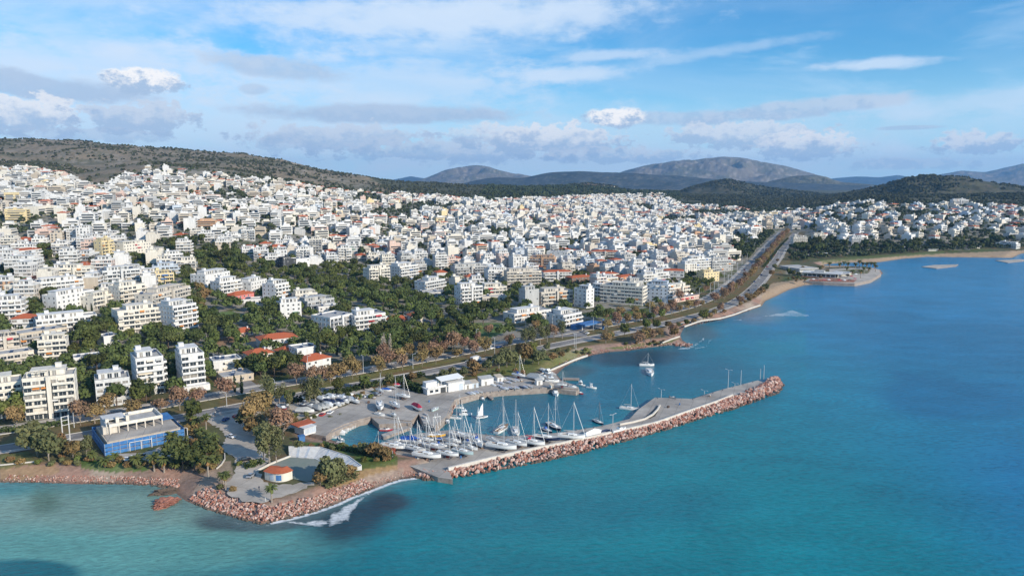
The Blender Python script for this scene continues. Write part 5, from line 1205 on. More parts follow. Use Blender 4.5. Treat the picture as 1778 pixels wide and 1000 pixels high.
for a in ((335, 812, 26, 14, 5), (190, 655, 26, 30, 5), (140, 610, 22, 14, 6), (195, 582, 24, 14, 6), (160, 590, 20, 18, 6), (300, 597, 50, 14, 8), (360, 560, 22, 36, 8), (400, 585, 40, 14, 6), (60, 535, 34, 16, 7), (24, 482, 24, 24, 9), (90, 448, 22, 14, 7),
          (320, 430, 46, 10, 9), (380, 450, 44, 12, 12), (435, 470, 40, 12, 10), (505, 484, 58, 13, 12), (605, 498, 66, 30, 24), (690, 524, 50, 26, 18), (745, 583, 85, 26, 28), (650, 596, 60, 14, 12), (845, 552, 36, 22, 9), (800, 560, 24, 16, 6), (480, 556, 36, 14, 6), (560, 604, 36, 10, 5),
          (420, 655, 24, 8, 4), (300, 655, 20, 20, 4), (475, 655, 46, 14, 9), (20, 722, 30, 12, 4), (215, 700, 40, 8, 4), (760, 612, 60, 8, 7), (1080, 520, 50, 6, 6), (1290, 440, 14, 22, 12), (870, 540, 14, 14, 3), (935, 566, 20, 6, 2), (720, 500, 20, 12, 3), (590, 560, 12, 30, 4)):
    patch(PG, *a, s=1.0)
for a in ((330, 520, 16, 30, 6), (245, 600, 40, 10, 4), (440, 645, 20, 8, 3), (1100, 557, 60, 5, 5), (930, 520, 10, 8, 2), (395, 600, 30, 8, 4), (250, 455, 14, 10, 3)):
    patch(GG, *a, s=.9)
patch(['pine_tree'], 1500, 434, 130, 10, 26, 1.15); patch(['pine_tree', 'green_tree'], 1700, 425, 80, 8, 16, 1.1); patch(PG, 1395, 438, 28, 10, 8, 1.0)
patch(['olive_tree'], 345, 520, 14, 26, 5, 1.4)
# the avenue's brown trees, down the median and on the far pavement
for off, p0, p1, step, s in ((12.5, .06, .62, 7.0, 1.0), (12.5, .62, .99, 5.6, 1.0), (36.5, .10, .45, 15, .9)):
    P = offset(SEA, off); n = len(P); acc = 0
    for i in range(int(n * p0), int(n * p1)):
        acc += np.linalg.norm(P[i] - P[i - 1])
        if acc > step:
            acc = 0
            gx, gy = project(P[i][0], P[i][1], 3)
            if 845 < gx < 905 or (985 < gx < 1040) or (430 < gx < 500 and off < 20) or (480 < gx < 572 and off > 20) or rnd.random() < .12: continue
            if off < 20 and 830 < gx < 985 and rnd.random() < .5: continue
            plant('plane_tree', P[i][0] + rnd.uniform(-2, 2), P[i][1] + rnd.uniform(-2, 2), s * rnd.uniform(.7, 1.05))
P = offset(SEA, -10.5); acc = 0
for i in range(1, len(P)):
    acc += np.linalg.norm(P[i] - P[i - 1])
    gx, gy = project(P[i][0], P[i][1], 3)
    if acc > 8.0 and gx > 60:
        acc = 0
        if 150 < gx < 330 or 368 < gx < 448 or gx > 1330 or 950 < gx < 1045: continue
        if rnd.random() < .25: continue
        plant(rnd.choice(['olive_tree', 'green_tree', 'olive_tree', 'green_tree']), P[i][0] + rnd.uniform(-1.5, 1.5), P[i][1] + rnd.uniform(-1.5, 1.5), rnd.uniform(.6, .95) * (.85 if 640 < gx < 860 else 1))
for x, y, s in ((592, 662, 1.35), (612, 658, 1.2), (574, 666, 1.2), (515, 668, 1.1), (672, 640, 1.2), (690, 636, 1.2), (655, 643, 1.0), (735, 624, 1.1), (752, 620, 1.1), (770, 617, 1.1), (788, 613, 1.2), (806, 610, 1.1), (165, 735, 1.1), (185, 722, 1.1), (140, 738, 1.0), (340, 698, .9), (315, 702, .8), (30, 742, .8),
                (1052, 596, 1.0), (1118, 600, 1.15), (1108, 602, 1.1), (1130, 598, 1.1), (440, 742, 1.5), (452, 730, 1.3), (475, 745, 1.2), (500, 740, .8), (492, 762, 1.1), (1146, 588, .8), (1168, 582, .9), (1250, 545, .8), (1285, 530, .8), (1300, 524, .8), (1312, 520, .7), (1240, 550, .8), (848, 585, .9), (885, 600, .8)):
    g = G(x, y); plant('plane_tree', g[0], g[1], s * .92, g[2])
for x, y, s in ((65, 792, 1.9), (85, 800, 1.5), (55, 775, 1.7), (110, 792, 1.1), (105, 775, 1.0), (127, 796, 1.0), (150, 790, .9), (440, 755, 1.4), (425, 742, 1.3), (455, 770, 1.1), (556, 843, 1.1), (572, 840, 1.2), (590, 835, 1.0), (606, 829, .8), (580, 842, .9), (866, 640, 1.3), (880, 637, 1.5), (895, 634, 1.6), (910, 632, 1.6), (925, 630, 1.4), (935, 633, 1.2), (845, 645, 1.1), (825, 650, 1.0), (806, 655, .9),
                (785, 658, 1.0), (770, 660, 1.0), (820, 640, .9), (1170, 586, 1.1), (1330, 505, 1.0), (1340, 480, 1.1), (1322, 512, 1.0), (1345, 468, 1.0), (1350, 455, .9), (632, 790, .9), (650, 795, .9), (668, 798, .8), (335, 795, 1.0), (350, 790, .8), (1060, 590, .8), (520, 782, .6), (960, 628, .8), (975, 622, .6)):
    g = G(x, y); plant('olive_tree', g[0], g[1], s, g[2])
for x, y, s in ((468, 805, 1.15), (480, 803, 1.05), (458, 800, 1.0), (470, 700, 1.0), (538, 708, 1.15), (548, 704, 1.0), (533, 702, .9), (503, 712, .7), (668, 620, .8), (925, 600, 1.0), (938, 598, 1.0), (912, 602, .9), (950, 595, .9), (976, 588, 1.1), (886, 606, .8), (465, 705, .9), (485, 700, .8)):
    g = G(x, y); plant('eucalyptus_tree', g[0], g[1], s, g[2])
for x, y, s in ((553, 630, 1.15), (585, 618, .9), (600, 615, .8), (710, 560, .9), (700, 556, .8), (144, 545, .7), (150, 548, .7), (590, 604, .8), (408, 682, .8), (420, 684, .7), (230, 700, .8), (160, 545, .6)):
    g = G(x, y); plant('cypress_tree', g[0], g[1], s, g[2])
for x, y, s in ((664, 628, 1.1), (678, 622, .9), (667, 626, 1.0)):
    g = G(x, y); plant('poplar_tree', g[0], g[1], s, g[2])
for x, y, s in ((28, 728, 1.15), (262, 690, .8), (245, 694, .7)):
    g = G(x, y); plant('conifer_tree', g[0], g[1], s, g[2], force=True)
for a in ((250, 806, 80, 8, 10), (345, 800, 34, 24, 16), (250, 812, 60, 6, 12), (130, 800, 34, 10, 8), (395, 850, 14, 8, 3), (430, 808, 24, 6, 7), (585, 780, 50, 5, 10), (650, 800, 26, 8, 9), (560, 728, 60, 6, 8), (860, 650, 60, 6, 10), (1000, 612, 34, 6, 8), (1120, 597, 40, 4, 6), (60, 805, 50, 6, 5), (505, 832, 8, 4, 2), (610, 690, 40, 5, 10), (680, 668, 30, 5, 6), (1380, 486, 30, 5, 5)):
    patch(['shrub'], *a, s=.95, road=6)
# palms
def palm_proto(v):
    r = random.Random(v); h = [4.2, 6.0, 2.6][v % 3]; tr = MB(); tr.tube([(0, 0, -.5), (.1, 0, h * .5), (.0, .1, h)], [.34, .26, .28], 7)
    def fronds(n, L, e0, e1, w):
        b = MB()
        for i in range(n):
            a = i * 2.399 + r.uniform(-.2, .2); e = r.uniform(e0, e1); pts = []; q = Vector((0, 0, h))
            for k in range(5): pts.append(q.copy()); q += Vector((math.cos(a) * math.cos(e), math.sin(a) * math.cos(e), math.sin(e))) * L / 4; e -= .42
            sd = Vector((-math.sin(a), math.cos(a), 0)); ws = [.15, .8, 1, .7, .1]
            vs = [];
            for p, ww in zip(pts, ws): vs += [p - sd * w * ww + Vector((0, 0, -.22 * ww)), p, p + sd * w * ww + Vector((0, 0, -.22 * ww))]
            fs = []
            for k in range(4): fs += [(k * 3, k * 3 + 1, k * 3 + 4, k * 3 + 3), (k * 3 + 1, k * 3 + 2, k * 3 + 5, k * 3 + 4)]
            b.add(vs, fs)
        return b
    return tr.mesh('trunk', M['palebark']), fronds(34, 2.9, -.1, 1.25, .42).mesh('crown', M['frond']), fronds(22, 2.3, -1.3, -.6, .38).mesh('dead_fronds', M['deadfrond'])
PP = [palm_proto(i) for i in range(3)]
def palm(x, y, s=1.0, v=None, z=None):
    v = rnd.randrange(3) if v is None else v; o = empty('palm_tree', (x, y, H1(x, y) if z is None else z), rnd.uniform(0, 6)); o.scale = (s, s, s * rnd.uniform(.9, 1.1))
    for nm, me in zip(('trunk', 'crown', 'dead_fronds'), PP[v]): reg(o, link(nm, me, o))
    tag(o, 'palm', 'palm', GROUPS['palm_tree']); PLANTS.setdefault('palm_tree', []).append(o)
for x, y, s, v in ((472, 872, .95, 1), (183, 812, 1.2, 2), (238, 812, 1.2, 2), (268, 818, 1.2, 0), (285, 820, 1.1, 0), (160, 800, 1.0, 2), (358, 746, 1.0, 1), (340, 742, 1.1, 2), (330, 735, 1.1, 2), (362, 778, 1.1, 0), (372, 788, 1.1, 1), (355, 772, 1.1, 0), (362, 830, 1.2, 1), (375, 810, 1.1, 2), (392, 852, 1.0, 1), (388, 842, .9, 0), (300, 770, 1.2, 2), (310, 776, 1.0, 2), (340, 812, 1.1, 2),
                   (348, 760, 1.1, 2), (624, 700, .8, 0), (290, 800, 1.1, 0), (318, 790, 1.1, 2), (305, 815, 1.0, 2), (200, 800, .8, 2), (688, 548, 1.4, 1)):
    g = G(x, y); palm(g[0], g[1], s, v, g[2])
for x, y in ((1458, 466), (1465, 466), (1472, 465), (1485, 466), (1492, 465), (1498, 464), (1505, 466), (1512, 467), (1518, 468), (1520, 472), (1480, 478), (1494, 483), (1500, 476), (1508, 474), (1470, 476), (1440, 464), (1397, 492), (1384, 490)):
    g = PZ(x, y, 3.3); palm(g[0], g[1], 1.25, rnd.choice([0, 1]), 3.3)
for i, o in enumerate(PLANTS['palm_tree']): pass
near_labels(PLANTS['palm_tree'], 'palm with dry hanging fronds')
for k, v in PLANTS.items():
    if k != 'palm_tree': near_labels(v, DESC[k])
# hedges
def hedge(pxs, w, h, label, z=None, m='hedge', name='hedge'):
    P = chain([G(x, y)[:2] for x, y in pxs], .55); n = len(P); r = nr; k = int(n * max(3, w * h * 2.2))
    i = r.randint(0, n, k); T = np.gradient(P, axis=0); T /= np.linalg.norm(T, axis=1)[:, None]; Nn = np.stack([-T[:, 1], T[:, 0]], 1)
    c = P[i] + Nn[i] * r.uniform(-w / 2, w / 2, k)[:, None] + r.normal(0, .2, (k, 2)); zz_ = height(c[:, 0], c[:, 1]) + r.uniform(0, h, k); c = np.c_[c, zz_]
    nn = r.normal(size=(k, 3)) + [0, 0, .6]; nn /= np.linalg.norm(nn, axis=1)[:, None]; t = np.cross(nn, r.normal(size=(k, 3))); t /= np.linalg.norm(t, axis=1)[:, None]; b = np.cross(nn, t); s = r.uniform(.2, .45, k)[:, None]
    V = np.stack([c - t * s - b * s, c + t * s - b * s, c + t * s + b * s, c - t * s + b * s], 1).reshape(-1, 3)
    tag(link(name, np_mesh(name, V, np.arange(k * 4).reshape(-1, 4), M[m])), label, 'hedge')
PM = offset(SEA, 8.5)
def hedge_w(P, *a, **k):
    q = [project(x, y, 3) for x, y in P]; hedge(q, *a, **k)
hedge_w(PM[int(len(PM) * .60):int(len(PM) * .97):3], 2.2, 1.5, 'long clipped green hedge beside the seaward lanes of the avenue bend')
hedge([(500, 700), (560, 688), (640, 672), (700, 660), (735, 652)], 5, 2.2, 'broad dark hedge between the avenue and the boat park')
hedge([(560, 775), (600, 782), (640, 790), (680, 797)], 4, 2.0, 'rough green hedge behind the stadium stand')
hedge([(636, 784), (660, 788), (682, 792)], 4, 3.0, 'red tinged bush mass beside the quay ramp', m='foxred')
hedge([(425, 812), (440, 808), (455, 804)], 4, 1.6, 'small dark hedge strip between the plaza lanes')
hedge([(562, 845), (590, 836), (618, 825)], 4, 1.8, 'tangled bushes below the seaward side of the stand', m='olive')
hedge([(700, 668), (715, 676), (735, 682)], 5, 3.5, 'dense dark bush mass left of the yacht club')
hedge([(330, 742), (345, 758), (362, 775), (378, 790)], 5, 2.0, 'straw coloured hedge round the plaza side of the palm garden', m='straw')
hedge([(0, 750), (40, 748), (80, 742), (120, 735)], 4, 2.0, 'dark hedge in front of the long cream block')
# ---- woods and scrub too many to count
NTREE = len(PLANTS['pine_tree']) + len(PLANTS['green_tree']); print('green trees', NTREE)
def mass(name, pts, zs, size, k, leaf, m, label, tall=.9):
    n = len(pts); r = nr; dv = r.normal(size=(n, k, 3)); dv /= np.linalg.norm(dv, axis=2)[..., None]; dv[..., 2] = np.abs(dv[..., 2]) * tall
    c = np.concatenate([pts, zs[:, None]], 1)[:, None] + dv * size[:, None, None] * r.uniform(.5, 1, (n, k, 1)) + np.array([0, 0, .3]) * size[:, None, None]
    nn = dv + r.normal(0, .45, (n, k, 3)); nn /= np.linalg.norm(nn, axis=2)[..., None]; t = np.cross(nn, r.normal(size=(n, k, 3))); t /= np.linalg.norm(t, axis=2)[..., None]; b = np.cross(nn, t); s = (size[:, None, None] * leaf * r.uniform(.7, 1.3, (n, k, 1)))
    V = np.stack([c - t * s - b * s, c + t * s - b * s, c + t * s + b * s, c - t * s + b * s], 2).reshape(-1, 3)
    tag(link(name, np_mesh(name, V, np.arange(n * k * 4).reshape(-1, 4), m)), label, name.replace('_', ' '), kind='stuff')
def sample(n, x0, x1, y0, y1, cond):
    X = nr.uniform(x0, x1, n); Y = nr.uniform(y0, y1, n); s = sdist(X, Y); z = height(X, Y, s); px, py = project(X, Y, z); k = cond(X, Y, z, s, px, py); return X[k], Y[k], z[k]
def grn(px, py, X, Y):
    g = np.zeros(X.shape, bool)
    for (a, b, rx, ry) in GREENS: g |= ((px - a) / rx) ** 2 + ((py - b) / ry) ** 2 < 1.1
    return g
def c1(X, Y, z, s, px, py):
    top = np.interp(px, TOWN_TOP[0], TOWN_TOP[1]); bot = np.interp(px, NB[0], NB[1]); inside = (py > top) & (py < bot) & (s > 30) & (px > -60) & (px < 1840)
    return inside & (grn(px, py, X, Y) & (nr.rand(len(X)) < .75) | (nr.rand(len(X)) < np.where(px > 1378, .40, .44)))
X, Y, z = sample(60000, -1500, 2400, 480, 3200, c1)
k = np.ones(len(X), bool)
for p in PLACED: k &= np.hypot(X - p[0], Y - p[1]) > p[2] + 1
for q in SEA[::3]: k &= np.hypot(X - q[0], Y - q[1]) > 32
X, Y, z = X[k], Y[k], z[k]
tx, ty = TOWNX[:], TOWNY[:]
if True:   # keep crowns out of the plots
    cell = {}
    for a, b in zip(tx, ty): cell.setdefault((int(a // 25), int(b // 25)), []).append((a, b))
    kk = []
    for a, b in zip(X, Y):
        i, j = int(a // 25), int(b // 25); kk.append(all(math.hypot(a - p[0], b - p[1]) > 8.3 for di in (-1, 0, 1) for dj in (-1, 0, 1) for p in cell.get((i + di, j + dj), [])))
    kk = np.array(kk); X, Y, z = X[kk], Y[kk], z[kk]
P_ = np.concatenate([offset(SEA, o_)[int(len(SEA) * .66):int(len(SEA) * .99):2] for o_ in (37, 43, 49)]) + nr.uniform(-2, 2, (1, 2))
P_ = P_[nr.rand(len(P_)) < .75]; P_ = np.array([p for p in P_ if not blocked(p[0], p[1])]); X, Y, z = np.r_[X, P_[:, 0]], np.r_[Y, P_[:, 1]], np.r_[z, height(P_[:, 0], P_[:, 1])]
print('town trees', len(X))
def c2(X, Y, z, s, px, py):
    return (s > 30) & (px > -60) & (px < 1250) & (py > np.interp(px, [0, 450, 700, 1000, 1250], [430, 440, 455, 450, 440])) & (py < 760) & (nr.rand(len(X)) < np.where((px > 760) & (py > 520), .35, .8))
Xn, Yn, zn = sample(9000, -420, 420, 330, 820, c2); SL = SEA[:, :]
dmin = np.full(Xn.shape, 1e9); side = np.zeros(Xn.shape)
for i in range(len(SEA) - 1):
    dd_ = np.hypot(Xn - SEA[i, 0], Yn - SEA[i, 1]); T = SEA[i + 1] - SEA[i]; cr = T[0] * (Yn - SEA[i, 1]) - T[1] * (Xn - SEA[i, 0]); u_ = dd_ < dmin; dmin = np.where(u_, dd_, dmin); side = np.where(u_, np.sign(cr), side)
ok = (side > 0) & (dmin > 37); Xn, Yn, zn = Xn[ok], Yn[ok], zn[ok]
taken = [(o.location.x, o.location.y) for k_ in PLANTS for o in PLANTS[k_]]; cell = {}
for p in taken: cell.setdefault((int(p[0] // 12), int(p[1] // 12)), []).append(p)
nk = []
for a, b, h_ in zip(Xn, Yn, zn):
    i, j = int(a // 12), int(b // 12)
    if any(math.hypot(a - p[0], b - p[1]) < 5.6 for di in (-1, 0, 1) for dj in (-1, 0, 1) for p in cell.get((i + di, j + dj), [])) or blocked(a, b, 3.0) or (hides(a, b) and rnd.random() < .8): continue
    px_, py_ = project(a, b, h_)
    if any(((px_ - q[0]) / q[2]) ** 2 + ((py_ - q[1]) / q[3]) ** 2 < 1 for q in ((395, 552, 42, 9), (830, 578, 45, 16), (1085, 548, 45, 8), (405, 597, 36, 8), (1010, 560, 14, 12))): continue
    cell.setdefault((i, j), []).append((a, b)); nk.append((a, b, h_))
nk.sort(key=lambda p: math.hypot(p[0], p[1])); room = max(0, 325 - NTREE)
for p in nk[:room]: plant(rnd.choice(PG), p[0], p[1], rnd.uniform(.75, 1.05), p[2], force=True)
nk = np.array(nk[room:]); print('near fill', room, len(nk)); s_ = nr.uniform(3.0, 5.2, len(nk))
h_ = len(nk) // 2
mass('woodland', nk[:h_, :2], nk[:h_, 2] + 3.0, s_[:h_], 150, .13, M['pine'], 'dark green trees growing closely between the apartment blocks', 1.1)
mass('woodland', nk[h_:, :2], nk[h_:, 2] + 2.4, s_[h_:] * .85, 150, .13, M['leaf'], 'mid green trees growing closely between the apartment blocks', 1.1)
for k_ in ('pine_tree', 'green_tree'): near_labels(PLANTS[k_], DESC[k_])
mass('woodland', np.c_[X, Y], z + 2.2, nr.uniform(2.6, 5.0, len(X)), 34, .26, M['farwood'], 'dark green tree crowns filling the gaps and parks of the town', 1.1)
X, Y, z = sample(16000, 200, 1400, 850, 1350, lambda X, Y, z, s, px, py: (px > 1372) & (py > np.interp(px, [1372, 1500, 1640, 1778, 1900], [415, 421, 420, 415, 415])) & (py < np.interp(px, [1372, 1420, 1500, 1600, 1700, 1778, 1900], [455, 450, 446, 438, 434, 430, 428])) & (s > 22) & (nr.rand(len(X)) < .5))
for q in SEA[::3]:
    k = np.hypot(X - q[0], Y - q[1]) > 12; X, Y, z = X[k], Y[k], z[k]
mass('woodland', np.c_[X, Y], z + 1.5, nr.uniform(2.4, 4.6, len(X)), 30, .26, M['farwood'], 'dark belt of trees along the far side of the bay', 1.1)
X, Y, z = sample(52000, -2600, 1500, 1300, 4300, lambda X, Y, z, s, px, py: (py < np.interp(px, TOWN_TOP[0], TOWN_TOP[1]) + 1) & (px < 1340) & (px > -80) & (fbm(X / 120, Y / 120, 4) + nr.rand(len(X)) * .35 > .67))
mass('scrub', np.c_[X, Y], z, nr.uniform(1.8, 4.4, len(X)), 12, .5, M['scrub'], 'dark scrub bushes dotted over the dry hillside', .8)
X, Y, z = sample(40000, 700, 3200, 1700, 4200, lambda X, Y, z, s, px, py: (px > 1180) & (py < np.interp(px, TOWN_TOP[0], TOWN_TOP[1]) + 1) & (fbm(X / 90, Y / 90, 4) + nr.rand(len(X)) * .3 > .58))
mass('scrub', np.c_[X, Y], z, nr.uniform(2.5, 5.0, len(X)), 12, .5, M['scrub'], 'dark trees and bushes between the right hand town and its hill', .8)
X, Y, z = sample(9000, -100, 1900, 2300, 4300, lambda X, Y, z, s, px, py: px_poly_mask(X, Y, z, [(640, 310), (760, 312), (900, 318), (1010, 322), (1100, 332), (1180, 334), (1180, 350), (1050, 340), (850, 345), (760, 340), (680, 332)]))
mass('woodland', np.c_[X, Y], z + 2, nr.uniform(4, 8, len(X)), 24, .3, M['farwood'], 'dark pine wood covering the low ridge behind the town', .9)

# bushes and houses on the far ridges
for (X, Y, Z, T), n_, sz, lab in ((RIDGES[0], 9000, 4.0, 'dark bushes over the hill behind the right hand town'), (RIDGES[1], 3600, 5.0, 'dark bushes over the rocky hill in the middle distance'), (RIDGES[2], 1400, 5.0, 'bushes over the low hill with houses')):
    i = nr.randint(0, X.shape[0] - 1, n_); j = nr.randint(int(X.shape[1] * .05), int(X.shape[1] * .6), n_); f = nr.rand(n_); x = X[i, j] * (1 - f) + X[i + 1, j] * f; y = Y[i, j] * (1 - f) + Y[i + 1, j] * f; zz_ = Z[i, j] * (1 - f) + Z[i + 1, j] * f
    k = fbm(x / 160, y / 160, 4) + nr.rand(n_) * .2 > .53; mass('scrub', np.c_[x[k], y[k]], zz_[k] - .5, nr.uniform(.6, 1.4, k.sum()) * sz, 11, .5, M['scrub'], lab, .8)
X, Y, Z, T = RIDGES[2]; BX = Boxes(); i = np.clip(nr.normal(200, 28, 260).astype(int), 60, 257); j = nr.randint(6, 26, 260)
BX.add(X[i, j], Y[i, j], nr.uniform(0, 3, 260), 0, 0, Z[i, j] - 6, nr.uniform(9, 16, 260), nr.uniform(9, 13, 260), nr.uniform(10, 15, 260), nr.choice([0, 1, 2], 260))
X, Y, Z, T = RIDGES[3]; i = np.clip(nr.normal(95, 14, 220).astype(int), 60, 257); j = nr.randint(2, 9, 220)
tag(link('hill_houses', BX.mesh('hill_houses', [M[k] for k in FM])), 'cluster of tiny white houses on the low hill behind the town', 'houses', kind='stuff')
# ------------------------------------------------------------------ boats
def hull_mb(L, Bm, fb, dr, full=.5, transom=.7, sheer=.25, n=13, keel=False, deckm=1, boot=2):
    """lofted hull: bow at +x; z=0 is the waterline"""
    b = MB(); rings = []
    xs = [L * (i / (n - 1) - .5) for i in range(n)]
    for i, x in enumerate(xs):
        t = i / (n - 1)
        w = Bm / 2 * (transom + (1 - transom) * math.sin(min(t / .55, 1) * math.pi / 2)) * (1 if t < .55 else max(0.02, 1 - ((t - .55) / .45) ** 2.0))
        zt = fb * (1 + sheer * (t - .35) ** 2 * 3); d = dr * (math.sin(math.pi * min(max(t * .9 + .12, 0), 1)) ** .7)
        rings.append([(x, -w, zt), (x, -w * .97, zt * .45), (x, -w * .86, 0.02), (x, -w * .5, -d * .7), (x, 0, -d), (x, w * .5, -d * .7), (x, w * .86, 0.02), (x, w * .97, zt * .45), (x, w, zt)])
    base = len(b.v)
    for r_ in rings: b.v += r_
    for i in range(n - 1):
        for k in range(8):
            a = base + i * 9 + k; b.f.append([a, a + 9, a + 10, a + 1]); b.m.append(boot if 2 <= k <= 5 else 0)
    for i in range(n - 1):
        a = base + i * 9; b.f.append([a + 8, a + 17, a + 9, a]); b.m.append(deckm)
    b.f.append([base + k for k in range(9)]); b.m.append(0)
    return b
def boat_root(name, st, bw, z):
    a, b = Vector(PZ(*st, z + .6)), Vector(PZ(*bw, z + .6)); c = (a + b) / 2; L = (b - a).length
    return empty(name, (c.x, c.y, z), math.atan2(b.y - a.y, b.x - a.x)), L
def q_(x): return round(x * 2) / 2
NB_ = [0]
def sailboat(st, bw, z, label, hull='gel', boot='redpaint', stand=True, mast=True, cover=None, furl=False, mz=1.28, group=None, mastm='alu', z_up=None, deckm='deck', wire=True):
    NB_[0] += 1
    zz_ = z + (1.55 if stand else 0.0)
    o, L = boat_root('sailboat', st, bw, zz_); L = q_(min(max(L, 5.0), 15)); Bm = L * .31
    tag(o, label, 'sailboat', group)
    fb, dr = L * .095, L * .045
    part(o, 'hull', (L,), lambda: hull_mb(L, Bm, fb, dr), [M[hull], M[deckm], M[boot]])
    part(o, 'cabin', (L,), lambda: MB().add([(-L * .12, -Bm * .30, fb), (L * .22, -Bm * .16, fb), (L * .22, Bm * .16, fb), (-L * .12, Bm * .30, fb), (-L * .12, -Bm * .26, fb + L * .055), (L * .15, -Bm * .13, fb + L * .045), (L * .15, Bm * .13, fb + L * .045), (-L * .12, Bm * .26, fb + L * .055)],
        [(4, 5, 6, 7), (0, 1, 5, 4), (1, 2, 6, 5), (2, 3, 7, 6), (3, 0, 4, 7)]).box(-L * .08, L * .08, -Bm * .283, -Bm * .26, fb + L * .015, fb + L * .035, 1).box(-L * .08, L * .08, Bm * .26, Bm * .283, fb + L * .015, fb + L * .035, 1), [M['gel'], M['glass']])
    part(o, 'cockpit', (L,), lambda: MB().box(-L * .42, -L * .15, -Bm * .22, Bm * .22, fb - .02, fb + .03, 1).box(-L * .43, -L * .14, -Bm * .27, -Bm * .22, fb - .02, fb + .28, 0).box(-L * .43, -L * .14, Bm * .22, Bm * .27, fb - .02, fb + .28, 0), [M['gel'], M['teak']])
    if stand:
        part(o, 'keel', (L,), lambda: MB().add([(-L * .1, -.12, -dr), (L * .1, -.12, -dr), (L * .05, -.1, -1.5), (-L * .1, -.1, -1.5), (-L * .1, .12, -dr), (L * .1, .12, -dr), (L * .05, .1, -1.5), (-L * .1, .1, -1.5)], [(0, 3, 2, 1), (4, 5, 6, 7), (1, 2, 6, 5), (0, 4, 7, 3), (2, 3, 7, 6)]), [M[boot]])
        def cradle():
            b = MB()
            for x in (-L * .2, L * .14):
                b.box(x - .1, x + .1, -Bm * .45, Bm * .45, -1.53, -1.38)
                for s in (-1, 1): b.tube([(x, s * Bm * .45, -1.45), (x, s * Bm * .36, -.1)], .07, 4); b.tube([(x - .7, s * Bm * .52, -1.53), (x, s * Bm * .4, -.6)], .05, 4)
            b.box(-L * .2, L * .14, -Bm * .3 - .08, -Bm * .3 + .08, -1.54, -1.4); b.box(-L * .2, L * .14, Bm * .3 - .08, Bm * .3 + .08, -1.54, -1.4); return b
        part(o, 'cradle', (L,), cradle, [M['steel']])
    if mast:
        H_ = q_(L * mz)
        mo = part(o, 'mast', (H_, L), lambda: MB().tube([(L * .08, 0, fb), (L * .08 - .05, 0, fb + H_)], [.13, .09], 6).box(L * .08 - .03, L * .08 + .03, -L * .09, L * .09, fb + H_ * .55, fb + H_ * .55 + .06), [M[mastm]])
        bo = part(o, 'boom', (L,), lambda: MB().tube([(L * .07, 0, fb + L * .14), (-L * .30, 0, fb + L * .145)], .07, 5, 0).tube([(L * .05, 0, fb + L * .14 + .15), (-L * .28, 0, fb + L * .145 + .13)], [.2, .12], 6, 1), [M['alu'], M[cover or 'tarpgrey']])
        if wire:
            def rig():
                b = MB(); top = (L * .08 - .05, 0, fb + H_ * .97)
                b.tube([top, (L * .49, 0, fb * 1.2)], .09 if furl else .03, 4 if furl else 3); b.tube([top, (-L * .48, 0, fb)], .025, 3); b.tube([top, (L * .06, -Bm * .48, fb)], .025, 3); b.tube([top, (L * .06, Bm * .48, fb)], .025, 3); return b
            part(o, 'rigging', (L, H_, furl), rig, [M['sail'] if furl else M['alu']])
    def rail():
        b = MB()
        for s in (-1, 1): b.tube([(L * .2, s * Bm * .40, fb + .55), (-L * .3, s * Bm * .47, fb + .55), (-L * .49, s * Bm * .34, fb + .55)], .025, 3)
        for x in (L * .2, 0, -L * .2, -L * .35):
            for s in (-1, 1): b.tube([(x, s * Bm * .45, fb - .05), (x, s * Bm * .45, fb + .55)], .025, 3)
        b.tube([(L * .47, 0, fb * 1.2 + .5), (L * .36, -Bm * .22, fb * 1.15 + .5)], .025, 3); b.tube([(L * .47, 0, fb * 1.2 + .5), (L * .36, Bm * .22, fb * 1.15 + .5)], .025, 3); return b
    part(o, 'guard_rail', (L,), rail, [M['galv']])
    if cover: part(o, 'spray_hood', (L,), lambda: MB().add([(-L * .14, -Bm * .26, fb + .1), (-L * .14, Bm * .26, fb + .1), (-L * .14, -Bm * .22, fb + 1.1), (-L * .14, Bm * .22, fb + 1.1), (-L * .04, -Bm * .24, fb + .3), (-L * .04, Bm * .24, fb + .3), (-L * .08, -Bm * .2, fb + 1.05), (-L * .08, Bm * .2, fb + 1.05)],
        [(2, 6, 7, 3), (0, 4, 6, 2), (1, 3, 7, 5), (4, 5, 7, 6)]), [M[cover]])
    return o
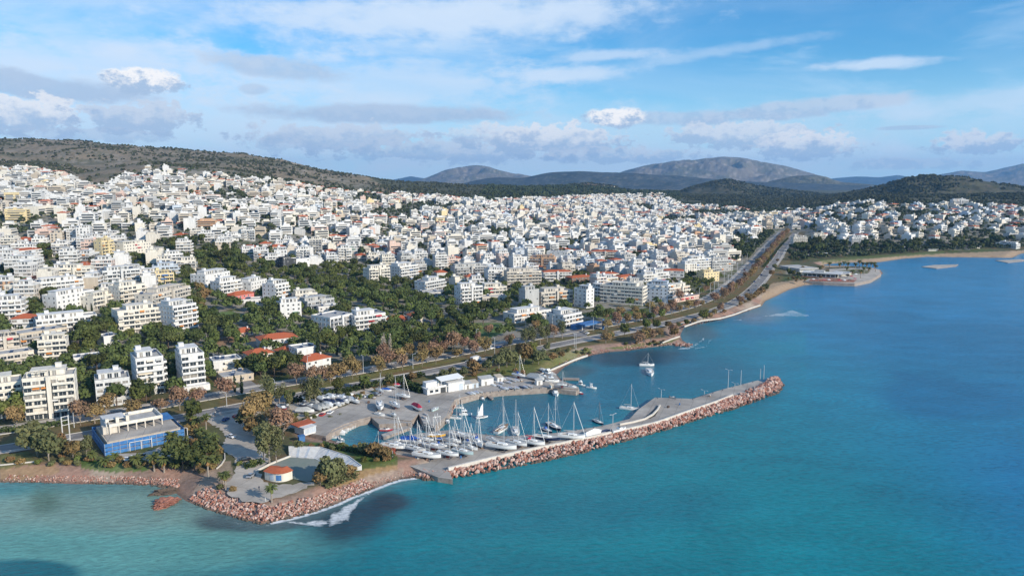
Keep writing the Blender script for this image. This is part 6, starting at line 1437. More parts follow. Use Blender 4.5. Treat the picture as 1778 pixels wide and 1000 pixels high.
def motorboat(st, bw, z, label, hull='gel', stand=False, kind='cuddy', cover=None, group=None, name='motorboat', cat='motorboat'):
    zz_ = z + (.9 if stand else 0.0); o, L = boat_root(name, st, bw, zz_); L = q_(min(max(L, 3.0), 14)); Bm = L * (.38 if L < 8 else .33); fb = .12 * L if L < 8 else .11 * L; dr = .35
    tag(o, label, cat, group)
    part(o, 'hull', (L,), lambda: hull_mb(L, Bm, fb, dr, transom=.88), [M[hull], M['deck'], M['bluepaint' if hull != 'redhull' else 'redpaint']])
    if kind == 'open':
        part(o, 'cockpit', (L,), lambda: MB().box(-L * .42, L * .18, -Bm * .34, Bm * .34, fb - .02, fb + .04, 1).box(-L * .10, L * .0, -Bm * .3, Bm * .3, fb + .04, fb + .3, 0), [M['gel'], M['tarpgrey']])
    if kind == 'cuddy':
        part(o, 'cabin', (L,), lambda: MB().add([(-L * .05, -Bm * .36, fb), (L * .28, -Bm * .22, fb), (L * .28, Bm * .22, fb), (-L * .05, Bm * .36, fb), (-L * .02, -Bm * .32, fb + L * .08), (L * .16, -Bm * .2, fb + L * .055), (L * .16, Bm * .2, fb + L * .055), (-L * .02, Bm * .32, fb + L * .08)], [(4, 5, 6, 7), (0, 1, 5, 4), (1, 2, 6, 5), (2, 3, 7, 6), (3, 0, 4, 7)]), [M['gel']])
        part(o, 'windscreen', (L,), lambda: MB().add([(L * .08, -Bm * .3, fb + L * .06), (L * .08, Bm * .3, fb + L * .06), (0, Bm * .3, fb + L * .14), (0, -Bm * .3, fb + L * .14)], [(0, 1, 2, 3), (3, 2, 1, 0)][:1]), [M['glass']])
        part(o, 'cockpit', (L, 1), lambda: MB().box(-L * .44, -L * .07, -Bm * .34, Bm * .34, fb - .02, fb + .04), [M['tarpgrey']])
    if kind == 'cruiser':
        part(o, 'cabin', (L, 'c'), lambda: MB().box(-L * .25, L * .12, -Bm * .36, Bm * .36, fb, fb + 1.5, 0).box(-L * .24, L * .123, -Bm * .363, Bm * .363, fb + .6, fb + 1.15, 1), [M['gel'], M['glass']])
        part(o, 'flybridge', (L,), lambda: MB().box(-L * .3, L * .02, -Bm * .33, Bm * .33, fb + 1.5, fb + 1.65).box(-L * .08, 0, -Bm * .3, Bm * .3, fb + 1.65, fb + 2.2), [M['gel']])
    if kind == 'fishing':
        part(o, 'wheelhouse', (L,), lambda: MB().box(-L * .15, L * .05, -Bm * .24, Bm * .24, fb, fb + 1.9, 0).box(-L * .153, L * .053, -Bm * .2, Bm * .2, fb + 1.05, fb + 1.6, 1), [M['gel'], M['glass']])
        part(o, 'mast', (L,), lambda: MB().tube([(-L * .2, 0, fb), (-L * .2, 0, fb + L * .5)], .06, 5), [M['galv']])
    if cover: part(o, 'cover', (L,), lambda: MB().add([(-L * .5, -Bm * .46, fb + .02), (L * .3, -Bm * .40, fb + .06), (L * .5, 0, fb * 1.2), (L * .3, Bm * .40, fb + .06), (-L * .5, Bm * .46, fb + .02), (-L * .42, 0, fb + L * .10), (L * .1, 0, fb + L * .17), (L * .35, 0, fb + L * .08)],
        [(0, 1, 6, 5), (1, 7, 6), (1, 2, 7), (2, 3, 7), (3, 6, 7), (3, 4, 5, 6), (4, 0, 5)]), [M[cover]])
    if kind in ('cuddy', 'open'): part(o, 'outboard_engine', (), lambda: MB().box(-.25, .1, -.18, .18, -.3, .75).box(-.3, .16, -.22, .22, .45, .85), [M['steel']], (-L * .5 - .1, 0, fb * .6))
    if stand: part(o, 'trailer', (L,), lambda: MB().box(-L * .35, L * .35, -.12, .12, -.55, -.4, 0).box(-L * .12, -L * .08, -Bm * .42, Bm * .42, -.62, -.5, 0).tube([(-L * .1, -Bm * .42, -.58), (-L * .1, -Bm * .5, -.58)], .3, 8, 1).tube([(-L * .1, Bm * .42, -.58), (-L * .1, Bm * .5, -.58)], .3, 8, 1).box(-L * .2, -L * .15, -Bm * .25, Bm * .25, -.4, 0.0, 0).box(L * .15, L * .2, -Bm * .2, Bm * .2, -.4, 0.0, 0), [M['steel'], M['rubber']])
    return o
def dinghy(st, bw, z, label, hull='gel', group=None, upturned=False, cover=None):
    o, L = boat_root('dinghy', st, bw, z); L = q_(min(max(L, 2.5), 6)); Bm = L * .38; tag(o, label, 'dinghy', group)
    if upturned:
        part(o, 'hull', (L, 'd'), lambda: hull_mb(L, Bm, .5, .35, transom=.75), [M[hull], M['deck'], M[hull]], (0, 0, .55), (math.pi, 0, 0)); return o
    part(o, 'hull', (L, 'd'), lambda: hull_mb(L, Bm, .5, .2, transom=.75), [M[hull], M['deck'], M[hull]], (0, 0, .2))
    part(o, 'thwart', (L,), lambda: MB().box(-L * .3, -L * .22, -Bm * .4, Bm * .4, .7, .76).box(L * .05, L * .12, -Bm * .4, Bm * .4, .7, .76), [M[cover or 'teak']]); return o
ZQ = Q
SB, MO, DI = sailboat, motorboat, dinghy
# on the south quay, standing in cradles
SB((661, 771), (704, 776), ZQ, 'white sloop on a cradle with red underside, nearest the red bush', mastm='alu')
SB((717, 786), (766, 792), ZQ, 'largest white sloop on a wheeled cradle at the quay ramp', boot='blackpaint')
SB((760, 783), (796, 789), ZQ, 'white sloop in cradle just right of the wheeled cradle boat')
SB((786, 779), (822, 787), ZQ, 'pale teal sloop in cradle with pointed bow to the breakwater', hull='tealhull', boot='bluepaint')
SB((672, 768), (707, 772), ZQ, 'white sloop behind the one nearest the red bush', furl=True)
SB((706, 775), (740, 781), ZQ, 'white sloop wedged between two larger cradled boats', boot='blackpaint')
SB((734, 770), (772, 776), ZQ, 'grey white sloop in the middle of the packed cradles', hull='greyhull', mast=True)
SB((803, 772), (829, 779), ZQ, 'slim white sloop with folded sail, bow towards the sea wall', cover='tarpgrey')
MO((694, 762), (732, 765), ZQ, 'boat under a bright blue tarpaulin beside the small basin', kind='none', cover='tarpblue', stand=True)
SB((724, 760), (753, 763), ZQ, 'white sloop beside the bright blue tarpaulin', mast=True, furl=True)
SB((743, 755), (773, 754), ZQ, 'yellow hulled sloop on the quay', hull='yellowhull', boot='gel')
MO((758, 760), (770, 761), ZQ, 'small boat under a round light blue cover below the yellow hull', kind='none', cover='tarpblue', stand=True)
SB((775, 760), (801, 766), ZQ, 'white sloop just right of the yellow hulled one')
SB((781, 751), (818, 757), ZQ, 'long grey hulled sloop on the inner quay edge', hull='greyhull', boot='bluepaint', furl=True)
SB((822, 758), (837, 774), ZQ, 'white blue trimmed sloop with bow pointing at the breakwater wall', cover='tarpblue', furl=True)
SB((846, 758), (866, 765), ZQ, 'sloop in cradle with white frame arch over its stern', mast=False)
SB((845, 770), (897, 777), ZQ, 'big white sloop on a dark cradle half way along the quay', boot='blackpaint', mastm='alu')
SB((879, 764), (915, 772), ZQ, 'white sloop with pale yellow chock right of the big white one')
SB((902, 763), (946, 770), ZQ, 'white sloop with crimson cockpit cover', cover='tarpred', furl=True, boot='blackpaint')
SB((925, 757), (972, 762), ZQ, 'navy hulled sloop with white deck on the quay', hull='navy', boot='blackpaint')
SB((969, 755), (1016, 758), ZQ, 'long white sloop with black underside, farthest along the quay', boot='blackpaint', furl=True)
MO((1014, 758), (1045, 749), ZQ, 'smooth white covered hull against the breakwater wall', kind='none', cover='sail', stand=False)
MO((1042, 750), (1060, 747), ZQ, 'low boat under navy tarpaulin on the breakwater', kind='none', cover='tarpnavy')
MO((1062, 748), (1087, 742), ZQ, 'white motorboat with windscreen parked on the breakwater', kind='cuddy', stand=True)
# scattered small craft on the quay
for i, (a, b) in enumerate((((648, 776), (664, 772)), ((664, 771), (680, 767)), ((678, 766), (694, 762)), ((700, 770), (722, 774)), ((752, 769), (776, 773)), ((774, 768), (796, 772)), ((716, 765), (738, 768)), ((868, 768), (886, 771)), ((806, 765), (822, 768)), ((704, 761), (722, 759)))):
    sailboat(a, b, ZQ, ['small white sloop by the basin edge wall', 'second small white sloop along the basin edge wall', 'third small white sloop along the basin edge wall', 'white sloop crowded behind the ramp boats', 'white sloop crowded below the yellow hull', 'white sloop crowded below the grey hulled one', 'white sloop crowded beside the blue tarpaulin', 'white sloop half hidden behind the big white one', 'white sloop behind the blue trimmed one', 'small sloop on the basin side of the blue tarpaulin'][i], hull='gel', boot=['redpaint', 'bluepaint', 'blackpaint'][i % 3], mast=i % 3 != 1, cover=['tarpblue', None, 'tarpnavy', None][i % 4])
# afloat
SB((861, 751), (882, 738), 0, 'broad boat with brown cockpit moored bow out from the quay', stand=False, deckm='teak', hull='gel')
SB((894, 742), (897, 757), 0, 'white sloop with its bow at the quay, blue waterline', stand=False, boot='bluepaint', furl=False)
SB((940, 742), (959, 750), 0, 'navy boat with bright blue cover moored at the quay', stand=False, hull='navy', cover='tarpblue', mast=False)
SB((951, 734), (974, 747), 0, 'black hulled yacht with cream deck moored beside the blue covered one', stand=False, hull='navy')
SB((1030, 728), (1048, 736), 0, 'dark small yacht moored near the breakwater lamp', stand=False, hull='navy', mastm='blackmast')
SB((1076, 707), (1110, 710), 0, 'white sloop moored at the wide corner of the breakwater', stand=False)
SB((1110, 633), (1136, 633), 0, 'white two ended boat anchored alone in the bay', stand=False, mz=.75)
SB((1126, 641), (1131, 652), 0, 'small boat anchored beside the white two ended one', stand=False, mz=.5, mast=False)
MO((1163, 688), (1173, 688), 0, 'tiny blue and white boat alongside the breakwater', hull='navy', kind='cuddy')
o = DI((827, 725), (847, 722), 0, 'sailing dinghy under way with raised white sail')
part(o, 'mast', ('ds',), lambda: MB().tube([(.6, 0, .6), (.5, 0, 7.4)], .06, 5), [M['alu']]); part(o, 'sail', ('ds',), lambda: MB().add([(.45, .02, 1.2), (.42, .02, 7.2), (-2.4, .12, 1.3), (-1.3, .22, 3.8), (-.6, .16, 5.6), (.45, -.02, 1.2), (.42, -.02, 7.2), (-2.4, .08, 1.3), (-1.3, .18, 3.8), (-.6, .12, 5.6)], [(0, 1, 4, 3, 2), (5, 7, 8, 9, 6)]), [M['sail']])
SB((781, 724), (802, 725), 0, 'white yacht moored off the slipway, nearest the yard', stand=False, boot='redpaint')
MO((798, 718), (819, 718), 0, 'white motor cruiser with canopy moored off the slipway', kind='cruiser')
SB((788, 706), (806, 707), 0, 'slim white boat moored at the slipway corner', stand=False, mz=1.3)
MO((659, 745), (683, 745), 0, 'white speedboat with red stripe at the end of the wooden jetty', hull='redhull', kind='cuddy')
MO((630, 772), (637, 772), 0, 'lone small white boat in the basin below the jetty', kind='cuddy')
MO((566, 757), (592, 758), 0, 'white open boat at the inner corner of the basin', kind='open'); MO((580, 748), (599, 753), 0, 'white boat with outboard second from the basin corner', kind='cuddy')
MO((590, 760), (598, 765), 0, 'small green decked boat in the shaded basin corner', hull='tealhull', kind='open'); MO((585, 766), (600, 769), 0, 'low grey boat in the shaded basin corner', hull='greyhull', kind='open')
row = []
for i, (x, y) in enumerate([(600, 743), (604, 741), (608, 739), (612, 737), (616, 734), (620, 732), (597, 746), (625, 731), (593, 749)]):
    row.append(MO((x - 7, y - 3), (x + 6, y + 4), 0, '', kind=['cuddy', 'open'][i % 2], cover=['sail', None, 'tarpgrey', None][i % 4] if i % 2 == 0 else None, group='small boats moored side by side along the basin'))
for i, (x, y) in enumerate([(662, 733), (667, 735), (672, 738), (677, 736), (682, 739), (668, 730)]):
    row.append(MO((x - 6, y - 2), (x + 6, y + 3), 0, '', kind=['cuddy', 'open'][i % 2], group='small boats moored side by side along the basin'))
row.sort(key=lambda o: o.location.x)
for i, o in enumerate(row): o['label'] = 'small white moored boat, %s from the left in the basin row' % ordinal(i + 1)
# yard and boat park
yz = 3.1
SB((658, 697), (661, 710), yz, 'white deep hulled yacht on the yard seen end on', mast=False, boot='blackpaint'); SB((679, 697), (694, 706), yz, 'white yacht on the yard with tall mast and steps', furl=False)
MO((718, 702), (732, 711), yz, 'white boat with crimson cover in the middle of the yard', cover='tarpred', stand=True, kind='none'); SB((688, 684), (712, 688), yz, 'pinkish hulled sloop at the back of the yard', hull='gel')
SB((654, 674), (666, 679), yz, 'small white sloop at the back left of the yard'); MO((662, 675), (680, 677), yz, 'blue covered boat at the back of the yard', cover='tarpblue', kind='none'); MO((672, 672), (688, 674), yz, 'pale blue covered boat beside the blue covered one', cover='tarpgrey', kind='none', hull='navy')
MO((681, 667), (697, 668), yz, 'boat under a red cover beside the yard hedge', cover='tarpred', kind='none', stand=True); MO((652, 716), (668, 720), yz, 'small white boat on the yard edge above the basin', kind='open'); MO((680, 716), (688, 720), yz, 'white boat on trailer beside the steps', kind='cuddy', stand=True)
MO((773, 726), (779, 733), 1.2, 'white boat hanging at the slipway corner', kind='cuddy'); MO((735, 739), (752, 741), .2, 'dark red boat in the haul out slot', hull='redhull', kind='none', cover='tarpnavy')
DI((736, 722), (741, 726), yz, 'tiny white tender on the yard slab'); DI((738, 717), (743, 720), yz, 'second tiny white tender on the yard slab'); MO((748, 712), (762, 706), yz, 'pale lime boat on the yard slab', hull='tealhull', kind='open')
MO((514, 711), (546, 713), 3.05, 'large boat under a pale grey tarpaulin in the boat park', cover='tarpgrey', kind='none', stand=True)
MO((484, 703), (496, 712), 3.05, 'white boat with red stripe at the left of the boat park', kind='cuddy', stand=True, hull='redhull'); MO((494, 700), (502, 706), 3.05, 'white boat behind the tree of the boat park', kind='cuddy', stand=True)
MO((520, 700), (532, 703), 3.05, 'dark navy boat in the shade of the boat park trees', hull='navy', kind='cuddy', stand=True); MO((524, 693), (532, 697), 3.05, 'white cabin boat in the shade of the boat park', kind='cruiser')
park = []
for i, (x, y, c) in enumerate([(552, 707, 'tarpgrey'), (559, 705, 'tarpgrey'), (566, 704, 'tarpgrey'), (572, 702, 'sail'), (570, 697, 'tarpnavy'), (578, 698, 'tarpnavy'), (586, 700, None), (592, 697, 'tarpnavy'), (600, 695, None), (606, 692, 'tarpgrey'), (612, 693, 'sail'), (618, 695, None), (568, 690, None), (576, 688, 'sail'), (586, 688, None), (560, 692, 'sail'), (548, 698, 'tarpgrey'), (540, 703, None), (596, 690, 'sail')]):
    park.append(MO((x - 7, y - 3), (x + 6, y + 3), 3.05, '', cover=c, kind='none' if c else 'cuddy', stand=True, group='boats laid up in the boat park'))
DI((594, 684), (614, 683), 3.6, 'long white upturned hull at the top of the boat park', upturned=True)
park.sort(key=lambda o: o.location.x)
for i, o in enumerate(park): o['label'] = 'laid up motorboat on a trailer, %s from the left in the boat park' % ordinal(i + 1)
DI((632, 683), (638, 688), 3.05, 'round white dinghy beside the signpost at the road end')
# north east jetty
SB((890, 648), (912, 652), yz, 'red and blue sloop with mast in front of the shrubs', hull='gel', boot='redpaint', cover='tarpblue'); MO((918, 652), (945, 658), yz, 'large boat under a peaked grey tarpaulin', cover='tarpgrey', kind='none', stand=True)
MO((944, 645), (961, 651), yz, 'white motor cruiser on the jetty beside the small beach', kind='cruiser'); MO((938, 650), (950, 655), yz, 'white speedboat behind the tarpaulin boat', kind='cuddy', stand=True)
MO((947, 660), (971, 661), yz, 'sleek white motor yacht near the jetty end', kind='cruiser'); SB((968, 666), (984, 667), yz, 'small white sloop with tall mast at the jetty end', boot='redpaint', mz=1.4)
MO((987, 669), (1001, 671), yz, 'white boat on the jetty tip', kind='cuddy'); MO((1002, 666), (1016, 668), 0, 'white cabin boat moored behind the jetty tip', kind='cruiser'); MO((1019, 671), (1036, 673), 0, 'white fishing boat moored beyond the jetty tip', kind='fishing')
MO((961, 676), (967, 687), 0, 'white boat with red stern moored bow out from the jetty', hull='gel', kind='cuddy'); MO((999, 679), (1013, 683), 0, 'red and white boat moored under the jetty tip', hull='redhull', kind='cuddy'); MO((833, 688), (841, 694), 0, 'white motorboat moored by the short pontoon', kind='cuddy')
MO((940, 640), (952, 645), 3, 'white boat on the beach beside the low wall', kind='open'); MO((952, 646), (966, 650), 3, 'second white boat on the beach beside the low wall', kind='open')
ds = []
for i, (x, y) in enumerate([(874, 673), (880, 673), (886, 673), (892, 672), (898, 672), (906, 671), (913, 671), (921, 670), (816, 682), (822, 681), (828, 680), (834, 679), (856, 660), (864, 662), (871, 664), (878, 661), (885, 663), (875, 656), (884, 657), (893, 660), (898, 659), (858, 667), (868, 669)]):
    ds.append(DI((x - 4, y - 1.5), (x + 4, y + 2), yz, '', hull=['gel', 'gel', 'navy'][i % 3] if i < 8 else 'gel', upturned=(i % 4 == 1), group='small dinghies laid out on the jetty', cover=['tarpblue', None][i % 2]))
ds.sort(key=lambda o: o.location.x)
for i, o in enumerate(ds): o['label'] = 'small dinghy laid on the jetty, %s from the left' % ordinal(i + 1)

# ------------------------------------------------------------------ harbour buildings and equipment
def frame_from(px0, px1, z):   # local frame on a front bottom edge
    a, b = Vector(PZ(*px0, z)), Vector(PZ(*px1, z)); return a, (b - a).length, math.atan2(b.y - a.y, b.x - a.x)
# yacht club
a, L, rz = frame_from((742, 686), (805, 675), 3.1); o = empty('yacht_club', (a.x, a.y, 3.1), rz); tag(o, 'white yacht club with canopy roof above the slipway', 'club house')
reg(o, MB().box(0, L * .55, 0, 7, 0, 3).box(L * .55, L, -1, 7, 0, 4.6).obj('wall', M['white'], o)); o2 = MB().box(-.6, L * .56, -.8, 7.3, 3.0, 3.25).box(0, L * .5, -.8, -.7, 3.25, 4.1).box(L * .54, L + .4, -1.5, 7.3, 4.6, 4.8).obj('terrace', M['white'], o)
MB().box(.6, L * .38, 2.5, 6.5, 3.25, 5.6).obj('upper_storey', M['white'], o)
MB().add([(L * .36, -.5, 6.2), (L * .98, -1.2, 6.6), (L * .98, 5.5, 7.4), (L * .36, 5.5, 7.0), (L * .36, -.5, 6.05), (L * .98, -1.2, 6.45), (L * .98, 5.5, 7.2), (L * .36, 5.5, 6.85)], [(0, 1, 2, 3), (7, 6, 5, 4), (0, 4, 5, 1), (1, 5, 6, 2), (2, 6, 7, 3), (3, 7, 4, 0)]).obj('canopy', M['sail'], o)
for x, y in ((L * .38, 0), (L * .95, -.8), (L * .95, 5), (L * .38, 5)): MB().box(x - .1, x + .1, y - .1, y + .1, 3.25, 6.4).obj('post', M['white'], o)
for x in (1.5, 4.5): MB().box(x, x + 1.8, -.04, 0, .9, 2.2).obj('window', M['glass'], o)
MB().box(L * .36, L * .5, -.05, 0, 0, 2.7).obj('doorway', M['dark'], o); MB().box(L * .84, L * .96, -1.05, -1, 0, 3.4).obj('boat_door', M['paleblue'], o)
for i, (x0, x1, y, hh, m_, lab) in enumerate(((807, 820, 676, 2.8, 'white', 'small white shed right of the yacht club'), (820, 831, 674, 2.8, 'paleblue', 'pale blue shed second right of the yacht club'), (836, 857, 670, 3.6, 'white', 'larger white shed with grey shed roof on the jetty'), (864, 874, 664, 2.8, 'white', 'narrow white shed behind the dinghies'), (932, 942, 669, 2.6, 'white', 'small white cabin near the peaked grey tarpaulin'), (957, 961, 674, 1.6, 'white', 'tiny white hut on the jetty edge'))):
    a, L, rz = frame_from((x0, y), (x1, y - (x1 - x0) * .14), 3.1); o = empty('shed', (a.x, a.y, 3.1), rz); tag(o, lab, 'shed'); d_ = 4.5 if i < 4 else 2
    MB().box(0, L, 0, d_, 0, hh).obj('wall', M[m_], o); MB().add([(-.3, -.3, hh), (L + .3, -.3, hh), (L + .3, d_ + .3, hh + .6), (-.3, d_ + .3, hh + .6), (-.3, -.3, hh - .12), (L + .3, -.3, hh - .12), (L + .3, d_ + .3, hh + .48), (-.3, d_ + .3, hh + .48)], [(0, 1, 2, 3), (7, 6, 5, 4), (0, 4, 5, 1), (1, 5, 6, 2), (2, 6, 7, 3), (3, 7, 4, 0)]).obj('roof', M['grey' if i % 2 == 0 else 'tan'], o); MB().box(L * .3, L * .3 + 1.0, -.04, 0, 0, min(2, hh - .3)).obj('door', M['shutter'], o)
# red roofed kiosk by the basin
a, L, rz = frame_from((528, 757), (548, 751), 3.1); o = empty('kiosk', (a.x, a.y, 3.1), rz); tag(o, 'white kiosk with flat red roof and columns beside the basin', 'kiosk')
MB().box(0, L, 0, 7, 0, 3.2).obj('wall', M['white'], o); MB().box(-.8, L + 2.4, 3.2, 9.2, 3.3, 3.6).obj('roof', M['terracotta'], o); MB().box(-.2, L + .2, -.8, 3.2, 3.2, 3.4).obj('terrace', M['white'], o)
for i in range(5): MB().box(.4 + i * L / 5, .9 + i * L / 5 + .5, -.05, 0, .6, 2.8).obj('window', M['paleblue'], o)
# pale green shed above the plaza
a, L, rz = frame_from((472, 733), (492, 727), 3.1); o = empty('shed', (a.x, a.y, 3.1), rz); tag(o, 'small cream shed with sloping roof above the plaza', 'shed'); MB().box(0, L, 0, 5, 0, 2.6).obj('wall', M['cream'], o); MB().add([(-.3, -.3, 2.6), (L + .3, -.3, 2.6), (L + .3, 5.3, 3.6), (-.3, 5.3, 3.6), (-.3, -.3, 2.45), (L + .3, -.3, 2.45), (L + .3, 5.3, 3.45), (-.3, 5.3, 3.45)], [(0, 1, 2, 3), (7, 6, 5, 4), (0, 4, 5, 1), (1, 5, 6, 2), (2, 6, 7, 3), (3, 7, 4, 0)]).obj('roof', M['palegrey'], o)
a, L, rz = frame_from((520, 768), (530, 766), 3.1); o = empty('kiosk', (a.x, a.y, 3.1), rz); tag(o, 'tiny blue cabin behind the top corner of the stadium stand', 'kiosk'); MB().box(0, L, 0, 2, 0, 2.3).obj('wall', M['blue'], o); MB().box(-.2, L + .2, -.2, 2.2, 2.3, 2.5).obj('roof', M['blue'], o)
a, L, rz = frame_from((421, 742), (427, 741), 3.1); o = empty('kiosk', (a.x, a.y, 3.1), rz); tag(o, 'small white booth standing beside the plaza road', 'kiosk'); MB().box(0, 1.6, 0, 1.6, 0, 2.4).obj('wall', M['white'], o); MB().box(-.1, 1.7, -.1, 1.7, 2.4, 2.55).obj('roof', M['white'], o)
# curved kiosk with terracotta roof
pts = [PZ(x, y, 3.1) for x, y in ((460, 832), (469, 835), (479, 837), (489, 837), (499, 835), (508, 831))]; P = smooth(chain(pts, .8), 2); A, Bk = P, offset(P, 5.2)
def ribbon(A, Bk, z0, z1, closed=True):
    n = len(A); V = [(*p, z0) for p in A] + [(*p, z0) for p in Bk] + [(*p, z1) for p in A] + [(*p, z1) for p in Bk]; f = []
    for i in range(n - 1): f += [(i, i + 1, 2 * n + i + 1, 2 * n + i), (n + i + 1, n + i, 3 * n + i, 3 * n + i + 1), (2 * n + i, 2 * n + i + 1, 3 * n + i + 1, 3 * n + i)]
    f += [(0, 2 * n, 3 * n, n), (n - 1, 2 * n - 1, 4 * n - 1, 3 * n - 1)]; return MB().add(V, f)
c0 = P.mean(0); o = empty('kiosk', (c0[0], c0[1], 3.1)); tag(o, 'curved cream kiosk with terracotta roof and blue painted front on the plaza', 'kiosk')
def rel(Pa): return Pa - c0
ribbon(rel(A), rel(Bk), 0, 3.4).obj('wall', M['ivory'], o)
Ao, Bo = rel(offset(P, -.7)), rel(offset(P, 5.8)); mid = rel(offset(P, 2.6)); n = len(P); V = [(*p, 3.35) for p in Ao] + [(*p, 4.4) for p in mid] + [(*p, 3.35) for p in Bo]
MB().add(V, [(i, i + 1, n + i + 1, n + i) for i in range(n - 1)] + [(n + i, n + i + 1, 2 * n + i + 1, 2 * n + i) for i in range(n - 1)] + [(0, n, 2 * n), (n - 1, 3 * n - 1, 2 * n - 1)]).obj('roof', M['terracotta'], o)
for k in range(3, n - 6, 3):
    if k > n * .62: break
    ribbon(rel(offset(P, -.04))[k:k + 3], rel(A)[k:k + 3], .5, 2.6).obj('window', M['paleblue' if k % 2 else 'blue'], o)
# stadium stand: stepped seating round the court
inn = [(502, 793), (545, 796), (586, 811), (601, 817)]; out = [(501, 776), (556, 777), (605, 793), (627, 809)]
Pi = np.array([PZ(x, y, 3.2) for x, y in inn]); Po = np.array([PZ(x, y, 4.7) for x, y in out]); o = empty('stadium_stand', (Pi[1][0], Pi[1][1], 3.1)); tag(o, 'white stepped concrete seating stand wrapped round the sports court', 'grandstand')
for s_ in range(3):
    n = 9; b = MB()
    for k in range(n):
        f0, f1 = k / n, (k + 1) / n; z0, z1 = k * 1.5 / n, (k + 1) * 1.5 / n; q = [Pi[s_] * (1 - f0) + Po[s_] * f0, Pi[s_ + 1] * (1 - f0) + Po[s_ + 1] * f0, Pi[s_ + 1] * (1 - f1) + Po[s_ + 1] * f1, Pi[s_] * (1 - f1) + Po[s_] * f1]
        q = [p - Pi[1] for p in q]; b.prism([tuple(p) for p in q], 0, z1 + .1, 0)
        if s_ == 2 or k % 3 == 2: pass
    b.obj('seating_section', M['white'], o)
for s_ in range(3):
    for fr in ((.33, .66) if s_ < 2 else (.25, .5, .75)):
        p, q = Pi[s_] * (1 - fr) + Pi[s_ + 1] * fr - Pi[1], Po[s_] * (1 - fr) + Po[s_ + 1] * fr - Pi[1]; d_ = (Pi[s_ + 1] - Pi[s_]) / np.linalg.norm(Pi[s_ + 1] - Pi[s_]) * .5; n = 9; b = MB()
        for k in range(n):
            a_, c_ = p * (1 - k / n) + q * (k / n), p * (1 - (k + 1) / n) + q * ((k + 1) / n); b.prism([tuple(a_ - d_), tuple(a_ + d_), tuple(c_ + d_), tuple(c_ - d_)], 0, (k + 1) * 1.5 / n + .16)
        b.obj('stairway', M['paleblue'], o)
n_ = 9
q0 = [Po[i] - Pi[1] for i in range(4)]; b = MB()
for i in range(3): d_ = (q0[i + 1] - q0[i]); d_ = d_ / np.linalg.norm(d_); nn_ = np.array([-d_[1], d_[0]]) * .25; b.prism([tuple(q0[i]), tuple(q0[i + 1]), tuple(q0[i + 1] + nn_), tuple(q0[i] + nn_)], 0, 2.0)
b.obj('back_wall', M['palegrey'], o)
# blue wrapped building
fl, fr_ = Vector(PZ(186, 768, 8.0)), Vector(PZ(313, 743, 8.0)); bl = Vector(PZ(163, 727, 8.0)); rz = math.atan2(fr_.y - fl.y, fr_.x - fl.x); W_ = (fr_ - fl).length; D_ = 24.0
o = empty('building_shell', (fl.x, fl.y, 3.0), rz); tag(o, 'unfinished concrete building wrapped in blue netting near the shore', 'building shell'); 
MB().box(0, W_, 0, D_, 0, 4.6).box(-.0, W_, .0, D_, 4.61, 4.9).obj('ground_storey', M['tan'], o); MB().box(.6, W_ - .6, .6, D_ - .6, 4.91, 5.05).obj('deck', M['quaytop'], o)
x0, x1, y0, y1, zt = W_ * .10, W_ * .84, D_ * .40, D_ * .96, 9.2
b = MB(); b.box(x0, x1, y0, y0 + .5, zt - 1.3, zt).box(x0, x1, y1 - .5, y1, zt - 1.3, zt).box(x1 - .5, x1, y0 + .5, y1 - .5, zt - 1.3, zt).box(x0, x0 + .5, y0 + .5, y1 - .5, zt - 1.3, zt); b.obj('ring_beam', M['ivory'], o)
for i in range(7):
    x = x0 + (x1 - x0 - .5) * i / 6
    for y in (y0 + .02, y1 - .48): MB().box(x, x + .45, y, y + .45, 5.05, zt - 1.3).obj('column', M['beige'], o)
MB().box(x0 + .5, x0 + (x1 - x0) * .62, y0 + 5, y1 - .5, zt - 1.6, zt - 1.3).box(x0 + (x1 - x0) * .62, x1 - .5, y0 + 1.5, y1 - .5, zt - 1.6, zt - 1.35).obj('floor_slab', M['roof'], o)
MB().box(x0 - 1, x0 + (x1 - x0) * .36, y0 + 6, y1 + .4, zt, zt + .35).box(x0 - 1, x0 - .6, y0 + 1, y1, 5.05, zt).obj('roof_slab', M['palegrey'], o)
for i, xx in enumerate((x0 - .6, x0 + 3.2, x0 + 7)): MB().box(xx, xx + 1.2, y0 + 4, y0 + 6, zt - 1.3, zt + 1.2).obj('chimney_block', M['ivory'], o)
MB().box(.5, 6, y0 + 1, y0 + 4.5, 4.95, 8.0).obj('stair_core', M['beige'], o); MB().tube([(x0 + 9, y1 - 3, zt + .3), (x0 + 10.2, y1 - 3, zt + .3)], .6, 8).obj('water_tank', M['white'], o)
for nm, x_0, x_1, y_0, y_1 in (('f', -1.2, W_ + 1.2, -1.4, -1.3), ('l', -1.4, -1.3, -1.3, D_ + 1), ('r', W_ + 1.2, W_ + 1.3, -1.3, D_ + 1), ('b', -1.2, W_ + 1.2, D_ + 1, D_ + 1.1)):
    for k in range(3): MB().box(x_0, x_1, y_0, y_1, .2 + k * 1.65, 1.55 + k * 1.65).obj('blue_net', M['net'], o)
for i in range(12): x = -1.2 + (W_ + 2.4) * i / 11; MB().tube([(x, -1.5, 0), (x, -1.5, 5.2)], .06, 4).obj('scaffold_pole', M['galv'], o)
MB().box(x1 + .5, W_ + 1, D_ * .6, D_ + .8, 5.3, 5.5).obj('blue_sheet', M['net'], o)
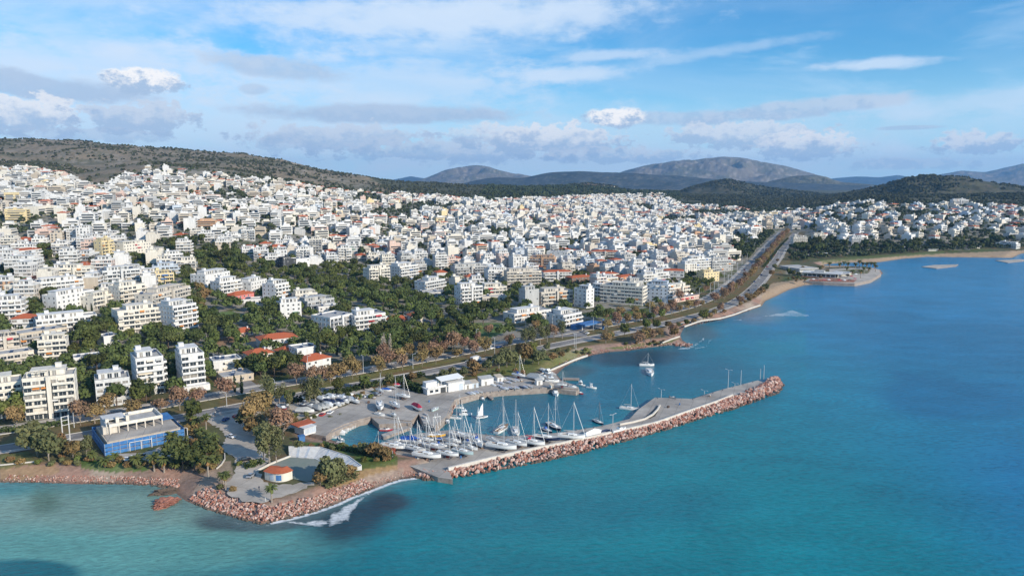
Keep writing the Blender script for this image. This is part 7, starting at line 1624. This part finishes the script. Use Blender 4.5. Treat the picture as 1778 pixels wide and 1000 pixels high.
def gate(pxs, z, h, label, m='white', name='pergola_frame', w=.22):
    P = [Vector(PZ(x, y, z)) for x, y in pxs]; c = P[0]; o = empty(name, (c.x, c.y, z)); tag(o, label, 'frame')
    for p in P: MB().box(p.x - c.x - w / 2, p.x - c.x + w / 2, p.y - c.y - w / 2, p.y - c.y + w / 2, 0, h - w).obj('post', M[m], o)
    for p, q in zip(P[:-1], P[1:]): MB().tube([(p.x - c.x, p.y - c.y, h - w / 2), (q.x - c.x, q.y - c.y, h - w / 2)], w * .6, 4).obj('beam', M[m], o)
    return o
gate([(226, 783), (246, 779), (264, 776)], 3.05, 3.6, 'low white goal shaped frame in front of the blue netting, left one'); gate([(221, 778), (240, 775), (262, 768)], 3.05, 4.0, 'white frame close behind the left goal shaped one'); gate([(264, 775), (285, 765), (312, 758), (326, 759)], 3.05, 4.2, 'long white frame at the right half of the blue building'); gate([(201, 783), (201.5, 783)], 3.05, 3.6, 'single white post frame before the blue building')
# tall ladder shaped steel portal
c = Vector(PZ(110, 768, 3)); e = Vector(PZ(122, 765, 3)); o = empty('steel_portal', (c.x, c.y, 3)); tag(o, 'tall white ladder shaped steel frame on the grass', 'frame'); dx, dy = e.x - c.x, e.y - c.y
for t in (0, 1): MB().box(dx * t - .15, dx * t + .15, dy * t - .15, dy * t + .15, 0, 11.0).obj('post', M['white'], o)
for h_ in (10.8, 9.2, 7.2, 1.0): MB().tube([(0, 0, h_), (dx, dy, h_)], .13, 4).obj('rung', M['white'], o)
# beach restaurant on the far point
a, L, rz = frame_from((1392, 480), (1460, 484), 3.3); o = empty('restaurant', (a.x, a.y, 3.3), rz); tag(o, 'long low beach restaurant with flat canopy roof on the point', 'restaurant')
MB().box(4, L - 4, 4, 14, 0, 3.4).obj('wall', M['white'], o); MB().box(0, L, 0, 18, 4.4, 4.9).obj('canopy', M['palegrey'], o); MB().box(4, L - 4, 3.95, 4, .8, 2.8).obj('window_band', M['glass'], o); MB().box(12, L - 18, 6, 15, 4.9, 6.6).obj('upper_roof', M['roof'], o)
for i in range(9): MB().box(1 + (L - 2.4) * i / 8, 1.4 + (L - 2.4) * i / 8, .5, .9, 0, 4.4).obj('post', M['white'], o)
MB().box(0, L, -5, -4.4, 0, 1.0).obj('terrace_wall', M['brick'], o)
a, L, rz = frame_from((1352, 468), (1388, 474), 3.2); o = empty('pavilion', (a.x, a.y, 3.2), rz); tag(o, 'grey double pitched pavilion beside the avenue above the beach', 'pavilion'); MB().box(2, L - 2, 2, 26, 0, 3.5).obj('wall', M['palegrey'], o); MB().prism([(0, 0), (L * .48, 0), (L * .48, 28), (0, 28)], 3.5, 5.0, 0).prism([(L * .54, 0), (L, 0), (L, 28), (L * .54, 28)], 3.5, 5.0, 0).obj('roof', M['roof'], o)
for i, (x, y, wv, lab) in enumerate(((1415, 477, 12, 'small white canopy left of the restaurant front'), (1468, 480, 9, 'white peaked tent right of the restaurant'), (1454, 437, 14, 'white low beach pavilion on the lawn across the bay'), (1430, 443, 10, 'second low beach pavilion at the lawn left end'), (1586, 433, 26, 'low pale beach building in the middle of the far shore'), (1692, 431, 18, 'small white roofed hut near the far right beach'), (1620, 436, 14, 'small pale hut right of the beach building'))):
    g = G(x, y); wv = wv * 1.0; o = empty('beach_hut', g); tag(o, lab, 'hut'); MB().box(-wv / 2, wv / 2, 0, 8, -1, 2.8).obj('wall', M['cream'], o); MB().box(-wv / 2 - .8, wv / 2 + .8, -1.5, 9, 2.8, 3.1).obj('roof', M['white'], o)
pr = []
for i, (x, y) in enumerate([(1412, 488), (1421, 488.5), (1430, 489), (1439, 489), (1448, 489.5), (1457, 490), (1466, 490), (1475, 489), (1484, 487), (1462, 479), (1470, 481), (1478, 483), (1486, 479), (1490, 474)]):
    g = PZ(x, y, 3.4); o = empty('parasol', (g[0], g[1], 3.38)); tag(o, '', 'parasol', 'parasols on the restaurant terrace'); pr.append(o)
    part(o, 'pole', (), lambda: MB().tube([(0, 0, 0), (0, 0, 2.5)], .06, 5), [M['galv']]); part(o, 'shade', (i % 3,), lambda: MB().add([(2.1 * math.cos(k * math.pi / 4), 2.1 * math.sin(k * math.pi / 4), 2.1) for k in range(8)] + [(0, 0, 2.9), (0, 0, 2.5)], [(k, (k + 1) % 8, 8) for k in range(8)] + [((k + 1) % 8, k, 9) for k in range(8)]), [M[['sail', 'brown', 'tarpred'][i % 3]]])
for i, o in enumerate(pr): o['label'] = 'terrace parasol of the beach restaurant, %s from the left' % ordinal(i + 1)
a, L, rz = frame_from((1448, 477), (1474, 479), 3.3); o = empty('pavilion', (a.x, a.y, 3.3), rz); tag(o, 'small flat roofed pavilion joined behind the right end of the beach restaurant', 'pavilion'); MB().box(0, L, 0, 10, 0, 3.2).obj('wall', M['tan'], o); MB().box(-1, L + 1, -1.5, 11, 3.2, 3.5).obj('roof', M['palegrey'], o)
# filling station
a, L, rz = frame_from((1016, 577), (1044, 571), 3.1); o = empty('filling_station', (a.x, a.y, 3.1), rz); tag(o, 'blue filling station canopy beside the modern white corner block', 'filling station'); MB().box(0, L, 0, 9, 4.4, 5.4).obj('canopy', M['blue'], o); MB().box(1, L * .6, 10, 15, 0, 3.4).obj('shop', M['blue'], o)
for x in (1.5, L - 2): MB().box(x, x + .5, 4, 4.5, 0, 4.4).obj('post', M['white'], o)
MB().box(L - 1, L + 1, -2, -1.6, 0, 7.5).obj('price_sign', M['blue'], o)

# ---- lamps, poles
LAMPS = []
def lamp(px, py, hpx, z=None, double=False, name='street_lamp', m='galv'):
    g = G(px, py) if z is None else (*PZ(px, py, z), z); dist = math.hypot(g[0], g[1]); h = q_(hpx / F * dist * 1.02); o = empty(name, g, rnd.choice([R(40), R(-50)]) if name == 'street_lamp' else 0); r = .09 + .00012 * dist
    part(o, 'pole', (h, round(r, 2)), lambda: MB().tube([(0, 0, -.3), (0, 0, h)], [r * 1.2, r * .7], 6), [M[m]])
    if name == 'street_lamp':
        for s in ((-1, 1) if double else (1,)):
            part(o, 'lamp_arm', (s,), lambda: MB().tube([(0, 0, 0), (0, s * 1.5, .25)], .08, 4).box(-.18, .18, min(s * 1.3, s * 2.1), max(s * 1.3, s * 2.1), .2, .36), [M[m]], (0, 0, h - .1))
    tag(o, 'street lamp', 'street lamp' if name == 'street_lamp' else 'pole', 'lamp posts of the avenue and quay'); LAMPS.append(o); return o
for a in ((859, 630, 46), (997, 603, 22), (1000, 606, 26), (1030, 574, 24), (631, 648, 30), (717, 640, 26), (535, 655, 36), (478, 690, 30), (394, 706, 22), (827, 598, 26), (913, 570, 30), (959, 575, 28), (1095, 532, 24), (1154, 540, 26), (1128, 545, 20), (1233, 510, 18), (1240, 508, 20), (1247, 506, 16), (1257, 492, 24), (1270, 485, 18), (1280, 475, 18), (1310, 437, 14), (1297, 455, 14), (1288, 462, 18), (1352, 455, 16), (1361, 448, 14), (730, 620, 20), (808, 640, 14), (703, 560, 14), (468, 572, 18), (445, 705, 16), (1116, 528, 16), (1214, 514, 14), (1327, 437, 12), (1264, 493, 16), (129, 742, 36)):
    lamp(*a)
for a in ((1064, 738, 20), (1264, 674, 32), (1148, 689, 13), (1223, 683, 5), (1276, 670, 5)): lamp(a[0], a[1], a[2], Q, double=True)
lamp(1286, 671, 28, Q, name='white_pole'); lamp(1320, 657, 16, Q + .5, name='beacon_mast'); lamp(1326, 657, 22, Q + .5, name='beacon_mast'); lamp(682, 795, 14, 3, name='white_pole')
LAB = [o for o in LAMPS if o.name.startswith('street')]; near_labels(LAB, 'grey street lamp', PMARK)
OT = [o for o in LAMPS if not o.name.startswith('street')]
for o, l_ in zip(OT, ('tall plain white pole near the breakwater end', 'thin left mast of the harbour beacon at the breakwater tip', 'taller right mast of the harbour beacon at the breakwater tip', 'thin pole beside the bushes at the quay ramp')): o['label'] = l_; del o['group']
# travel lift (white gantry) on the yard edge
a = Vector(PZ(752, 741, 2.8)); o = empty('boat_hoist', (a.x, a.y, 2.8), R(30)); tag(o, 'small white boat hoist frame at the yard edge', 'hoist')
for x in (0, 3.4):
    for y in (0,): MB().box(x, x + .2, y, y + .2, 0, 4.2).obj('leg', M['white'], o)
MB().box(-.1, 3.7, 0, .2, 4.2, 4.45).obj('beam', M['white'], o)

# ---- cars
def car_mesh_body():
    b = MB(); sec = [(-2.15, .55, .75), (-2.0, .35, .95), (-1.2, .3, 1.0), (1.0, .3, .95), (1.9, .35, .8), (2.15, .5, .65)]
    n = len(sec); V = []
    for x, z0, z1 in sec: V += [(x, -.86, z0), (x, -.86, z1 - .05), (x, -.78, z1), (x, .78, z1), (x, .86, z1 - .05), (x, .86, z0)]
    f = []
    for i in range(n - 1):
        for k in range(6): a = i * 6 + k; c = i * 6 + (k + 1) % 6; f.append((a, c, c + 6, a + 6))
    f += [tuple(range(6)), tuple(range((n - 1) * 6, n * 6))[::-1]]; b.add(V, f); return b
def car(x, y, z, rz, m, label, group='cars on the avenue and beside the harbour', big=False):
    o = empty('parked_car' if not big else 'box_truck', (x, y, z), rz); tag(o, label, 'car' if not big else 'truck', group if not big else None)
    if big:
        MB().box(-3.6, 2.0, -1.2, 1.2, 1.0, 3.7).obj('cargo_box', M['white'], o); MB().box(2.1, 3.7, -1.1, 1.1, .6, 2.7).obj('cab', M['carwhite'], o); MB().box(3.701, 3.72, -1, 1, 1.6, 2.4).obj('windscreen', M['glass'], o); MB().box(-3.6, 3.5, -.5, .5, .5, .99).obj('chassis', M['steel'], o)
        for x_ in (-2.2, 2.7):
            for s in (-1, 1): MB().tube([(x_, s * 1.1, .5), (x_, s * .8, .5)], .5, 10).obj('wheel', M['rubber'], o)
        return o
    part(o, 'body', (m,), car_mesh_body, [M[m]])
    part(o, 'cabin', (), lambda: MB().add([(-1.6, -.78, .93), (.9, -.78, .93), (.9, .78, .93), (-1.6, .78, .93), (-1.1, -.62, 1.42), (.25, -.62, 1.42), (.25, .62, 1.42), (-1.1, .62, 1.42)], [(0, 1, 5, 4), (1, 2, 6, 5), (2, 3, 7, 6), (3, 0, 4, 7)]), [M['glass']])
    part(o, 'roof', (m,), lambda: MB().box(-1.1, .27, -.63, .63, 1.41, 1.46), [M[m]])
    for x_ in (-1.35, 1.35):
        for s in (-1, 1): part(o, 'wheel', (), lambda: MB().tube([(0, -.1, 0), (0, .1, 0)], .32, 10), [M['rubber']], (x_, s * .78, .32))
    return o
cm = ['carwhite', 'carblack', 'carsilver', 'carblue', 'carred', 'carwhite', 'carsilver']
cn = {'carwhite': 'white', 'carblack': 'black', 'carsilver': 'silver', 'carblue': 'blue', 'carred': 'red'}
cars = []
def cpx(x, y, ang, m): g = G(x, y); o = car(g[0], g[1], g[2] + .12, ang, m, ''); cars.append((o, cn[m])); return o
g = G(826, 629); car(g[0], g[1], g[2] + .12, R(50), 'carwhite', 'white box truck on the avenue by the shrubs', big=True)
cpx(222, 800, R(12), 'carwhite'); cpx(426, 800, R(30), 'carblack'); cpx(853, 606, R(40), 'carwhite'); cpx(866, 604, R(45), 'carblue'); cpx(878, 601, R(42), 'carblack'); cpx(1014, 577, R(60), 'carsilver'); cpx(1020, 580, R(60), 'carwhite'); cpx(332, 770, R(-40), 'carblack'); cpx(318, 772, R(-42), 'carsilver')
for x, y in ((1327, 470), (1322, 478), (1318, 484), (1332, 464), (1310, 490), (1305, 494), (1337, 456), (1340, 450), (1345, 444), (1313, 497), (1300, 505), (1350, 437), (1288, 515), (1333, 446), (1296, 470), (1290, 478), (1283, 487), (1305, 458)): cpx(x, y, R(62), rnd.choice(cm))
P = offset(SEA, 25)
for t in (.12, .2, .27, .33, .38, .5, .56, .6, .66, .72, .8, .88):
    i = int(len(P) * t); T = P[i + 1] - P[i]; o = car(P[i][0], P[i][1], H1(*P[i]) + .12, math.atan2(T[1], T[0]), rnd.choice(cm), ''); cars.append((o, 'dark' if False else cn[o.children[0].data.materials[0].name.replace('car_', 'car')] if False else 'small'))
for i, (x, y) in enumerate([(592, 724), (598, 722), (604, 720), (610, 718), (616, 716), (621, 714)]): cpx(x, y, R(75), ['carblack', 'carblue', 'carblack', 'carsilver', 'carblack', 'carblack'][i])
for i, (x, y) in enumerate([(640, 690), (648, 688), (656, 687), (700, 690), (560, 722), (574, 718), (528, 744), (545, 738), (860, 672), (890, 669), (392, 730), (410, 726), (402, 760), (436, 828), (230, 797), (244, 794), (300, 780)]): cpx(x, y, R(rnd.choice([20, 80, -40])), cm[i % 7])
near_labels([c[0] for c in cars], ['%s parked or passing car' % c[1] for c in cars], PMARK)
# ---- bollards and drums on the quays
bl = []
for pxs, z, k in (([(822, 753), (880, 758), (946, 754), (1010, 746), (1050, 739)], Q, 14), ([(1137, 692), (1168, 693), (1203, 694), (1253, 678), (1310, 663)], Q, 9), ([(840, 683), (876, 678), (912, 676), (956, 673)], 3.1, 9)):
    P = np.array([PZ(x, y, z) for x, y in pxs]); L = np.r_[0, np.cumsum(np.linalg.norm(np.diff(P, axis=0), axis=1))]
    for s_ in np.linspace(.02, .98, k) * L[-1]:
        o = link('bollard', cached(('bollard',), lambda: MB().tube([(0, 0, 0), (0, 0, .5)], [.22, .18], 8).tube([(0, 0, .5), (0, 0, .62)], [.3, .3], 8).mesh('bollard', [M['steel']])), None, (np.interp(s_, L, P[:, 0]), np.interp(s_, L, P[:, 1]), z + .02)); tag(o, '', 'bollard', 'mooring bollards on the quay edges'); bl.append(o)
near_labels(bl, 'small dark mooring bollard', [('yacht club', 770, 668), ('breakwater tip', 1340, 660), ('sailing dinghy', 837, 722), ('navy yacht', 1039, 732), ('wide corner of the breakwater', 1137, 690), ('jetty end', 985, 667), ('big white sloop', 870, 772)])
dr_ = []
for i, (x, y) in enumerate([(722, 797), (726, 799), (742, 800), (800, 795), (838, 778), (905, 776), (912, 774), (958, 764), (700, 694), (745, 698), (650, 692), (640, 700), (710, 678), (905, 662), (925, 666), (1180, 703), (1232, 688), (1160, 708)]):
    z = Q if y > 745 or x > 1000 else 3.1; g = PZ(x, y, z); k_ = i % 3; nm = ['oil_drum', 'pallet_stack', 'cable_reel'][k_]; r = R(rnd.uniform(0, 180))
    mb = [lambda: MB().tube([(0, 0, 0), (0, 0, .9)], .35, 10), lambda: MB().box(-.6, .6, -.5, .5, 0, .15).box(-.6, .6, -.5, .5, .2, .35).box(-.5, .5, -.4, .4, .35, 1.0, 1), lambda: MB().tube([(-.4, 0, .6), (.4, 0, .6)], .3, 8).tube([(-.45, 0, .6), (-.38, 0, .6)], .6, 10).tube([(.38, 0, .6), (.45, 0, .6)], .6, 10)][k_]
    o = link(nm, cached((nm,), lambda: mb().mesh(nm, [[M['blue'], M['teak'], M['brown']][k_], M['tarpgrey']])), None, (g[0], g[1], z + .02), (0, 0, r)); tag(o, '', nm.replace('_', ' '), None); dr_.append((o, ['blue oil drum', 'covered pallet stack', 'wooden cable reel'][k_]))
for k_ in ('blue oil drum', 'covered pallet stack', 'wooden cable reel'): near_labels([o for o, q in dr_ if q == k_], k_, [('yacht club', 770, 668), ('ramp sloop', 742, 790), ('big white sloop', 870, 772), ('boat park wall', 600, 698), ('wide corner of the breakwater', 1137, 690), ('peaked grey tarpaulin', 930, 655)])
# ---- people on the plaza
def person(x, y, z, rz, top, label):
    me = bpy.data.meshes.new('person'); V = [(0, 0, .95), (0, 0, 1.2), (0, 0, 1.42), (0, 0, 1.52), (0, 0, 1.68), (.1, .02, .9), (.12, .16, .5), (.12, .1, .06), (.12, .2, .03), (-.1, .0, .9), (-.12, -.1, .5), (-.12, -.22, .08), (-.12, -.12, .03), (.2, 0, 1.4), (.25, -.03, 1.12), (.24, .1, .88), (-.2, 0, 1.4), (-.25, .03, 1.12), (-.24, .1, .88)]
    E = [(0, 1), (1, 2), (2, 3), (3, 4), (0, 5), (5, 6), (6, 7), (7, 8), (0, 9), (9, 10), (10, 11), (11, 12), (2, 13), (13, 14), (14, 15), (2, 16), (16, 17), (17, 18)]
    me.from_pydata(V, E, []); me.materials.append(M[top]); o = link('person', me, None, (x, y, z), (0, 0, rz)); md = o.modifiers.new('skin', 'SKIN'); rr_ = [.15, .15, .16, .06, .11, .1, .07, .05, .04, .1, .07, .05, .04, .07, .05, .04, .07, .05, .04]
    for i, q in enumerate(rr_): me.skin_vertices[0].data[i].radius = (q, q * .85)
    me.skin_vertices[0].data[0].use_root = True; o.modifiers.new('sub', 'SUBSURF').levels = 1; tag(o, label, 'person'); return o
for x, y, t_, l_ in ((450, 851, 'cloth_dark', 'person in dark clothes walking across the plaza'), (461, 871, 'cloth_light', 'person in light clothes standing by the lone palm'), (373, 722, 'cloth_dark', 'person in dark clothes walking at the plaza entrance')):
    g = PZ(x, y, 3.06); person(g[0], g[1], 3.07, rnd.uniform(0, 6), t_, l_)
# ---- haze
HZ = mat('haze_air', (1, 1, 1)); nt = HZ.node_tree; nt.nodes.clear(); pv = nt.nodes.new('ShaderNodeVolumePrincipled'); ou = nt.nodes.new('ShaderNodeOutputMaterial'); nt.links.new(pv.outputs[0], ou.inputs['Volume'])
pv.inputs['Color'].default_value = (.24, .55, 1, 1); pv.inputs['Density'].default_value = 4.0e-5; pv.inputs['Anisotropy'].default_value = .1

hz = MB().box(-22000, 22000, -900, 22000, -14, 760).obj('haze', HZ); tag(hz, kind='stuff')
